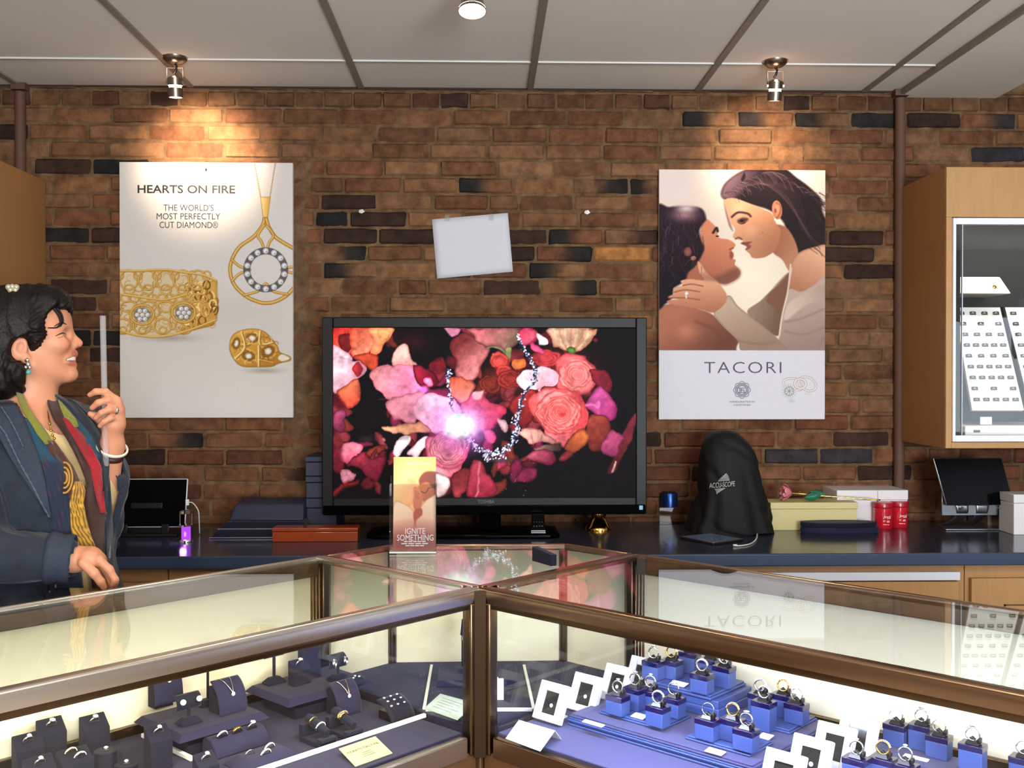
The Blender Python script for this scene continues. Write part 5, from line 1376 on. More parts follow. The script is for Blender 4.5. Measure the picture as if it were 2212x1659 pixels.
def tv_foot_things():
    p = at_z(1163, 1154, CT + .014)
    k = p.y / FPX
    t = thing('desk_phone', 'small black handset with two silver stripes standing on the television foot', 'phone', (p.x, p.y, CT + .0145))
    w, h = 30 * k, 40 * k
    MB().hexa([(-w / 2, 0, 0), (w / 2, 0, 0), (w / 2, .05, 0), (-w / 2, .05, 0), (-w * .46, .022, h), (w * .46, .022, h), (w * .46, .036, h), (-w * .46, .036, h)]).build('body', MT['black_gloss'], t, bevel=.003)
    for z in (.003, .0085):
        MB().box(-w / 2 - .0006, w / 2 + .0006, -.0008 + z * .36, .004 + z * .36, z, z + .003).build('stripe', MT['alu'], t)
    bt = MB()
    for i in range(4):
        for j in range(2): bt.box(-w * .36 + i * w * .2, -w * .36 + i * w * .2 + w * .1, .0085 + j * .005, .012 + j * .005, .018 + j * .012, .026 + j * .012)
    bt.build('keypad', pbr('key_grey', (70, 72, 76), .4), t)
    p = at_z(1293, 1144, CT)
    k = p.y / FPX
    t = thing('brass_bell', 'shiny brass bell-shaped stand on the worktop under the television corner', 'bell', (p.x, p.y, CT))
    MB().lathe([(0, 0), (29 * k, 0), (29 * k, 4 * k), (26 * k, 9 * k), (19 * k, 22 * k), (17 * k, 25 * k), (0, 25 * k)], 32).build('foot', MT['brass'], t, smooth=40)
    MB().lathe([(14 * k, 25.2 * k), (17 * k, 32 * k), (18.5 * k, 42 * k), (18 * k, 43 * k), (0, 43 * k)], 32, cap=False).build('cup', MT['brass'], t, smooth=40)
    p0 = at_z(1322, 1128, CT)
    c = MB().tube(spline([(p0.x, p0.y + .02, CT + .004), (p0.x + .06, p0.y + .10, CT + .012), (p0.x + .11, p0.y + .14, CT + .004), (p0.x + .17, p0.y + .12, CT + .0035), (p0.x + .2, p0.y + .10, CT + .0035)], 8), .003, 8).build('power_cord', MT['black_plastic'], smooth=180)
    tag(c, 'thin black cord lying on the worktop right of the brass bell', 'cord')
    # blue speaker on a clear riser
    p = at_z(1452, 1133, CT); k = p.y / FPX
    s = 28 * k
    t = thing('acrylic_riser', 'clear acrylic block carrying a small blue speaker', 'riser', (p.x, p.y, CT))
    hz = 37 * k
    MB().box(-s, s, 0, 2 * s, 0, hz).build('block', MT['acrylic'], t, bevel=.001)
    t = thing('speaker', 'small dark blue cylinder speaker on the clear acrylic block', 'speaker', (p.x - 1 * k, p.y + s, CT + hz + .0005))
    r = 18 * k
    MB().lathe([(0, 0), (r, 0), (r, .004), (r, 26 * k), (r * .93, 29 * k), (0, 29 * k)], 32).build('body', pbr('speaker_blue', (34, 64, 128), .3, .8), t, smooth=40)
    MB().lathe([(0, 29.4 * k), (r * .8, 29.4 * k), (r * .7, 31 * k), (0, 31 * k)], 32).build('grille', MT['black_plastic'], t, smooth=40)
tv_foot_things()

def covered_microscope():
    """draped black cover: an outline per height, folded towards the hem"""
    y = 3.36
    b = at_z(1575, 1158, CT)
    y = b.y + .115
    k = y / FPX
    t = thing('covered_microscope', 'microscope under a black cloth cover with pale printed lettering', 'microscope', (at_y(1580, 1100, y).x, y, CT))
    cx = 1580
    #      py   left  right depth
    rows = [(1159, 1487, 1668, .120), (1150, 1489, 1667, .118), (1128, 1497, 1663, .112), (1105, 1506, 1656, .108), (1080, 1513, 1648, .104), (1055, 1512, 1641, .100), (1030, 1511, 1637, .098), (1005, 1511, 1634, .094), (985, 1513, 1627, .088), (968, 1519, 1616, .078), (955, 1527, 1604, .066), (946, 1537, 1592, .050), (941, 1552, 1578, .03), (940, 1563, 1567, .006)]
    zt = [(1159 - r[0]) * k for r in rows]
    def f(u, v):
        s = v * (len(rows) - 1); i = min(int(s), len(rows) - 2); q = s - i
        L = rows[i][1] * (1 - q) + rows[i + 1][1] * q; R = rows[i][2] * (1 - q) + rows[i + 1][2] * q; D = rows[i][3] * (1 - q) + rows[i + 1][3] * q
        z = zt[i] * (1 - q) + zt[i + 1] * q
        a = 2 * PI * u
        low = max(0, 1 - v * 1.6)
        fold = 1 + low * (.05 * math.sin(7 * a + 2 * v) + .03 * math.sin(13 * a + 5 * v + 1)) + .035 * abs(math.sin(2.5 * a + 5 * v)) + .03 * math.sin(4 * a + 9 * v) - .05 * max(0, math.sin(6 * v * 3.1 + 3 * a)) ** 4
        # creases radiating from the crown
        c, s_ = math.cos(a), math.sin(a)
        pw = .8
        c = math.copysign(abs(c) ** pw, c); s_ = math.copysign(abs(s_) ** pw, s_)
        return (((L + R) / 2 - cx) * k + (R - L) / 2 * k * c * fold, D * s_ * fold * .95, z + low * .003 * (1 + math.sin(5 * a)))
    m = MB().grid(f, 96, 60)
    o = m.build('cover', MT['black_cloth'], t, smooth=180)
    # print on the cover, wrapped just in front of the cloth
    from mathutils.bvhtree import BVHTree
    bv = BVHTree.FromPolygons([Vector(v) for v in m.v], m.f)
    def wrap(ob):
        mw = ob.matrix_basis
        for v in ob.data.vertices:
            q = mw @ v.co
            h = bv.ray_cast(Vector((q.x, -1, q.z)), Vector((0, 1, 0)))[0]
            if h: q = Vector((q.x, h.y - .0012, q.z))
            v.co = q
        ob.matrix_basis = Matrix()
        return ob
    def L(px, py): p = at_y(px, py, y - .115); return ((px - cx) * k * .975, 0, (1159 - py) * k * .98)
    mat = pbr('pale_print', (176, 176, 172), .5)
    q = L(1546, 1051)
    wrap(text_mesh('ACCU-SCOPE', .024, mat, 'lettering', t, q, (PI / 2, math.radians(-7), 0), width=52 * k, shear=.3, extrude=0))
    e = MB()
    for i in range(6):
        w = (11, 10, 8.6, 7, 5, 2.4)[i] * k; zc = L(1549, 1042 - i * 2.8)
        e.grid(lambda u, v, w=w, zc=zc: (zc[0] - w + 2 * w * u + .001 * i, 0, zc[2] + .0022 * v + (u - .5) * .004), 10, 1)
    wrap(e.build('emblem', mat, t))
    e2 = MB()
    for i in range(5):
        w = (10, 7.5, 5, 3, 1.2)[i] * k; zc = L(1541 - i * 1.4, 1060 + i * 2.6)
        e2.grid(lambda u, v, w=w, zc=zc: (zc[0] - w + 2 * w * u, 0, zc[2] + .002 * v + (u - .5) * .004), 10, 1)
    wrap(e2.build('emblem', mat, t))
    # tablet lying in front of it
    p = [at_z(1468, 1163, CT), at_z(1540, 1177, CT), at_z(1618, 1160, CT), at_z(1545, 1150, CT)]
    p = [at_z(1468, 1164, CT), at_z(1541, 1178, CT)]
    d = (p[1] - p[0]).normalized(); n = Vector((-d.y, d.x, 0))
    W_ = (p[1] - p[0]).length
    W_ = .165; Ln = .22
    ang = math.atan2(d.y, d.x)
    t2 = thing('tablet', 'tablet lying flat with lit grey screen in front of the covered microscope', 'tablet', (p[0].x, p[0].y, CT), ang)
    tb_w = (p[1] - p[0]).length
    MB().box(0, tb_w, 0, .14, 0, .006).build('case', MT['black_plastic'], t2, bevel=.002)
    MB().box(.003, tb_w - .003, .003, .137, .0062, .0085).build('shell', MT['tablet_grey'], t2, bevel=.001)
    MB().box(.012, tb_w - .012, .012, .126, .0086, .0092).build('screen', pbr('grey_screen', (60, 70, 92), .08, emit=(120, 140, 170), estr=.12), t2)
    c = [at_z(1584, 1178, CT + .004), at_z(1597, 1179, CT + .003), at_z(1620, 1175, CT + .003), at_z(1633, 1165, CT + .003), at_z(1636, 1150, CT + .006), at_z(1635, 1141, CT + .02)]
    o = tag(MB().tube(spline([tuple(v) for v in c], 8), .0022, 8).tube([tuple(c[0]), tuple(c[0] + Vector((.012, .001, 0)))], .0035, 8).build('charging_cable', MT['cable_white'], smooth=180), 'white cable running from the flat tablet to the black cover', 'cable')
covered_microscope()

def boxes():
    # cream gift box with lid
    a, b = at_z(1668, 1147, CT), at_z(1856, 1147, CT)
    k = a.y / FPX; w = b.x - a.x
    hb = 40 * k; ht = 61 * k
    t = thing('gift_box', 'long cream lidded box with an artificial rose lying on it', 'box', (a.x, a.y + .012, CT))
    MB().box(0, w, 0, .11, 0, hb + .01).build('body', MT['kraft'], t, bevel=.0015)
    MB().box(-.003, w + .003, -.003, .113, hb + .0105, ht).build('lid', MT['kraft'], t, bevel=.002)
    top = CT + ht
    # metal rose
    t = thing('artificial_rose', 'pink metal rose with green leaves and gold stem on the cream box', 'flower', (a.x + 40 * k, a.y + .045, top))
    r = .027
    bl = MB()
    c = Vector((-.003, 0, r * 1.0 + .003))
    hz = RY(math.radians(-82))
    for ring, (n, rad, hh, op) in enumerate(((5, .024, .034, .35), (5, .018, .036, .2), (4, .011, .034, .08), (3, .005, .03, .0))):
        for j in range(n):
            a0 = 2 * PI * j / n + ring * .6
            def pet(u, v, a0=a0, rad=rad, hh=hh, op=op, n=n):
                w_ = (u - .5) * (2.6 / n * 2.0)
                rr = rad * (.25 + .75 * math.sin(min(1, v * 1.15) * PI / 2)) + op * .02 * v * v
                aa = a0 + w_ * (1 - .25 * v)
                return (rr * math.cos(aa), rr * math.sin(aa), hh * v * (1 - .25 * (2 * u - 1) ** 2 * v))
            bl.grid(pet, 8, 8, m=TR(*c) @ hz @ TR(0, 0, -.02))
    bl.build('bloom', pbr('pink_enamel', (224, 130, 140), .2, spec=.7, coat=.6), t, smooth=180, solid=.001)
    MB().tube(spline([(.012, 0, .028), (.05, .0, .026), (.12, -.01, .020), (.22, -.025, .014), (.315, -.036, .008)], 6), .0024, 8).build('stem', MT['gold'], t, smooth=180)
    for s, (lx, lz, rot) in enumerate(((.083, .020, .25), (.112, .026, -.2))):
        lf = MB().grid(lambda u, v: ((u - .5) * .058, (v - .5) * .030 * (math.sin(PI * min(max(u, .02), .98)) ** .8) , .006 * math.cos(2 * (v - .5) * 2)), 12, 6, m=TR(lx, -.022 + s * .03, lz) @ RX(math.radians(64)) @ RZ(rot))
        l = lf.build('leaf', pbr('green_enamel', (16, 110, 80), .12, spec=.7, coat=.7), t, smooth=180, solid=.0012)
        MB().tube([(lx - .03, -.024 + s * .03, lz - .004), (lx, -.0245 + s * .03, lz), (lx + .03, -.024 + s * .03, lz + .002)], .0009, 6).build('vein', MT['gold'], l)
    for s in (0, 1):
        MB().tube([(.04 + .014 * s, 0, .027), (.048 + .014 * s, -.004, .036)], .0014, 6).build('thorn', MT['gold'], t)
    # two white boxes side by side
    y = 3.552
    for i, (x0, x1, lb) in enumerate(((1808, 1896, 'left of two white lidded boxes behind the red jars'), (1896.6, 1962, 'right of two white lidded boxes behind the red jars'))):
        a, b = at_y(x0, 1055, y), at_y(x1, 1055, y)
        z1 = at_y(1900, 1059, y).z - CT; z0 = at_y(1900, 1080, y).z - CT
        t = thing('white_box', lb, 'box', (a.x, y, CT), 0, 'white lidded boxes')
        w = b.x - a.x
        MB().box(  .002, w - .002, .002, .150, 0, z0 - .001).build('body', MT['white_box'], t, bevel=.001)
        MB().box(0, w, 0, .152, z0, z1).build('lid', MT['white_box'], t, bevel=.0015)
    # flat oval pads
    p = at_z(1806, 1146, CT); k = p.y / FPX
    for i, lb in enumerate(('lower of two flat navy oval pads in front of the cream box', 'upper of two flat navy oval pads in front of the cream box')):
        t = thing('oval_pad', lb, 'pad', (p.x + (.0 if i == 0 else -.003), p.y - .034, CT + i * .0182), 0, 'navy oval pads')
        rx, ry, hh = 85 * k - .003 * i, .042, .018
        prof = []
        m = MB().lathe([(0, 0), (.97, 0), (1, .3), (1, .75), (.96, 1), (0, 1)], 48, Matrix.Diagonal((rx, ry, hh, 1)))
        m.build('pad', MT['navy_suede'] if i == 0 else MT['navy_block'], t, smooth=40)
        MB().tube([(rx * 1.0 * math.cos(a), ry * 1.0 * math.sin(a), hh * .93) for a in np.linspace(0, 2 * PI, 48, endpoint=False)], .0011, 6, closed=True).build('piping', MT['navy_box'], t, smooth=180)
    # red jars
    for i, (px, py, lb) in enumerate(((1914, 1143, 'left of two red lidded jars with white lettering'), (1953, 1142, 'right of two red lidded jars with white lettering'))):
        p = at_z(px, py, CT); k = p.y / FPX
        p.y += .030 + .016 * i
        t = thing('red_jar', lb, 'jar', (p.x, p.y, CT), 0, 'red lidded jars')
        r = (21 if i == 0 else 20.5) * k; h = 57 * k
        MB().lathe([(0, 0), (r * .9, 0), (r * .95, .003), (r * .95, h * .78), (r * .9, h * .8), (0, h * .8)], 36).build('jar_body', MT['red_jar'], t, smooth=40)
        MB().lathe([(r * .95, h * .81), (r, h * .82), (r, h * .97), (r * .96, h), (0, h)], 36, cap=False).build('lid', MT['red_lid'], t, smooth=40)
        def bent(ob):
            for v in ob.data.vertices:
                q = ob.matrix_basis @ v.co
                a = q.x / r
                v.co = Vector((r * .965 * math.sin(a), -r * .965 * math.cos(a), q.z))
            ob.matrix_basis = Matrix()
        bent(text_mesh('Jewel', .0135, MT['white_ink'], 'lettering', t, (.004, 0, h * .47), (PI / 2, 0, 0), extrude=0, shear=.25))
        def bars(rows):
            m = MB()
            for zz, a0, a1 in rows:
                m.grid(lambda u, v, zz=zz, a0=a0, a1=a1: (r * .966 * math.sin(a0 + (a1 - a0) * u), -r * .966 * math.cos(a0 + (a1 - a0) * u), h * zz + .0018 * v), 6, 1)
            m.build('print_line', MT['white_ink'], t)
        bars([(.40, .10, .55), (.30, -.35, -.1), (.30, .05, .4), (.26, .05, .4), (.16, -.35, .1), (.16, .15, .35)])
boxes()

def tablet_right():
    y = at_z(2100, 1146, CT).y
    t0 = at_y(2100, 1146, y)
    k = y / FPX
    t = thing('tablet_stand', 'curved aluminium stand holding up a black tablet at the right of the worktop', 'stand', (t0.x, y, CT))
    w0, w1 = (2042 - 2100) * k, (2184 - 2100) * k
    MB().prism([(w0, 0), (w1 - .01, 0), (w1, .012), (w1 - .02, .13), (w0 + .03, .13), (w0 - .003, .012)], 0, .006).build('foot', MT['steel_stand'], t, bevel=.002)
    for s, xo in enumerate((-40, 6)):
        def leg(u, v, xo=xo):
            zz = .006 + v * 52 * k
            yy = .095 - .085 * v - .03 * math.sin(PI * v)
            bend = 14 * math.sin(PI * v) * (1 if s == 0 else .6)
            wid = 30 - 5 * math.sin(PI * v)
            return ((xo + bend * .6 + wid * u + 8 * (v - .5)) * k, yy, zz)
        MB().grid(leg, 6, 18).build('arm', MT['steel_stand'], t, smooth=180, solid=.004)
    z0 = at_y(2100, 1096, y).z - CT
    tilt = math.radians(-20)
    pl = MB().box((2036 - 2100) * k, (2178 - 2100) * k, .012, .017, z0 - .03, z0 + .06)
    pl.build('back_plate', MT['steel_stand'], t, bevel=.002, )
    for px in (2074, 2162):
        MB().tube([((px - 2100) * k, .012, z0 - .004), ((px - 2100) * k, -.012, z0 - .006), ((px - 2100) * k, -.014, z0 + .004)], .004, 8).build('hook', pbr('hook_grey', (92, 94, 98), .4), t, smooth=60)
    # the tablet leans back on the plate, its top edge further left
    c = [at_y(2041, 1092, y), at_y(2188, 1092, y), at_y(2163, 990, y + .012), at_y(2014, 990, y + .012)]
    o = Vector((c[0].x, y - .010, c[0].z + .001))
    tb = thing('tablet', 'black tablet with silver rim leaning on the aluminium stand', 'tablet', o)
    q = [Vector(v) - Vector(c[0]) for v in c]
    q[2].y, q[3].y = .018, .018; q[0].y = q[1].y = 0; q[1].z = 0
    th = Vector((0, .007, .0))
    MB().hexa([tuple(q[0]), tuple(q[1]), tuple(q[1] + th), tuple(q[0] + th), tuple(q[3]), tuple(q[2]), tuple(q[2] + th), tuple(q[3] + th)]).build('shell', MT['tablet_grey'], tb, bevel=.003)
    m = (q[0] + q[1] + q[2] + q[3]) / 4
    f = [m + (v - m) * .975 + Vector((0, -.0008, 0)) for v in q]; g = [v + Vector((0, .002, 0)) for v in f]
    MB().hexa([tuple(f[0]), tuple(f[1]), tuple(g[1]), tuple(g[0]), tuple(f[3]), tuple(f[2]), tuple(g[2]), tuple(g[3])]).build('screen', MT['black_gloss'], tb)
    # cartons at the right edge
    y2 = 3.54
    a, b = at_y(2134, 1140, y2), at_y(2189, 1072, y2)
    bx = thing('grey_carton', 'grey-brown carton behind the right tablet stand', 'box', (a.x, y2, CT))
    MB().box(0, b.x - a.x, 0, .15, 0, b.z - CT - .02).build('body', pbr('grey_board', (120, 108, 98), .7), bx, bevel=.002)
    MB().box(-.001, b.x - a.x + .001, -.001, .151, b.z - CT - .019, b.z - CT).build('lid', pbr('grey_board_lid', (128, 116, 104), .7), bx, bevel=.002)
    y3 = 3.36
    a, b = at_y(2190, 1140, y3), at_y(2260, 1068, y3)
    bx = thing('white_carton', 'upright white carton cut off by the right picture edge', 'box', (a.x, y3, CT))
    MB().box(0, b.x - a.x, 0, .10, 0, b.z - CT - .03).build('body', MT['white_box'], bx, bevel=.002)
    MB().box(-.001, b.x - a.x + .001, -.001, .101, b.z - CT - .029, b.z - CT).build('lid', MT['white_box'], bx, bevel=.002)
tablet_right()

# ------------------------------------------------------------------ on top of the corner case
def brochure_holder():
    a, b = at_z(841, 1196, ZT), at_z(942, 1196, ZT)
    yb = (a.y + b.y) / 2
    k = yb / FPX
    w = b.x - a.x
    t = thing('brochure_holder', 'clear acrylic brochure holder standing on the corner showcase', 'brochure holder', (a.x, yb, ZT + .0015))
    hz = (1196 - 1048) * k
    MB().box(0, w, 0, .0025, 0, hz).build('front', MT['acrylic'], t, rot=(math.radians(-6), 0, 0))
    MB().box(0, w, .034, .0365, 0, hz * 1.12).build('back', MT['acrylic'], t, rot=(math.radians(-4), 0, 0))
    for x in (0, w - .0025): MB().box(x, x + .0025, .0025, .034, 0, hz).build('side', MT['acrylic'], t)
    MB().box(0, w, 0, .0365, -.0005, .003).build('base', pbr('acrylic_edge', (196, 204, 200), .1, spec=.6), t)
    s = thing('brochure', 'orange brochure picturing an embracing couple, standing in the acrylic holder', 'brochure', (a.x + .008, yb + .012, ZT + .005))
    bw = 92 * k; bh = (1190 - 987) * k
    s.rotation_euler = (math.radians(-5), 0, 0)
    MB().box(0, bw, .0004, .006, 0, bh).build('pages', MT['white_card'], s)
    p = paint_brochure()
    picture(p, bw, bh, 'cover', MT['magazine'], s)
    for tx, zf, wf in (('IGNITE', .205, .47), ('SOMETHING', .135, .86)):
        text_mesh(tx, .0205, MT['white_ink'], 'lettering', s, (.52 * bw, -.0008, bh * zf), (PI / 2, 0, 0), width=wf * bw, extrude=.0001)
    ln = MB()
    for zy, wd, gaps in ((1511, 150, 5), (1523, 186, 4), (1535, 130, 4)):
        for g_ in range(gaps):
            xa = (.52 + wd / 285 * (g_ / gaps - .5)) * bw; xb = xa + wd * .84 / gaps / 285 * bw; z_ = bh * (.092 - (zy - 1511) / 560)
            ln.add([(xa, -.0008, z_), (xb, -.0008, z_), (xb, -.0008, z_ + .0022), (xa, -.0008, z_ + .0022)], [(0, 1, 2, 3)])
    ln.build('print_line', MT['white_ink'], s)
    text_mesh('HEARTS ON FIRE', .008, MT['white_ink'], 'lettering', s, (bw * .6, -.0008, bh * .928), (PI / 2, 0, 0), width=bw * .6, extrude=.0001)
brochure_holder()
def wedge():
    a, b, c = at_z(1149, 1213, ZT), at_z(1190, 1225, ZT), at_z(1190, 1218, ZT)
    k = a.y / FPX
    o = Vector((a.x, a.y, ZT + .0015))
    d = b - a
    h0, h1 = 31 * k, 24 * k
    n = Vector((-d.y, d.x, 0)).normalized() * .016
    e = lambda p, z: (p.x, p.y, z)
    q = MB().hexa([(0, 0, 0), e(d, 0), e(d + n, 0), e(n, 0), (0, 0, h0), e(d, h1), e(d + n, h1), e(n, h0)]).build('display_wedge', MT['navy_block'], bevel=.0015, loc=o)
    tag(q, 'small slanted navy display block on the glass top of the corner showcase', 'display block')
wedge()
# ------------------------------------------------------------------ jewellery and stands inside the cases
RL, RR = AA + PI, AB                      # headings of the left and right case
O3 = Vector((P0.x, P0.y, 0))
def W(rz, x, y, z):                       # case coordinates to the room
    c, s = math.cos(rz), math.sin(rz)
    return Vector((P0.x + c * x - s * y, P0.y + s * x + c * y, z))
def loc2(px, py, h, rz):                  # where a sight line meets the level ZD + h, in case coordinates
    p = at_z(px, py, ZD + h) - O3
    c, s = math.cos(rz), math.sin(rz)
    return c * p.x + s * p.y, -s * p.x + c * p.y
EPS = .0006
def rings_of(mat, stone, R=.0095, r=.0012, wide=1.5, name='ring'):
    def f(label, loc, rz, tilt=0.0, group=None):
        key = (name, mat.name, stone, R)
        if key not in PROTO:
            t = thing(name, label, 'ring', loc)
            MB().torus(R, r, 30, 8, RX(PI / 2), wide).build('band', mat, t, smooth=180)
            if stone == 'solitaire':
                b = MB().lathe([(0, -.0036), (.0042, 0), (.0028, .0015), (0, .0018)], 12, TR(0, 0, R + .0034)).build('stone', MT['diamond'], t, smooth=20)
                MB().lathe([(.0010, -.004), (.0026, -.0006)], 8, TR(0, 0, R + .0034), cap=False).build('claw_setting', mat, b, smooth=60)
            elif stone == 'halo':
                b = MB().lathe([(0, -.0026), (.0034, 0), (.0024, .0013), (0, .0015)], 12, TR(0, 0, R + .0034)).build('stone', MT['diamond'], t, smooth=20)
                h = MB()
                for k in range(12): h.ball((.0046 * math.cos(k * PI / 6), .0046 * math.sin(k * PI / 6), R + .0030), .0012, 6, 4)
                h.build('halo', MT['silver'], b, smooth=180)
            elif stone == 'band':
                h = MB()
                for k in range(11):
                    a = PI / 2 + (k - 5) * .27
                    h.ball((R * 1.13 * math.cos(a), 0, R * 1.13 * math.sin(a)), .0014, 6, 4)
                h.build('stone_row', MT['diamond'], t, smooth=180)
            PROTO[key] = t; c = t
        else:
            c = copy_tree(PROTO[key]); c['label'] = label
        c.location = loc; c.rotation_euler = (tilt, 0, rz)
        if group: c['group'] = group
        return c
    return f
PROTO = {}
silver_sol = rings_of(MT['silver'], 'solitaire'); silver_halo = rings_of(MT['silver'], 'halo'); silver_band = rings_of(MT['silver'], 'band', wide=2.0)
gold_band = rings_of(MT['gold'], 'band', wide=2.0); gold_plain = rings_of(MT['gold'], None, r=.0015, wide=2.2); silver_plain = rings_of(MT['silver'], None, r=.0011, wide=1.2)
gold_wide = rings_of(MT['gold'], 'halo', r=.0024, wide=2.4)

# ---- left case: navy suede
def ring_block(label, px, py, hf, hb, w=.048, d=.026, base=0.0, rz=RL, nslot=1):
    x, y = loc2(px, py, base + (hf + hb) / 2, rz)
    while y > .472:                       # keep clear of the sliding doors: a taller block on the same sight line
        hf += .002; hb += .002
        x, y = loc2(px, py, base + (hf + hb) / 2, rz)
    t = thing('ring_block', label, 'ring stand', W(rz, x, y, ZD + base + EPS), rz, 'slanted navy ring blocks')
    a, b = w / 2, d / 2
    MB().hexa([(-a, -b, 0), (a, -b, 0), (a, b, 0), (-a, b, 0), (-a, -b, hf), (a, -b, hf), (a, b, hb), (-a, b, hb)]).build('block', MT['navy_block'], t, bevel=.0012)
    tl = math.atan2(hb - hf, d)
    for k in range(nslot):
        off = (k - (nslot - 1) / 2) * .016
        MB().cbox((0, 0, 0), (.021, .004, .0012)).build('slot', MT['clip_black'], t, loc=(off * .5, -off * .7, (hf + hb) / 2 + .0004 - off * .7 * math.tan(tl)), rot=(tl, 0, 0))
    c = W(rz, x, y, ZD + base + (hf + hb) / 2 + .0015)
    return c, tl
def L_blocks():
    rows = [('navy ring block at the left picture edge with a solitaire ring', 61, 1602, .045, .069, .050, silver_sol, 'solitaire ring in the navy block at the left picture edge'),
            ('navy ring block against the cream back, left of two, with a diamond ring', 111, 1568, .036, .060, .048, silver_halo, 'diamond ring in the left of two navy blocks against the cream back'),
            ('navy ring block against the cream back, right of two, with a diamond ring', 204, 1560, .030, .054, .050, silver_halo, 'diamond ring in the right of two navy blocks against the cream back'),
            ('low navy ring block at the bottom left corner with a solitaire', 86, 1651, .028, .050, .052, silver_sol, 'solitaire ring in the low navy block at the bottom left corner'),
            ('tall navy ring block in front of the left platform with a yellow stone ring', 342, 1583, .055, .079, .044, silver_sol, 'ring with yellowish stone in the tall navy block before the left platform'),
            ('navy ring block in front of the rolled ring log with a solitaire', 445, 1641, .026, .046, .040, silver_sol, 'solitaire ring in the navy block before the rolled ring log')]
    for lb, px, py, hf, hb, w, rg, rl in rows:
        c, tl = ring_block(lb, px, py, hf, hb, w)
        rg(rl, c, RL, tl * .55)
    c, tl = ring_block('wide navy ring block holding two slim bands at the lower left', 162, 1633, .026, .046, .056, .034, nslot=2)
    ex = Vector((math.cos(RL), math.sin(RL), 0)); ey = Vector((-math.sin(RL), math.cos(RL), 0))
    gold_band('gold band at the back of the wide navy block with two bands', c - ex * .005 + ey * .006 + Vector((0, 0, .004)), RL, .3)
    silver_band('silver band at the front of the wide navy block with two bands', c + ex * .006 - ey * .007 - Vector((0, 0, .003)), RL, .3)
    for px, py, h, r, lb, sl in ((229, 1621, .030, .0215, 'round navy pedestal behind with a loose diamond on top', 'loose round diamond on the taller round navy pedestal'), (273, 1650, .012, .021, 'low round navy pedestal at the bottom edge with a loose diamond', 'loose round diamond on the low round navy pedestal')):
        x, y = loc2(px, py, h, RL)
        t = thing('round_pedestal', lb, 'stone stand', W(RL, x, y, ZD + EPS), RL, 'round navy pedestals')
        MB().lathe([(0, 0), (r, 0), (r, h - .001), (r - .001, h), (0, h)], 32).build('drum', MT['navy_block'], t, smooth=40)
        MB().lathe([(0, h), (.005, h), (.005, h + .0008), (0, h + .0008)], 12).build('slot', MT['clip_black'], t)
        d = MB().lathe([(.0, -.003), (.0042, .0012), (.0028, .003), (0, .003)], 12).build('loose_diamond', MT['diamond'], smooth=20, loc=W(RL, x, y, ZD + h + .0045))
        tag(d, sl, 'gemstone')
L_blocks()

def platform(label, x0, x1, y0, y1, top, th=.014):
    t = thing('display_platform', label, 'platform', W(RL, x0, y0, ZD + EPS), RL, 'navy platforms in the left case')
    w, d = x1 - x0, y1 - y0
    e = .012
    MB().prism([(.0, .0), (w, .0), (w, d), (0, d)], top - th, top - .001, top=[(e, e), (w - e, e), (w - e, d - e), (e, d - e)]).build('slab', MT['navy_suede'], t, bevel=.001)
    MB().box(.03, w - .03, .02, d - .03, 0, top - th - .0005).build('pedestal', MT['navy_block'], t, bevel=.001)
platform('left raised navy platform carrying two necklace ramps', -.505, -.305, .292, .470, .050)
platform('right raised navy platform carrying hoop earrings and ring blocks', -.245, -.015, .315, .480, .050)
PL = .050

def necklace_ramp(label, nl, px, py, w, h, d, base, cmat, post=False):
    """px, py: middle of the ramp's front foot"""
    x, y = loc2(px, py, base, RL)
    t = thing('necklace_ramp', label, 'necklace stand', W(RL, x, y, ZD + base + EPS), RL, 'curved navy necklace ramps')
    z0 = .012 if post else 0.0
    def prof(v): a = v * PI / 2 * .86; return (d * (1 - math.cos(a)), z0 + h * math.sin(a) / math.sin(PI / 2 * .86))
    MB().grid(lambda u, v: ((u - .5) * w, *prof(v)), 8, 16).build('ramp', MT['navy_suede'], t, smooth=180, solid=.0035)
    y1, z1 = prof(.62)
    if post: MB().box(-w * .36, w * .30, .018, d + .012, 0, z0 + h * .55).build('support', MT['navy_block'], t)
    else: MB().hexa([(-w * .42, .014, 0), (w * .42, .014, 0), (w * .42, d + .004, 0), (-w * .42, d + .004, 0), (-w * .42, .016, h * .45), (w * .42, .016, h * .45), (w * .42, d + .004, h * .80), (-w * .42, d + .004, h * .80)]).build('support', MT['navy_block'], t)
    n = thing('necklace', nl, 'necklace', W(RL, x, y, ZD + base + EPS), RL)
    def on(u, v): yy, zz = prof(v); return (u * w, yy - .0035, zz + .0026)
    pts = [on(-.20, .97), on(-.13, .82), on(-.05, .62), on(.03, .47), on(.07, .62), on(.12, .82), on(.15, .97)]
    MB().tube(spline(pts, 5), .0010, 6).build('chain', cmat, n, smooth=180)
    q = on(.03, .43)
    MB().ball(q, .0042, 10, 6, sc=(1, .6, 1)).build('pendant', MT['diamond'], n, smooth=180)
necklace_ramp('tall navy necklace ramp at the back left of the left platform', 'silver chain with round pendant on the tall back navy ramp', 366, 1532, .060, .075, .034, PL, MT['silver'], True)
necklace_ramp('curved navy necklace ramp at the right end of the left platform', 'silver chain with diamond pendant on the ramp at the left platform end', 505, 1541, .062, .062, .046, PL, MT['silver'])
necklace_ramp('curved navy necklace ramp standing on the deck before the right platform', 'rose gold chain with diamond pendant on the ramp before the right platform', 756, 1545, .062, .066, .044, 0, pbr('rose_gold', (236, 190, 160), .16, 1.0))

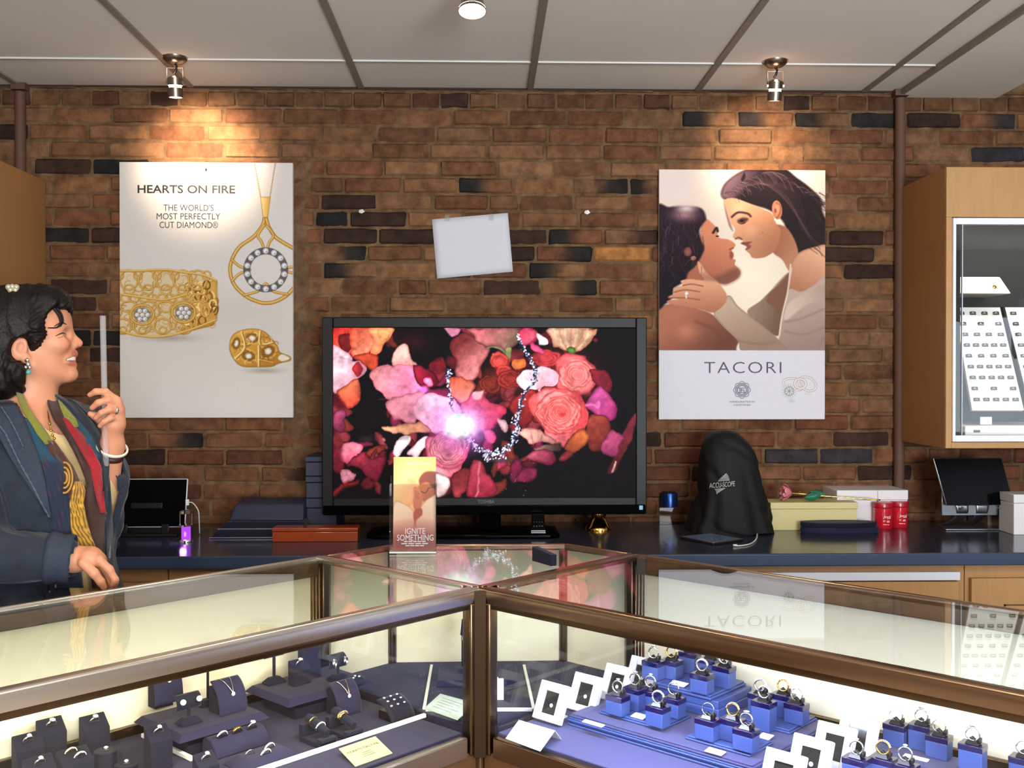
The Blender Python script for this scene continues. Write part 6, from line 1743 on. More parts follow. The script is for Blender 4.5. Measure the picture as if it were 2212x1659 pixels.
def t_stand(label, px, py, base, hgt, w, ear, el, er):
    x, y = loc2(px, py, base, RL)
    t = thing('earring_stand', label, 'earring stand', W(RL, x, y, ZD + base + EPS), RL, 'navy T-shaped earring stands')
    MB().prism([(-.022, -.014), (.022, -.014), (.022, .014), (-.022, .014)], 0, .004).prism([(-.022, -.014), (.022, -.014), (.022, .014), (-.022, .014)], .004, .014, top=[(-.012, -.006), (.012, -.006), (.012, .006), (-.012, .006)]).build('foot', MT['navy_block'], t, bevel=.0006)
    MB().tube([(0, 0, .012), (0, 0, hgt)], .0035, 10).build('post', MT['navy_block'], t, smooth=60)
    def bar(u, v): a = PI * (.04 + v * .70) ; return ((u - .5) * w, .010 - .016 * math.sin(a) + .004, hgt - .006 + .016 * math.cos(a) * 1.0)
    MB().grid(bar, 6, 10).build('bar', MT['navy_block'], t, smooth=180, solid=.003)
    for s, lb in ((-1, el), (1, er)):
        e = thing('earring', lb, 'earring', W(RL, x + s * w * .33, y - .0055, ZD + base + hgt + .002), RL)
        if ear == 'pearl': MB().ball((0, -.004, 0), .0058, 14, 10).build('pearl', pbr('pearl', (246, 240, 226), .2, coat=.6), e, smooth=180)
        else:
            hm = MT['silver']
            MB().torus(.0085, .0014, 24, 8, TR(0, -.003, -.006) @ RZ(.5) @ RX(PI / 2), 1.6).build('hoop', hm, e, smooth=180)
            b = MB()
            for k in range(6): b.ball((-.0035 + .0007 * k, -.004 - .0004 * k, .004 - .0025 * k), .0014, 6, 4)
            b.build('stone_row', MT['diamond'], e, smooth=180)
t_stand('navy T-stand with two pearl studs at the front of the left platform', 408, 1563, PL, .045, .052, 'pearl', 'left pearl stud on the T-stand of the left platform', 'right pearl stud on the T-stand of the left platform')
t_stand('tall navy T-stand with hoop earrings at the back of the right platform', 592, 1476, PL, .075, .050, 'hoop', 'left diamond hoop on the tall T-stand of the right platform', 'right diamond hoop on the tall T-stand of the right platform')
t_stand('short navy T-stand with hoop earrings at the right of the right platform', 730, 1469, PL, .045, .046, 'hoop', 'left diamond hoop on the short T-stand of the right platform', 'right diamond hoop on the short T-stand of the right platform')
def rod_stand():
    x, y = loc2(449, 1522, PL, RL)
    t = thing('necklace_rod', 'thin navy rod stand behind the curved ramp, its top behind the rail', 'stand', W(RL, x, y, ZD + PL + EPS), RL)
    MB().prism([(-.022, -.014), (.022, -.014), (.022, .014), (-.022, .014)], 0, .012, top=[(-.014, -.007), (.014, -.007), (.014, .007), (-.014, .007)]).build('foot', MT['navy_block'], t)
    MB().tube([(0, 0, .01), (0, 0, .115)], .0028, 8).build('rod', MT['clip_black'], t, smooth=60)
    MB().tube([(-.02, 0, .115), (.02, 0, .115)], .004, 8).build('cross_bar', MT['navy_block'], t, smooth=60)
rod_stand()
c, tl = ring_block('slanted navy ring block at the front of the right platform with a flower ring', 647, 1436, .032, .052, .044, .024, PL)
silver_halo('flower-headed diamond ring in the front block of the right platform', c, RL, tl * .5)
c, tl = ring_block('tall navy ring block at the back of the right platform with a dark ring', 668, 1393, .068, .080, .044, .026, PL)
silver_plain('slim silver ring in the tall back block of the right platform', c, RL, tl * .5)

def stud_ramp(label, px, py, w, h, d, base, spots, lab):
    x, y = loc2(px, py, base, RL)
    t = thing('stud_ramp', label, 'earring stand', W(RL, x, y, ZD + base + EPS), RL)
    def prof(v): a = v * PI / 2 * .8; return (d * (1 - math.cos(a)) * .9 + d * .35 * v, h * math.sin(a) / math.sin(PI / 2 * .8))
    MB().grid(lambda u, v: ((u - .5) * w, *prof(v)), 6, 12).build('ramp', MT['navy_block'], t, smooth=180, solid=.003)
    MB().box(-w * .4, w * .4, .012, d, 0, h * .45).build('support', MT['clip_black'], t)
    for i, (u, v) in enumerate(spots):
        yy, zz = prof(v)
        e = MB().lathe([(0, -.002), (.0030, .0006), (.0020, .0018), (0, .002)], 10, TR(0, 0, 0)).build('stud_earring', MT['diamond'], smooth=20, loc=W(RL, x + u * w, y + yy - .002, ZD + base + zz + .0042))
        tag(e, lab, 'earring', 'diamond studs on one ramp' if 'long' in lab else 'studs on the small ramp')
stud_ramp('long curved navy ramp with rows of diamond studs near the corner post', 872, 1557, .064, .040, .050, 0, [(u, v) for v in (.55, .75, .93) for u in (-.28, 0, .28)], 'diamond stud on the long curved navy ramp near the corner post')
stud_ramp('small navy ramp with tiny studs at the right end of the right platform', 776, 1479, .040, .014, .026, PL - .002, [(-.2, .6), (0, .75), (.2, .6)], 'tiny stud on the small navy ramp at the platform end')

def log_and_slab():
    x0, L = -.449, .118
    t = thing('ring_log', 'half-round navy ring log with three diamond rings', 'ring stand', W(RL, x0, .256, ZD + EPS), RL)
    pr = [(.0, 0), (.002, .012), (.010, .024), (.022, .032), (.036, .034), (.050, .030), (.050, 0)]
    n = len(pr)
    MB().add([(0, y, z) for y, z in pr] + [(L, y, z) for y, z in pr], [tuple(range(n - 1, -1, -1)), tuple(range(n, 2 * n))] + [(i, (i + 1) % n, n + (i + 1) % n, n + i) for i in range(n)]).build('log', MT['navy_suede'], t, bevel=.002, smooth=40)
    for k, (f, nm) in enumerate(((silver_band, 'left'), (gold_plain, 'middle'), (silver_halo, 'right'))):
        MB().cbox((L * (.22 + .28 * k), .022, .0325), (.022, .004, .002)).build('slot', MT['clip_black'], t)
        f('%s of three rings in the half-round navy ring log' % nm, W(RL, x0 + L * (.22 + .28 * k), .278, ZD + .0345), RL, .35)
    t = thing('ring_tray', 'low sloping navy tray with three plain bands at the bottom edge', 'ring stand', W(RL, -.452, .153, ZD + EPS), RL)
    MB().prism([(0, 0), (.125, 0), (.125, .078), (0, .078)], 0, .016, top=[(.022, .018), (.105, .018), (.105, .062), (.022, .062)]).build('pad', MT['navy_suede'], t, bevel=.0015)
    for (px, py, nm, f) in ((539, 1625, 'left', silver_plain), (582, 1611, 'back right', silver_band), (574, 1624, 'front right', silver_band)):
        x, y = loc2(px, py, .022, RL)
        y = min(y, .209)
        f('%s band in the low sloping navy tray at the bottom edge' % nm, W(RL, x, y, ZD + .0175), RL, .25)
log_and_slab()

def finger_stand(label, px, py, rg):
    x, y = loc2(px, py, 0, RL)
    t = thing('finger_ring_stand', label, 'ring stand', W(RL, x, y, ZD + EPS), RL, 'navy finger ring stands')
    w = .040
    MB().box(-w / 2, w / 2, -.006, .062, 0, .010).build('base', MT['navy_block'], t, bevel=.0012)
    MB().box(-w / 2, w / 2, -.010, .006, .0105, .017).build('front_rest', MT['navy_block'], t, bevel=.0012)
    MB().prism([(-w / 2, .050), (w / 2, .050), (w / 2, .064), (-w / 2, .064)], .0105, .034).build('back_rest', MT['navy_block'], t, bevel=.0012)
    p0, p1 = Vector((0, -.004, .026)), Vector((0, .060, .042))
    ax = (p1 - p0).normalized()
    MB().tube([p0, p0 + ax * .004, p0.lerp(p1, .5), p1 - ax * .006, p1], [.0062, .0078, .0092, .0102, .0085], 20).build('finger', MT['navy_block'], t, smooth=50)
    for (f, tt, lb) in rg:
        q = p0.lerp(p1, tt)
        f(lb, W(RL, x + q.x, y + q.y, ZD + q.z + EPS), RL, math.atan2(ax.z, ax.y))
FR = .0102
fr_slim = rings_of(MT['gold'], None, R=FR, r=.0012, wide=1.3, name='ring'); fr_wide = rings_of(MT['gold'], 'band', R=.0112, r=.0022, wide=2.6, name='ring'); fr_sil = rings_of(MT['silver'], 'band', R=.0098, r=.0013, wide=1.4)
finger_stand('navy finger-shaped ring stand with two slim rings, nearest the name card', 705, 1612, [(fr_slim, .72, 'upper slim ring on the finger stand nearest the name card'), (fr_sil, .36, 'lower slim ring on the finger stand nearest the name card')])
finger_stand('navy finger-shaped ring stand with one broad gold ring', 762, 1595, [(fr_wide, .56, 'broad gold lace ring on the right finger stand')])

# ---- strips, cards and the corner case
MT['strip'] = pbr('white_acrylic_strip', (238, 238, 232), .35, emit=(255, 255, 250), estr=.0)
def strip(label, a, b, w=.008, h=.008):
    d = b - a
    m = MB().box(0, d.length, -w / 2, w / 2, 0, h).build('divider_strip', MT['strip'], bevel=.0008, loc=(a.x, a.y, ZD + EPS), rot=(0, 0, math.atan2(d.y, d.x)))
    tag(m, label, 'strip')
strip('long white strip along the front of the left showcase deck', W(RL, -1.2, .146, 0), W(RL, -.018, .146, 0))
strip('white strip running back to front at the left between the ring blocks', W(RL, -.482, .285, 0), W(RL, -.482, .475, 0))
def corner_stuff():
    q = [at_z(933, 1427, ZD), at_z(916, 1534, ZD), at_z(1153, 1534, ZD), at_z(1132, 1427, ZD)]
    for p in q: p.z = 0
    strip('white strip on the left side of the corner showcase deck', q[0] + Vector((.002, -.05, 0)), q[1], .007, .004)
    strip('white strip across the front of the corner showcase deck', q[1] + Vector((.004, -.007, 0)), q[2] + Vector((-.004, -.007, 0)), .010, .006)
    strip('white strip on the right side of the corner showcase deck', q[3] + Vector((-.002, -.05, 0)), q[2], .007, .004)
    a, b = at_z(942, 1486, ZD), at_z(1120, 1482, ZD)
    t = thing('display_plinth', 'low wide navy plinth at the back of the corner showcase', 'plinth', (a.x, a.y, ZD + EPS))
    w = b.x - a.x
    MB().prism([(0, 0), (w, 0), (w, .12), (0, .12)], 0, .016, top=[(.002, .002), (w - .002, .002), (w - .002, .118), (.002, .118)]).build('slab', MT['navy_suede'], t, bevel=.002)
    zt = ZD + .0175
    p = at_z(1003, 1450, zt)
    t = thing('pendant_stand', 'upright navy pendant stand half hidden behind the corner post', 'stand', (p.x + .008, p.y, zt + EPS))
    MB().lathe([(0, 0), (.024, 0), (.020, .010), (0, .012)], 24).build('foot', MT['navy_block'], t, smooth=40)
    MB().tube([(-.012, 0, .008), (-.012, 0, .075)], .003, 8).tube([(.012, 0, .008), (.012, 0, .075)], .003, 8).build('post', MT['clip_black'], t, smooth=60)
    MB().box(-.016, .016, -.004, .004, .074, .084).build('collar', MT['silver'], t, bevel=.001)
    MB().hexa([(-.018, -.006, .085), (.018, -.006, .085), (.018, .008, .085), (-.018, .008, .085), (-.014, .0, .125), (.014, .0, .125), (.014, .010, .125), (-.014, .010, .125)]).build('head', MT['navy_suede'], t, bevel=.004, seg=3)
    a, b = at_z(1000, 1513, ZD), at_z(1088, 1511, ZD)
    t = thing('price_card', 'upright white card standing behind the corner post', 'card', (a.x, a.y, ZD + EPS))
    w = b.x - a.x
    MB().box(0, w, 0, .0015, 0, .046).build('front', MT['white_card'], t, rot=(math.radians(-16), 0, 0))
    MB().box(.012, w - .012, .024, .0255, 0, .042).build('easel', MT['white_card'], t, rot=(math.radians(10), 0, 0))
    c = [at_z(917, 1536, ZD + .002), at_z(989, 1562, ZD + .002), at_z(1027, 1526, ZD + .002), at_z(951, 1505, ZD + .002)]
    o = c[0].copy(); o.z = ZD + .0075
    t = thing('information_card', 'pale glassy information card lying flat left of the corner post', 'card', o)
    d = [p - c[0] for p in c]
    up = Vector((0, 0, .0015))
    MB().hexa([tuple(v) for v in d] + [tuple(v + up) for v in d]).build('sheet', pbr('pale_card', (196, 214, 210), .25), t)
    ex = (d[1]).normalized(); ey = (d[3]).normalized()
    ln = MB()
    for k in range(5):
        st = d[3] * (.82 - .15 * k) + d[1] * (.14 + .03 * (k % 2))
        en = st + d[1] * (.66 - .09 * (k % 3))
        n = ey * .0016
        ln.add([tuple(st + up * 1.08), tuple(en + up * 1.08), tuple(en + n + up * 1.08), tuple(st + n + up * 1.08)], [(0, 1, 2, 3)])
    ln.build('print_line', MT['ink_soft'], t)
corner_stuff()
def name_card():
    c = [at_z(768, 1655, ZD + .003), at_z(848, 1626, ZD + .003), at_z(816, 1588, ZD + .014), at_z(732, 1616, ZD + .014)]
    o = c[0].copy()
    o.z = ZD + .0025
    t = thing('name_card', 'cream name card with dark lettering lying at the front of the left showcase', 'card', o)
    d = [p - c[0] for p in c]; d[1].z = 0; d[3].z = .0105; d[2] = d[1] + d[3]
    n = d[1].cross(d[3]).normalized()
    e = n * -.0016
    MB().hexa([tuple(v + e) for v in d] + [tuple(v) for v in d]).build('card', MT['cream_card'], t)
    ex = d[1].normalized(); ey = n.cross(ex)
    mm = Matrix(((ex.x, ey.x, n.x, 0), (ex.y, ey.y, n.y, 0), (ex.z, ey.z, n.z, 0), (0, 0, 0, 1)))
    w, h = d[1].length, d[3].length
    def put(body, u, v, wd, sz, nm):
        ob = text_mesh(body, sz, MT['ink'], nm, t, (0, 0, 0), (0, 0, 0), width=wd * w, extrude=0)
        for vt in ob.data.vertices:
            vt.co = (d[1] * u + d[3] * v) + ex * vt.co.x + ey * vt.co.y + n * .0004
    put('HEARTS ON FIRE', .5, .66, .84, .0105, 'lettering')
    ln = MB()
    for k, (wd, v) in enumerate(((.22, .45), (.30, .36), (.36, .27))):
        st = d[1] * (.5 - wd / 2) + d[3] * v + n * .0004; en = st + d[1] * wd; q = ey * .0012
        ln.add([tuple(st), tuple(en), tuple(en + q), tuple(st + q)], [(0, 1, 2, 3)])
    ln.build('print_line', MT['ink_soft'], t)
name_card()

# ---- right case: blue ring boxes on trays, white gem boxes
TT = .0245                                  # top of the tray pile
def slab(nm, label, x0, x1, y0, y1, z0, z1, mat, cat='tray', group=None, lip=.003):
    t = thing(nm, label, cat, W(RR, x0, y0, ZD + z0 + EPS), RR, group)
    w, d, h = x1 - x0, y1 - y0, z1 - z0 - EPS
    MB().box(0, w, 0, d, 0, h * .55).build('tray_base', mat, t, bevel=.0016, seg=3)
    MB().box(lip, w - lip, lip, d - lip, h * .55, h).build('tray_top', mat, t, bevel=.0016, seg=3)
for k, lb in enumerate(('lowest slab of the blue tray pile in the right showcase', 'middle slab of the blue tray pile in the right showcase', 'top slab of the blue tray pile in the right showcase')):
    slab('display_tray', lb, .105 + .003 * (k == 2), .535, .150 + .004 * (k == 2), .470, TT / 3 * k, TT / 3 * (k + 1), MT['blue_leather'] if k < 2 else MT['violet_pad'], group='stacked blue slabs')
P1 = TT + .008
slab('ring_plate', 'blue plate with five ring boxes at the left front of the tray pile', .155, .312, .192, .300, TT, P1, MT['blue_leather'], 'plate')
slab('ring_plate', 'blue plate with three ring boxes at the front edge of the tray pile', .370, .510, .186, .275, TT, P1, MT['blue_leather'], 'plate')
slab('ring_plate', 'blue plate with four ring boxes at the right back of the tray pile', .392, .508, .345, .462, TT, P1, MT['blue_leather'], 'plate')
RT = TT + .036
slab('display_riser', 'square blue riser at the back of the tray pile', .205, .360, .325, .468, TT, RT, MT['blue_leather'], 'riser')
slab('ring_plate', 'blue plate with ring boxes on top of the square riser', .200, .343, .322, .466, RT, RT + .010, MT['blue_leather'], 'plate')
RP = RT + .010

def ring_box(label, px, py, base, ring, rl, h=.028, w=.040, d=.030, top=False, tilt=0.0):
    """px, py: middle of the front face's lower edge, or (top) of the lid's front edge"""
    x, y = loc2(px, py, base + (h + .011 if top else 0), RR)
    key = ('box', h)
    loc = W(RR, x, y + d / 2, ZD + base + EPS)
    if key not in PROTO:
        t = thing('ring_box', label, 'ring box', loc, RR, 'blue ring boxes')
        MB().box(-w / 2, w / 2, -d / 2, d / 2, 0, h).build('lower_box', MT['blue_leather'], t, bevel=.001)
        MB().box(-w / 2 - .0008, w / 2 + .0008, -d / 2 - .0008, d / 2 + .0008, h + .0003, h + .011).build('lid', MT['indigo_gloss'], t, bevel=.001)
        c = MB().prism([(-.011, -.009), (.011, -.009), (.011, .009), (-.011, .009)], h + .0112, h + .017, top=[(-.008, -.005), (.008, -.005), (.008, .005), (-.008, .005)])
        cp_ = c.build('clip_base', MT['clip_black'], t)
        MB().tube([(-.006, .0, h + .016), (0, .0, h + .021), (.006, 0, h + .016)], .0032, 8).build('finger_clip', MT['clip_black'], cp_, smooth=60)
        MB().cbox((.011, .004, h + .017), (.005, .012, .010)).build('clip_wing', MT['clip_black'], cp_, bevel=.002)
        PROTO[key] = t
    else:
        t = copy_tree(PROTO[key]); t['label'] = label; t.location = loc; t.rotation_euler = (0, 0, RR)
    ring(rl, loc + Vector((0, 0, h + .0278)), RR + .25, -.12)
big_sol = rings_of(MT['silver'], 'solitaire', R=.0112, r=.0016, wide=1.6); big_halo = rings_of(MT['silver'], 'halo', R=.0112, r=.0016, wide=1.8)
big_band = rings_of(MT['silver'], 'band', R=.0110, r=.0018, wide=2.0); big_gold = rings_of(MT['gold'], 'band', R=.0110, r=.0018, wide=2.2); big_wire = rings_of(MT['silver'], None, R=.0115, r=.0009, wide=1.2)
A_ = 'the left front plate'; B_ = 'the square riser'; C_ = 'the front edge plate'; D_ = 'the right back plate'
for px, py, base, rg, where, what, h in (
        (1325, 1546, P1, big_sol, 'leftmost on ' + A_, 'solitaire ring', .028), (1362, 1535, P1, big_halo, 'second from left on ' + A_, 'halo ring', .034), (1396, 1534, P1, big_sol, 'at the back of ' + A_, 'tall solitaire ring', .028),
        (1446, 1551, P1, big_sol, 'rightmost on ' + A_, 'bright solitaire ring', .028), (1412, 1571, P1, big_band, 'at the front corner of ' + A_, 'broad diamond band', .028),
        (1403, 1469, RP, big_halo, 'leftmost on ' + B_, 'halo ring', .028), (1442, 1467, RP, big_gold, 'second from left on ' + B_, 'gold-tinted ring', .028), (1482, 1455, RP, big_halo, 'at the back of ' + B_, 'halo ring', .034),
        (1526, 1466, RP, big_wire, 'in the middle of ' + B_, 'plain band', .030), (1508, 1499, RP, big_band, 'at the front of ' + B_, 'diamond band', .028), (1556, 1486, RP, big_halo, 'rightmost on ' + B_, 'dark clustered ring', .032),
        (1520, 1600, P1, big_wire, 'left on ' + C_, 'plain silver band', .028), (1574, 1603, P1, big_gold, 'in the middle of ' + C_, 'yellow gold band', .030), (1603, 1624, P1, big_halo, 'right on ' + C_, 'sparkling halo ring', .028),
        (1634, 1545, P1, big_band, 'at the back left of ' + D_, 'open silver ring', .030), (1642, 1580, TT, big_band, 'on the slab before ' + D_, 'wide silver band', .046), (1684, 1550, P1, big_gold, 'at the back right of ' + D_, 'open two-tone ring', .034), (1713, 1565, P1, big_wire, 'at the right front of ' + D_, 'thin round ring', .028)):
    ring_box('blue ring box with indigo lid ' + where, px, py, base, rg, what + ' in the box ' + where, h)
# the group at the right end
slab('ring_plate', 'long dark blue plate with three ring boxes near the cream back', .628, .800, .382, .478, 0, .014, MT['violet_pad'], 'plate')
slab('ring_plate', 'dark blue plate with ring boxes at the right picture edge', .822, .99, .355, .462, 0, .014, MT['violet_pad'], 'plate')
slab('display_tray', 'flat violet slab under the front ring boxes at the right', .628, .99, .20, .352, 0, .010, MT['violet_pad'], 'tray')
for px, py, base, rg, where, what, h, top in (
        (1929, 1613, .014, big_wire, 'left on the long dark plate', 'very thin plain ring', .030, False), (1984, 1622, .014, big_halo, 'in the middle of the long dark plate', 'white halo ring', .036, False), (2022, 1640, .014, big_wire, 'right on the long dark plate', 'thin round ring', .030, False),
        (2095, 1611, .014, big_halo, 'tallest, between the two dark plates', 'bright halo ring', .052, True), (2162, 1634, .014, big_wire, 'on the plate at the right picture edge', 'very thin plain ring', .034, False), (2205, 1640, .014, big_band, 'cut by the right picture edge', 'silver band', .034, True),
        (1842, 1641, .010, big_sol, 'nearest the white gem boxes at the right', 'solitaire ring', .034, True), (1900, 1641, .010, big_gold, 'with a white tag at the bottom right', 'gold halo ring', .034, True), (1948, 1655, .010, big_sol, 'at the bottom edge before the long dark plate', 'two-tone solitaire ring', .030, True)):
    ring_box('blue ring box with dark lid ' + where, px, py, base, rg, what + ' in the box ' + where, h, top=top)

def gem_box(label, px, py, top, gem=True):
    """px, py: lower left corner of the front (or upper left when top)"""
    lean = math.radians(24); w, h, th = .074, .080, .014
    up = h * math.cos(lean)
    x, y = loc2(px, py, up if top else .002, RR)
    if top: y -= h * math.sin(lean)
    key = ('gem', gem)
    loc = W(RR, x, y, ZD + .0068)
    if key not in PROTO:
        t = thing('gem_box', label, 'gem box', loc, RR, 'white gem boxes')
        r = (-lean, 0, 0)
        f = MB()
        b = .019
        f.box(0, b, 0, th, 0, h).box(w - b, w, 0, th, 0, h).box(b, w - b, 0, th, 0, b * .8).box(b, w - b, 0, th, h - b, h)
        f.build('frame', MT['white_board'], t, bevel=.002, rot=r)
        MB().box(b - .001, w - b + .001, .004, .006, b * .8 - .001, h - b + .001).build('window', pbr('gem_window', (34, 34, 32), .08, spec=.5), t, rot=r)
        if gem: MB().lathe([(0, -.002), (.0042, .0004), (.0030, .0018), (0, .002)], 12, TR(w * .56, .0022, h * .42) @ RX(PI / 2)).build('gem', MT['diamond'], t, smooth=20, rot=r)
        MB().box(w * .25, w * .75, .012, .052, 0, .003).build('foot', MT['white_board'], t)
        PROTO[key] = t
    else:
        t = copy_tree(PROTO[key]); t['label'] = label; t.location = loc; t.rotation_euler = (0, 0, RR)
for px, py, lb in ((1148, 1554, 'white gem box with one diamond, nearest the tent card, left row'), (1222, 1534, 'second white gem box behind the tent card, left row'), (1291, 1512, 'third white gem box behind the tent card, left row'), (1346, 1493, 'white gem box farthest back in the left row, beside the riser')):
    gem_box(lb, px, py, False)
for px, py, lb, g in ((1655, 1620, 'white gem box cut by the bottom edge, right row', False), (1715, 1589, 'second white gem box from the bottom edge, showing a diamond, right row', True), (1767, 1562, 'third white gem box from the bottom edge, right row', False), (1817, 1544, 'white gem box farthest back, against the cream panel, right row', False)):
    gem_box(lb, px, py, True, g)
def flat_cards():
    # folded tent card at the left front
    c = [at_z(1092, 1597, ZD), at_z(1167, 1625, ZD), at_z(1199, 1580, ZD + .024), at_z(1121, 1557, ZD + .024)]
    o = c[0].copy(); o.z = ZD + .0014
    t = thing('tent_card', 'folded blank white tent card at the front left of the right showcase', 'card', o)
    d = [p - c[0] for p in c]
    e = Vector((.014, .018, 0))
    MB().add([tuple(d[0]), tuple(d[1]), tuple(d[2]), tuple(d[3])], [(0, 1, 2, 3)]).build('front_leaf', MT['white_card'], t, solid=.0008)
    MB().add([tuple(d[3]), tuple(d[2]), tuple(d[2] + e + Vector((0, 0, -.024))), tuple(d[3] + e + Vector((0, 0, -.024)))], [(0, 1, 2, 3)]).build('back_leaf', MT['white_card'], t, solid=.0008)
    def card(label, px, py, h, w=.036, dd=.020, mark=False):
        x, y = loc2(px, py, h, RR)
        o = W(RR, x, y, ZD + h + EPS + .0004)
        m = MB().prism([(-w / 2, -dd / 2), (w / 2, -dd / 2), (w / 2, dd / 2), (-w / 2, dd / 2)], 0, .0012).build('price_card', MT['white_card'], loc=o, rot=(math.radians(8), 0, RR))
        m.location.z += .0016
        tag(m, label, 'card')
    card('small white card between the boxes on the left front plate', 1381, 1550, P1, .030)
    card('long white card on the tray pile left of the left front plate', 1282, 1566, TT, .05, .012)
    card('small white card on the square riser beside the gold-tinted ring', 1467, 1480, RP)
    card('small white card on the tray pile before the front edge plate', 1545, 1627, TT, .036, .018)
    card('white card with a handwritten mark behind the front edge plate', 1652, 1596, TT, .024, .03)
    card('white card beside the front boxes at the lower right', 1975, 1645, .010, .045, .03)
flat_cards()
# ------------------------------------------------------------------ the woman behind the left case
class SDF:
    """smooth solid from joined primitives; f(p) with p an (n,3) array"""
    def __init__(s): s.items = []
    def ball(s, c, r, k=.012, sub=False, rot=None):
        r = (r,) * 3 if isinstance(r, (int, float)) else r
        s.items.append(('e', np.array(c, float), np.array(r, float), k, sub, None if rot is None else np.array(rot.to_3x3()))); return s
    def cap(s, a, b, ra, rb=None, k=.012, sub=False):
        s.items.append(('c', np.array(a, float), np.array(b, float), ra, ra if rb is None else rb, k, sub)); return s
    def fn(s, f, k=.012, sub=False): s.items.append(('f', f, k, sub)); return s
    def __call__(s, p):
        d = None
        for it in s.items:
            if it[0] == 'e':
                q = p - it[1]
                if it[5] is not None: q = q @ it[5]
                r = it[2]
                k0 = np.sqrt(((q / r) ** 2).sum(1)); k1 = np.sqrt(((q / (r * r)) ** 2).sum(1)) + 1e-9
                e = k0 * (k0 - 1) / k1
                k, sub = it[3], it[4]
            elif it[0] == 'c':
                a, b = it[1], it[2]; ab = b - a
                t = np.clip(((p - a) @ ab) / (ab @ ab + 1e-12), 0, 1)
                e = np.sqrt(((p - a - t[:, None] * ab) ** 2).sum(1)) - (it[3] + (it[4] - it[3]) * t)
                k, sub = it[5], it[6]
            else:
                e = it[1](p); k, sub = it[2], it[3]
            if d is None: d = e; continue
            if sub:
                h = np.clip(.5 - .5 * (d + e) / k, 0, 1); d = d * (1 - h) + (-e) * h + k * h * (1 - h)
            else:
                h = np.clip(.5 + .5 * (d - e) / k, 0, 1); d = d * (1 - h) + e * h - k * h * (1 - h)
        return d
def surface(f, lo, hi, h, bs=16):
    """surface nets over a sparse grid"""
    lo = np.array(lo, float); n = np.ceil((np.array(hi) - lo) / h).astype(int) + 1
    n = ((n + bs - 1) // bs) * bs
    D = np.full(n, 1.0, np.float32)
    ax = np.arange(bs)
    loc = np.stack(np.meshgrid(ax, ax, ax, indexing='ij'), -1).reshape(-1, 3)
    nb = n // bs
    B = np.stack(np.meshgrid(*[np.arange(q) for q in nb], indexing='ij'), -1).reshape(-1, 3)
    cen = lo + (B * bs + bs / 2) * h
    dc = np.concatenate([f(cen[i:i + 20000]) for i in range(0, len(cen), 20000)])
    R = bs * h * .5 * 1.7321 * 1.35 + h * 2
    for b, d in zip(B, dc):
        s = tuple(slice(q * bs, q * bs + bs) for q in b)
        if abs(d) > R: D[s] = np.sign(d)
        else: D[s] = f(lo + (b * bs + loc) * h).reshape(bs, bs, bs)
    S = D < 0
    c = np.zeros(n - 1, np.int8)
    for o in np.ndindex(2, 2, 2): c += S[o[0]:n[0] - 1 + o[0], o[1]:n[1] - 1 + o[1], o[2]:n[2] - 1 + o[2]]
    cells = np.argwhere((c > 0) & (c < 8))
    idx = np.full(n - 1, -1, np.int32); idx[tuple(cells.T)] = np.arange(len(cells))
    acc = np.zeros((len(cells), 3)); cnt = np.zeros(len(cells))
    cor = list(np.ndindex(2, 2, 2))
    for i, a in enumerate(cor):
        for b in cor[i + 1:]:
            if sum(abs(np.array(a) - b)) != 1: continue
            da = D[tuple((cells + a).T)]; db = D[tuple((cells + b).T)]
            m = (da < 0) != (db < 0)
            t = np.where(m, da / (da - db + 1e-12), 0)[:, None]
            acc += np.where(m[:, None], np.array(a) * (1 - t) + np.array(b) * t, 0); cnt += m
    V = lo + (cells + acc / cnt[:, None]) * h
    F = []
    for axn in range(3):
        u, v = (axn + 1) % 3, (axn + 2) % 3
        sl0 = [slice(1, -1)] * 3; sl1 = [slice(1, -1)] * 3
        sl0[axn] = slice(0, -1); sl1[axn] = slice(1, None)
        a, b = S[tuple(sl0)], S[tuple(sl1)]
        e = np.argwhere(a != b)
        off = np.ones(3, int); off[axn] = 0
        e = e + off
        ins = S[tuple(e.T)]
        du = np.zeros(3, int); du[u] = 1; dv = np.zeros(3, int); dv[v] = 1
        q = [idx[tuple(np.minimum(x, np.array(idx.shape) - 1).T)] for x in (e - du - dv, e - dv, e, e - du)]
        Q = np.stack(q, 1)
        Q[~ins] = Q[~ins][:, ::-1]
        F.append(Q[(Q >= 0).all(1)])
    return V, np.concatenate(F)
def vnoise(p, sc, seed=0):
    """cheap smooth noise in -1..1"""
    r = np.random.default_rng(seed); q = p * np.array(sc); o = 0
    for k in range(5):
        w = r.normal(0, 1, 3); w /= np.linalg.norm(w)
        o = o + np.sin(q @ w * (1 + .5 * k) + r.uniform(0, 6) + 1.3 * np.sin(q @ np.roll(w, 1) * .8 + k))
    return o / 5

QW = at_y(95, 812, 2.40)
_v = Vector((QW.x, QW.y, 0)).normalized()
E1, E2 = Vector((_v.y, -_v.x, 0)), _v            # picture-right and away, seen from the customer
NE1, NE2 = np.array(E1), np.array(E2)
def pp(px, py, d=0.0):
    """point on the sight line at depth d behind the figure's own plane, in figure coordinates (right, away, up)"""
    o = Vector((0, 0, EYE)); r = ray(px, py)
    t = (Vector((QW.x, QW.y, 0)).dot(E2) + d) / r.dot(E2)
    w = o + r * t
    q = w - Vector((QW.x, QW.y, 0))
    return np.array([q.dot(E1), q.dot(E2), w.z])
def to_world(V):
    V = np.asarray(V, float)
    W_ = np.zeros_like(V)
    W_[:, 0] = QW.x + V[:, 0] * E1.x + V[:, 1] * E2.x
    W_[:, 1] = QW.y + V[:, 0] * E1.y + V[:, 1] * E2.y
    W_[:, 2] = V[:, 2]
    return W_
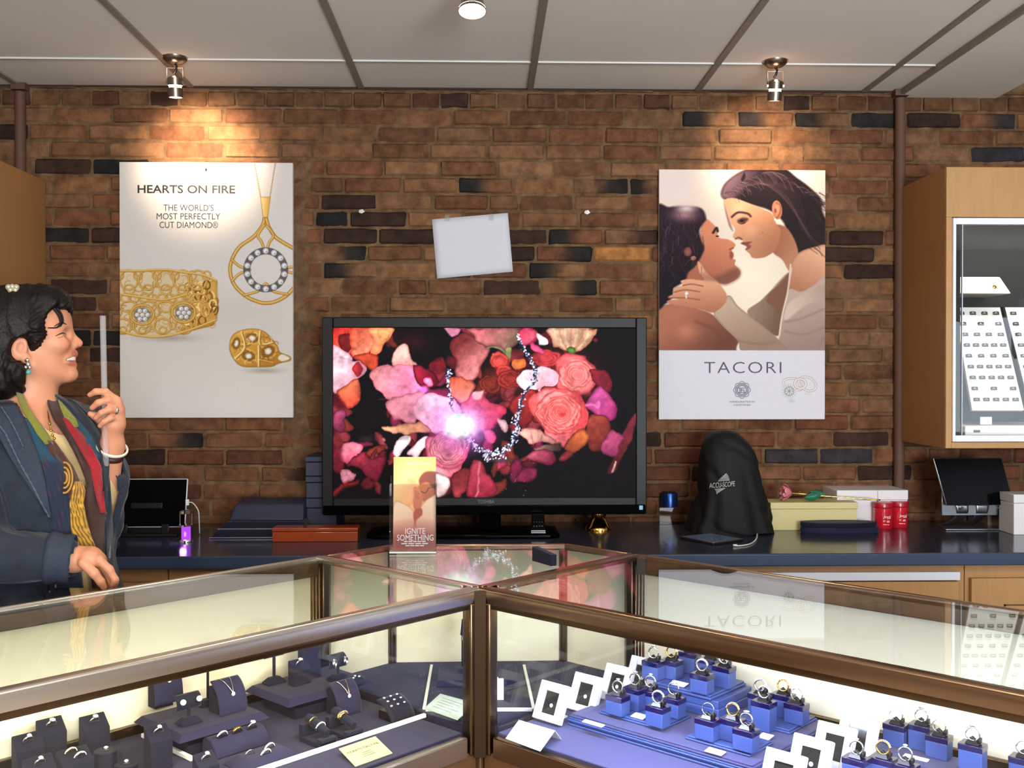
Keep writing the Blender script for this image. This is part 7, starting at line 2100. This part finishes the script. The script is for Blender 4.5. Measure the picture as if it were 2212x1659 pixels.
def sdf_obj(f, lo, hi, h, name, mat, parent, col=None, relax=1):
    V, F = surface(f, lo, hi, h)
    me = bpy.data.meshes.new(name)
    Wd = to_world(V) - np.array(parent.location)
    me.from_pydata(Wd.tolist(), [], F.tolist()); me.update(); me.validate()
    if col is not None: set_paint(me, col(V))
    o = link_mesh(name, me, mat, parent, smooth=180)
    if relax:
        md = o.modifiers.new('relax', 'SMOOTH'); md.iterations = relax; md.factor = .5
    return o
person = thing('person', 'smiling dark-haired woman in a blue denim jacket and patterned scarf, seen from her side', 'person', (QW.x, QW.y, 0))
PO = np.array((QW.x, QW.y, 0.0))

# --- landmarks (figure coordinates)
HO = pp(60, 740)                                   # origin of the head: level of the ear opening
def hd(a, d, z): return HO + np.array([a, d, z])
TC = pp(75, 940)                                   # between the shoulders
FW = np.array([.72, -.69, 0]); RT_ = np.array([-.69, -.72, 0])   # torso: forward, her right
def tz(py): return pp(75, py)[2]
def tp(s, t, z): return np.array([TC[0], TC[1], 0]) + RT_ * s + FW * t + np.array([0, 0, z])
S1, E_1, W1 = tp(.165, -.005, tz(945)), pp(-62, 1195, -.20), pp(160, 1208, -.235)
S2, E_2, W2 = tp(-.165, -.005, tz(945)), pp(212, 1128, .02), pp(243, 962, -.05)

def torso(f, off):
    """trunk with an extra thickness of cloth"""
    rot = Matrix(((FW[0], RT_[0], 0), (FW[1], RT_[1], 0), (0, 0, 1)))
    def E(s, t, py, rs, rt, rz, k=.04): f.ball(tp(s, t, tz(py)), (rt + off, rs + off, rz + off), k, rot=rot.to_4x4())
    E(0, .005, 1010, .165, .100, .13)
    E(0, -.005, 945, .150, .070, .060, .05)
    E(0, .022, 1160, .148, .112, .17, .05)
    E(0, .015, 1330, .185, .135, .17, .05)
    for s in (-1, 1): E(s * .075, .085, 1048, .075, .062, .075, .035)
    E(.01, .098, 1150, .085, .045, .10, .05)
    return f
body = SDF()
# head
body.ball(hd(.004, 0, .040), (.090, .073, .092), .01)
body.ball(hd(.044, 0, -.004), (.050, .060, .085), .02)
body.ball(hd(.050, 0, .060), (.034, .050, .040), .015)
for s in (-1, 1):
    body.cap(hd(.010, s * .052, -.050), hd(.080, s * .016, -.076), .018, .016, .022)
    body.cap(hd(.056, s * .050, .030), hd(.079, s * .012, .042), .009, .009, .012)
    body.ball(hd(.065, s * .043, -.004), (.023, .021, .021), .012)
    body.cap(hd(.092, s * .022, -.012), hd(.078, s * .036, -.040), .003, .003, .010, sub=True)
body.ball(hd(.090, 0, -.073), (.0175, .020, .017), .014)
body.ball(hd(.077, 0, -.030), (.026, .034, .028), .016)
body.cap(hd(.082, 0, .030), hd(.1075, 0, .000), .0065, .0105, .010)
for s in (-1, 1):
    body.ball(hd(.097, s * .0105, -.006), (.0095, .0075, .0075), .006)
    body.ball(hd(.098, s * .006, -.0135), .0035, .004, sub=True)
    body.ball(hd(.086, s * .035, .020), (.013, .015, .011), .012, sub=True)
    body.ball(hd(.0685, s * .033, .018), .0130, .004)
    body.ball(hd(-.016, s * .072, -.016), (.0165, .008, .0265), .006, rot=RY(.25))
    body.ball(hd(-.013, s * .0815, -.012), (.0105, .008, .0175), .003, sub=True, rot=RY(.25))
    body.ball(hd(-.002, s * .071, -.038), (.008, .006, .009), .006)
    body.cap(hd(.082, s * .037, -.0365), hd(.1000, 0, -.0250), .0036, .0058, .006)
    body.cap(hd(.081, s * .036, -.0430), hd(.0970, 0, -.0510), .0036, .0064, .006)
    body.cap(hd(.0815, s * .0385, -.0405), hd(.095, s * .022, -.0385), .0022, .0055, .003, sub=True)
    body.cap(hd(.095, s * .022, -.0385), hd(.112, 0, -.0375), .0055, .0068, .003, sub=True)
# neck and trunk
body.cap(hd(-.006, 0, -.040), tp(0, .000, tz(905)), .054, .060, .03)
body.cap(tp(.07, -.01, tz(918)), tp(-.07, -.01, tz(918)), .035, .035, .05)
torso(body, 0)
body.cap(tp(.11, .035, tz(912)), tp(.01, .062, tz(921)), .010, .009, .02).cap(tp(-.11, .035, tz(912)), tp(-.01, .062, tz(921)), .010, .009, .02)
# arms
body.cap(S1, E_1, .052, .040, .03).cap(E_1, W1, .039, .027, .02)
body.cap(S2, E_2, .052, .040, .03).cap(E_2, W2, .039, .0255, .02)
def finger(pts, r0, r1):
    n = len(pts) - 1
    for i in range(n):
        ra = r0 + (r1 - r0) * i / n; rb = r0 + (r1 - r0) * (i + 1) / n
        body.cap(pts[i], pts[i + 1], ra, rb, .0045)
# lowered right hand: palm down, fingers hanging over the back edge of the case
body.cap(W1, pp(196, 1204, -.240), .025, .0235, .015)
body.cap(pp(190, 1204, -.262), pp(214, 1212, -.262), .0150, .0135, .014).cap(pp(190, 1206, -.222), pp(214, 1216, -.218), .0150, .0130, .014).cap(pp(196, 1203, -.24), pp(216, 1211, -.24), .0155, .014, .014)
for (k, dd, tx, ty) in ((0, -.272, 250, 1262), (1, -.252, 249, 1272), (2, -.232, 242, 1276), (3, -.213, 232, 1272)):
    a = pp(213 - k, 1209 + 3 * k, dd); b = pp(236 - 2 * k, 1230 + 3 * k, dd); c = pp(tx - 1, (ty + 1232) / 2 + 6, dd); e = pp(tx - 6, ty, dd + .004)
    finger([a, b, c, e], .0098, .0068)
finger([pp(180, 1216, -.272), pp(203, 1238, -.283), pp(217, 1256, -.280), pp(224, 1268, -.276)], .0115, .0075)
# raised left hand: bent wrist, fingertips pinching the clear rod
body.cap(W2, pp(243, 918, -.070), .0245, .024, .015)
body.cap(pp(248, 915, -.078), pp(251, 868, -.085), .016, .0135, .014).cap(pp(254, 915, -.070), pp(256, 885, -.076), .016, .0135, .014).cap(pp(238, 918, -.07), pp(242, 868, -.085), .014, .012, .012)
finger([pp(247, 862, -.088), pp(227, 846, -.098), pp(207, 846, -.096), pp(194, 853, -.088)], .0098, .0062)
finger([pp(254, 874, -.090), pp(232, 864, -.104), pp(212, 870, -.104), pp(199, 881, -.096)], .0098, .0064)
finger([pp(257, 888, -.088), pp(236, 884, -.106), pp(219, 892, -.108), pp(207, 903, -.100)], .0094, .0062)
finger([pp(255, 903, -.082), pp(238, 903, -.100), pp(225, 911, -.102), pp(216, 920, -.096)], .0086, .0058)
finger([pp(236, 926, -.066), pp(221, 910, -.072), pp(206, 899, -.078), pp(195, 894, -.082)], .0125, .0068)
def skin_col(V):
    base = np.array(lin((208, 144, 112)))
    C = np.tile(base, (len(V), 1))
    q = V - HO
    def spot(c, r, col, amt):
        d = np.sqrt((((q - np.array(c)) / np.array(r)) ** 2).sum(1)); w = np.clip(1.25 - d, 0, 1)[:, None] * amt
        C[:] = C * (1 - w) + np.array(lin(col)) * w
    for s in (-1, 1):
        spot((.078, s * .038, -.006), (.030, .026, .022), (220, 124, 104), .6)
        spot((-.013, s * .080, -.012), (.010, .008, .016), (176, 92, 76), .6)
    spot((.108, 0, .0), (.016, .014, .014), (226, 128, 108), .5)
    for z, w in ((-.0275, .0052), (-.0500, .0062)):
        m = (np.abs(q[:, 2] - z - .0016) < w) & (np.abs(q[:, 1]) < .030) & (q[:, 0] > .086) & (q[:, 0] < .125)
        C[m] = C[m] * .3 + np.array(lin((196, 96, 88))) * .7
    n = vnoise(V, (60, 60, 60), 3)[:, None]
    return np.clip(C * (1 + .04 * n), 0, 1)
MT['skin'] = painted('skin', .48, .4, bump=.05, bscale=700)
sdf_obj(body, (-.34, -.33, .80), (.24, .24, 1.72), .0029, 'body', MT['skin'], person, skin_col, relax=1)
# teeth
tt = MB()
def tooth(u, v):
    a = (u - .5) * 2
    return tuple(to_world([hd(.1010 - .0185 * a * a, a * .034, -.0300 - .0045 * a * a - .0115 * v * (1 - .45 * a * a))])[0] - PO)
tt.grid(tooth, 14, 3).build('teeth', pbr('teeth', (246, 240, 230), .25), person, smooth=180, solid=.002)

# --- hair
hair = SDF()
hair.ball(hd(-.022, 0, .036), (.100, .092, .100), .03)
hair.ball(hd(-.050, 0, -.045), (.072, .092, .075), .03)
hair.ball(hd(-.050, 0, -.088), (.062, .085, .045), .03)
for s in (-1, 1): hair.cap(hd(-.030, s * .080, -.055), hd(-.006, s * .066, -.098), .022, .013, .015)
hair.ball(hd(.040, 0, .098), (.050, .068, .038), .02)
hair.ball(hd(.068, 0, .088), (.022, .055, .022), .015)
for s in (-1, 1):
    hair.cap(hd(.050, s * .050, .085), hd(.020, s * .074, .030), .022, .017, .02)
    hair.cap(hd(.020, s * .075, .030), hd(.012, s * .076, .000), .014, .006, .012)
hair.cap(hd(.078, .010, .086), hd(.092, .014, .054), .014, .007, .008)
hair.cap(hd(.078, -.010, .090), hd(.093, .010, .078), .012, .008, .01)
# the face and the ears stay clear of it
hair.ball(hd(.070, 0, .010), (.050, .090, .058), .012, sub=True)
hair.ball(hd(.066, -.050, .045), (.034, .045, .034), .012, sub=True)
for s in (-1, 1): hair.ball(hd(-.010, s * .086, -.020), (.022, .028, .032), .008, sub=True)
hair.cap(hd(.030, -.05, -.09), hd(.030, .05, -.09), .040, .040, .01, sub=True)
def hair_f(p):
    q = p - HO
    ang = np.arctan2(q[:, 2] - .02, q[:, 0] + .02)
    st = np.sin(ang * 40 + 5 * vnoise(p, (45, 45, 45), 1)) * .0011 + vnoise(p, (70, 70, 50), 2) * .0062 + vnoise(p, (170, 170, 90), 4) * .0012
    return hair(p) + st
MT['hair'] = pbr('dark_hair', (15, 9, 7), .5, spec=.28, var=.4, vscale=140, stretch=(1, 1, .35), bump=.5, bscale=500)
hr = sdf_obj(hair_f, (-.16, -.12, HO[2] - .16), (.12, .12, HO[2] + .17), .0032, 'hair', MT['hair'], person, relax=1)
def hp_(*pts): return [tuple(to_world([hd(*p)])[0] - PO) for p in spline(pts, 6)]
for pts, r in (([(.036, -.060, .098), (.060, -.062, .070), (.069, -.060, .048), (.062, -.062, .034), (.042, -.068, .032)], .0042), ([(.042, -.058, .096), (.066, -.058, .072), (.074, -.054, .050), (.068, -.058, .036)], .0030), ([(.06, -.05, .09), (.076, -.036, .070), (.084, -.024, .058)], .0016),
               ([(.07, 0, .11), (.088, .0, .100), (.096, .004, .080), (.094, .006, .064)], .003), ([(.06, .02, .115), (.086, .02, .104), (.093, .02, .07)], .003)):
    MB().tube(hp_(*pts), [r * (1 - .7 * i / 24) for i in range(len(hp_(*pts)))], 6).build('loose_strand', MT['hair'], hr, smooth=180)
def cl_(*p): return tuple(to_world([hd(*p)])[0] - PO)
g = MB()
for i, (a, z) in enumerate(((-.026, .116), (-.018, .117), (-.010, .1165), (-.022, .110), (-.012, .110))): g.ball(cl_(a - .012, -.060, z + .006), .0072, 8, 6)
g.build('hair_clip', pbr('pearl_clip', (206, 196, 170), .2, .5), person, smooth=180, label='pearly hair clip')
g = MB()
for a, z, r, in ((-.001, -.042, .0050), (.0005, -.052, .0062), (.004, -.058, .0045), (-.004, -.058, .0045)): g.ball(cl_(a, -.086, z), r, 8, 6, sc=(1, .6, 1))
e_ = g.build('earring', MT['silver'], person, smooth=180, label='silver and turquoise drop earring')
MB().ball(cl_(.002, -.086, -.069), .0052, 12, 8).build('turquoise_bead', pbr('turquoise', (70, 168, 170), .3), e_, smooth=180)

def face_line(pts, r, mat, nm, off=.0004):
    P_ = [cast(px, py, off, body) for px, py in spline(pts, 6)]
    P_ = [q for q in P_ if q is not None]
    for s in (1, -1):
        m = [tuple(to_world([[q[0], HO[1] + s * (q[1] - HO[1]), q[2]]])[0] - PO) for q in P_]
        n = len(m)
        MB().tube(m, [r * (.35 + .65 * math.sin(PI * (i + .6) / (n + .2))) for i in range(n)], 6).build(nm, mat, person, smooth=180)

# --- clothes
def torso_f(off):
    f = SDF(); torso(f, off); return f
skin_t = torso_f(0)
def shirt_f(p):
    d = skin_t(p) - .009 + .0015 * np.sin(60 * p[:, 0] + 40 * p[:, 2])
    # scooped neckline
    q = p - tp(0, .05, tz(925))
    neck = np.sqrt((q[:, 0] / .075) ** 2 + (q[:, 1] / .075) ** 2 + ((q[:, 2] - .03) / .055) ** 2) - 1
    d = np.maximum(d, -neck * .06)
    d = np.maximum(d, p[:, 2] - tz(880))
    return d
MT['shirt'] = pbr('cream_knit', (226, 196, 142), .85, var=.06, vscale=60, bump=.3, bscale=260)
sdf_obj(shirt_f, (-.24, -.24, .86), (.24, .24, 1.42), .0045, 'shirt', MT['shirt'], person)
jk = SDF(); torso(jk, .026)
jk.cap(tp(.09, -.01, tz(912)), tp(-.09, -.01, tz(912)), .045, .045, .04)
jk.cap(S1, S1 + (E_1 - S1) * .3, .074, .070, .03).cap(S2, S2 + (E_2 - S2) * .3, .072, .068, .03)
slv = SDF()
slv.cap(S1, E_1, .074, .066, .03).cap(E_1, W1 + (E_1 - W1) * .14, .062, .046, .03)
slv.cap(S2, E_2, .068, .052, .03)
slv.cap(E_2, E_2 + (W2 - E_2) * .52, .050, .045, .03)
arm_hole = SDF(); arm_hole.cap(E_1, W1 + (W1 - E_1) * .6, .030, .036, .005).cap(E_2 + (W2 - E_2) * .1, W2 + (W2 - E_2) * .7, .031, .034, .005)
inner = torso_f(.0165)
zk = [tz(v) for v in (1310, 1200, 1120, 1042, 982, 930, 890, 850)]
sn = [.05, .07, .085, .088, .092, .098, .094, .080]; sf = [-.07, -.08, -.098, -.115, -.122, -.105, -.075, -.045]
def jacket_f(p):
    fold = vnoise(p, (44, 44, 20), 6) * .0065 + vnoise(p, (90, 90, 46), 8) * .0026
    d = jk(p) + fold
    d = np.maximum(d, -inner(p))
    q = p - np.array([TC[0], TC[1], 0]); s = q @ RT_; t = q @ FW; z = p[:, 2]
    a, b = np.interp(z, zk, sf), np.interp(z, zk, sn)
    mid, hw = (a + b) / 2, (b - a) / 2
    op = np.maximum(np.abs(s - mid) - hw, -(t - .0))
    d = np.maximum(d, -op)
    # collar opening round the neck
    nk = np.sqrt(((p[:, :2] - (HO[:2] + np.array([-.004, 0]))) ** 2).sum(1)) - .075
    d = np.maximum(d, -np.maximum(nk, tz(925) - z))
    d = np.minimum(d, np.maximum(slv(p) + fold * 1.4, -inner(p)))
    d = np.maximum(d, -arm_hole(p))
    d = np.maximum(d, z - tz(862) )
    d = np.maximum(d, tz(1420) - z)
    return d
MT['denim'] = pbr('denim', (26, 36, 50), .85, var=.4, vscale=45, bump=.5, bscale=420, sheen=.15)
MT['denim_pale'] = pbr('worn_denim', (40, 51, 68), .85, var=.35, vscale=90, bump=.6, bscale=300)
sdf_obj(jacket_f, (-.36, -.34, .80), (.26, .24, 1.42), .0042, 'jacket', MT['denim'], person, relax=1)

# strips of cloth laid over the trunk: traced on the trunk's own surface
cover = torso_f(.0)
cover.cap(tp(.08, -.01, tz(914)), tp(-.08, -.01, tz(914)), .036, .036, .04)
cover.cap(S2, E_2, .050, .040, .03)
CAMF = np.array([-np.dot(np.array([QW.x, QW.y]), NE1[:2]), -np.dot(np.array([QW.x, QW.y]), NE2[:2]), EYE])
def cast(px, py, off, f=None):
    f = f or cover
    a = pp(px, py, 0); dr = a - CAMF; L = np.linalg.norm(dr); dr /= L
    t = L - .45
    for _ in range(60):
        d = f((CAMF + dr * t)[None])[0] - off
        t += d * .8
        if abs(d) < 3e-4: return CAMF + dr * t
        if t > L + .45: break
    return None
def cloth(name, rows, off, mat, nu=8, nv=26, col=None, solid=.003, f=None):
    ys = [r[0] for r in rows]
    V, F, UV = [], [], []
    last = None
    for j in range(nv + 1):
        y = ys[0] + (ys[-1] - ys[0]) * j / nv
        x0 = np.interp(y, ys, [r[1] for r in rows]); x1 = np.interp(y, ys, [r[2] for r in rows])
        prev = None
        for i in range(nu + 1):
            p = cast(x0 + (x1 - x0) * i / nu, y, off + .0015 * math.sin(5 * i / nu + y * .06), f)
            if p is None: p = prev if prev is not None else (V[-nu - 1] if len(V) > nu else cast((x0 + x1) / 2 - 12, y, off, f))
            if p is None: p = pp(x0, y, 0)
            prev = p; V.append(p); UV.append((i / nu, j / nv, y))
    w = nu + 1
    for j in range(nv):
        for i in range(nu): F.append((j * w + i, j * w + i + 1, (j + 1) * w + i + 1, (j + 1) * w + i))
    me = bpy.data.meshes.new(name)
    me.from_pydata((to_world(V) - PO).tolist(), [], F); me.update()
    if col: set_paint(me, np.array([col(*uv) for uv in UV]))
    o = link_mesh(name, me, mat, person, smooth=180, solid=solid)
    return o
face_line([(120, 726), (127, 722.5), (133, 720), (138, 719.5), (141.5, 722)], .0014, pbr('lashes', (40, 24, 22), .6), 'eyelashes')
face_line([(124, 730), (131, 728.5), (138, 727)], .0007, pbr('lid_crease', (150, 88, 70), .7), 'lid_crease', .0001)
face_line([(117, 705), (127, 699.5), (136, 697.5), (143.5, 701)], .0020, pbr('eyebrow_hair', (78, 48, 38), .8), 'eyebrow')
C_ = lambda *c: np.array(lin(c))
MT['weave'] = painted('woven_scarf', .9, .15, bump=.5, bscale=420, sheen=.2)
def vest_col(u, v, y):
    n = math.sin(40 * u + 17 * v) * math.sin(23 * v + 9 * u)
    c = C_(28, 70, 92) if y < 1000 else C_(38, 46, 66)
    if n > .8: c = C_(70, 44, 56)
    return c * (1 + .2 * n)
cloth('vest_front', [(905, 50, 72), (930, 62, 92), (975, 80, 116), (1008, 90, 140), (1042, 98, 150), (1076, 103, 158), (1110, 108, 160), (1160, 114, 164), (1210, 118, 172), (1270, 122, 180)], .0285, MT['weave'], 12, 34, vest_col)
cloth('scarf_band', [(848, 34, 49), (874, 44, 58), (907, 61, 80), (941, 82, 106), (960, 98, 115)], .0310, MT['weave'], 5, 16, lambda u, v, y: C_(122, 124, 50) * (1 + .3 * math.sin(50 * v) * math.sin(9 * u)))
cloth('scarf_band', [(952, 100, 117), (975, 108, 134), (1008, 130, 157), (1042, 142, 172), (1076, 150, 168)], .0300, MT['weave'], 5, 16, lambda u, v, y: C_(74, 44, 34) * (1 + .2 * math.sin(70 * v)))
cloth('scarf_band', [(846, 101, 114), (874, 103, 131), (907, 116, 141), (941, 140, 159), (975, 160, 179), (1008, 175, 198), (1042, 187, 206), (1076, 182, 214), (1110, 186, 232), (1150, 190, 240), (1200, 194, 246), (1270, 200, 250)], .0235, MT['weave'], 6, 34, lambda u, v, y: C_(62, 36, 30) * (1 + .15 * math.sin(90 * v)))
cloth('scarf_band', [(903, 136, 141), (925, 146, 166), (941, 156, 183), (975, 176, 202), (1008, 195, 219), (1042, 201, 222), (1076, 209, 225), (1108, 219, 227)], .0275, MT['weave'], 6, 26, lambda u, v, y: C_(156, 34, 44) * (1 + .2 * math.sin(120 * v) * math.sin(20 * u)))
cloth('scarf_band', [(864, 126, 131), (880, 131, 142), (907, 142, 166), (923, 158, 170)], .0285, MT['weave'], 5, 12, lambda u, v, y: C_(126, 130, 56) * (1 + .3 * math.sin(30 * v) * math.sin(9 * u)))
cloth('scarf_edge', [(848, 114, 122), (874, 131, 158), (907, 158, 186), (941, 178, 210), (975, 198, 221), (1008, 214, 231), (1040, 219, 237), (1076, 222, 240), (1110, 225, 242), (1200, 228, 247), (1270, 230, 250)], .0255, MT['weave'], 6, 34, lambda u, v, y: (C_(30, 74, 96) if y < 985 else C_(26, 36, 50)) * (1 + .2 * math.sin(60 * v)))
def gold_col(u, v, y):
    return (C_(206, 160, 60) if math.sin(34 * u + 5 * math.sin(8 * v)) > -.2 else C_(110, 70, 30)) * (1 + .2 * math.sin(90 * v))
cloth('paisley', [(1040, 162, 178), (1060, 155, 184), (1085, 151, 180), (1110, 152, 184), (1150, 154, 194), (1184, 168, 207)], .0325, MT['weave'], 10, 22, gold_col)
rg_ = MB()
for k, (rx, ry) in enumerate(((17, 33), (11, 22), (6, 12))):
    pts = []
    for a in np.linspace(-1.7, 1.75, 15):
        q = cast(139 + rx * math.cos(a), 1032 + ry * math.sin(a), .0325)
        if q is not None: pts.append(tuple(to_world([q])[0] - PO))
    rg_.tube(pts, .0026, 6)
rg_.build('paisley', pbr('gold_thread', (176, 128, 56), .8, bump=.4, bscale=400), person, smooth=180)
# lapel with its frayed edge
jk2 = SDF(); torso(jk2, .026); jk2.cap(tp(.09, -.01, tz(912)), tp(-.09, -.01, tz(912)), .045, .045, .04); jk2.cap(S1, E_1, .074, .066, .03)
cloth('lapel', [(872, -30, 36), (900, -22, 50), (930, -10, 62), (975, 14, 80), (1010, 34, 90), (1050, 62, 99), (1085, 84, 105), (1120, 107, 110)], .008, MT['denim_pale'], 8, 26, None, .005, jk2)
cloth('lapel', [(852, 116, 124), (874, 146, 164), (907, 172, 196), (941, 200, 220), (985, 220, 236), (1030, 224, 234), (1075, 228, 230)], .0315, MT['denim'], 6, 18, None, .004)
def seam(pts, off, nm, f=None, r=.0022):
    q = [cast(px, py, off, f) for px, py in spline(pts, 7)]
    q = [tuple(to_world([v])[0] - PO) for v in q if v is not None]
    MB().tube(q, [r * (1 + .5 * math.sin(2.3 * i)) for i in range(len(q))], 6).build(nm, MT['frayed'], person, smooth=180)
MT['frayed'] = pbr('frayed_seam', (74, 82, 100), .9, var=.5, vscale=160)
seam([(-4, 916), (10, 934), (24, 962), (44, 1003), (66, 1042), (86, 1080), (106, 1117)], .0125, 'frayed_seam', jk2)
seam([(2, 878), (20, 905), (36, 935), (50, 965)], .0125, 'frayed_seam', jk2, .0016)
# cuffs
def cuff(a, b, r0, r1, nm):
    n = (b - a) / np.linalg.norm(b - a)
    pts = [tuple(to_world([a + (b - a) * t])[0] - PO) for t in np.linspace(0, 1, 7)]
    m = MB().tube(pts, [r0 + (r1 - r0) * t + .002 * math.sin(9 * t) for t in np.linspace(0, 1, 7)], 22)
    m.f = m.f[:-2]
    m.build(nm, MT['denim_pale'], person, smooth=180, solid=.004)
cuff(W1 + (E_1 - W1) * .26, W1 + (E_1 - W1) * .01, .054, .049, 'cuff')
# necklace, bracelet, strap, finger ring
nk = []
for px, py in ((101, 880), (104, 900), (107, 915), (110, 930), (113, 940), (117, 947)):
    q = cast(px, py, .011); 
    if q is not None: nk.append(tuple(to_world([q])[0] - PO))
n_ = MB().tube(nk, .0016, 6)
for q in nk[2:]: n_.ball((q[0] + .001, q[1] - .002, q[2]), .0034, 8, 6)
n_.build('necklace', MT['gold'], person, smooth=180)
def band(c, axis, R, r, mat, nm, wide=1.0):
    ax = Vector(axis).normalized(); q = Vector((0, 0, 1)).rotation_difference(Vector((ax.x * E1.x + ax.y * E2.x, ax.x * E1.y + ax.y * E2.y, ax.z)))
    MB().torus(R, r, 28, 8, Matrix.Translation(Vector(to_world([c])[0] - PO)) @ q.to_matrix().to_4x4(), wide).build(nm, mat, person, smooth=180)
ua = (W2 - E_2) / np.linalg.norm(W2 - E_2)
band(W2 - ua * .006, ua + np.array([.1, -.25, 0]), .0345, .0030, pbr('ivory_bangle', (232, 224, 208), .25), 'bangle', 1.3)
band(W2 - ua * .028, ua, .0275, .0030, pbr('brown_strap', (60, 30, 22), .5), 'watch_strap', 2.4)
fa, fb = pp(257, 888, -.088), pp(236, 884, -.106)
band(fa + (fb - fa) * .45, fb - fa, .0098, .0022, MT['silver'], 'finger_ring', 1.6)
# trousers and shoes behind the case
tr_ = MB()
for s in (-1, 1):
    h_, k_, a_ = tp(s * .09, .01, tz(1360)), tp(s * .095, .02, .50), tp(s * .10, .0, .09)
    tr_.tube([tuple(to_world([q])[0] - PO) for q in spline([h_, (h_ + k_) / 2, k_, (k_ + a_) / 2, a_], 4)], [.105 - .05 * i / 16 for i in range(17)], 18)
tr_.build('trousers', pbr('dark_trousers', (26, 26, 32), .8), person, smooth=180)
for s in (-1, 1):
    c = tp(s * .10, .055, .03)
    MB().ball(tuple(to_world([c])[0] - PO), 1, 16, 8, sc=(.085, .08, .03)).ball(tuple(to_world([tp(s * .10, .0, .06)])[0] - PO), .045, 12, 8).build('shoe', MT['black_plastic'], person, smooth=180)

# clear rod held upright in her raised hand
a, b = pp(222, 682, -.088), pp(233, 1205, -.075)
rod = thing('acrylic_rod', 'tall thin clear acrylic rod held upright in her raised hand', 'rod', to_world([b])[0])
o_ = to_world([b])[0]
mr = bpy.data.materials.new('frosted_acrylic'); mr.use_nodes = True
_n = mr.node_tree; _n.nodes.clear()
_o, _m, _t, _d = (_n.nodes.new(k) for k in ('ShaderNodeOutputMaterial', 'ShaderNodeMixShader', 'ShaderNodeBsdfTransparent', 'ShaderNodeBsdfDiffuse'))
_d.inputs[0].default_value = (.75, .75, .78, 1); _m.inputs[0].default_value = .24
_n.links.new(_t.outputs[0], _m.inputs[1]); _n.links.new(_d.outputs[0], _m.inputs[2]); _n.links.new(_m.outputs[0], _o.inputs[0])
MB().tube([tuple(to_world([b + (a - b) * t])[0] - o_) for t in np.linspace(0, 1, 10)], .0070, 8).build('rod', mr, rod, smooth=60)
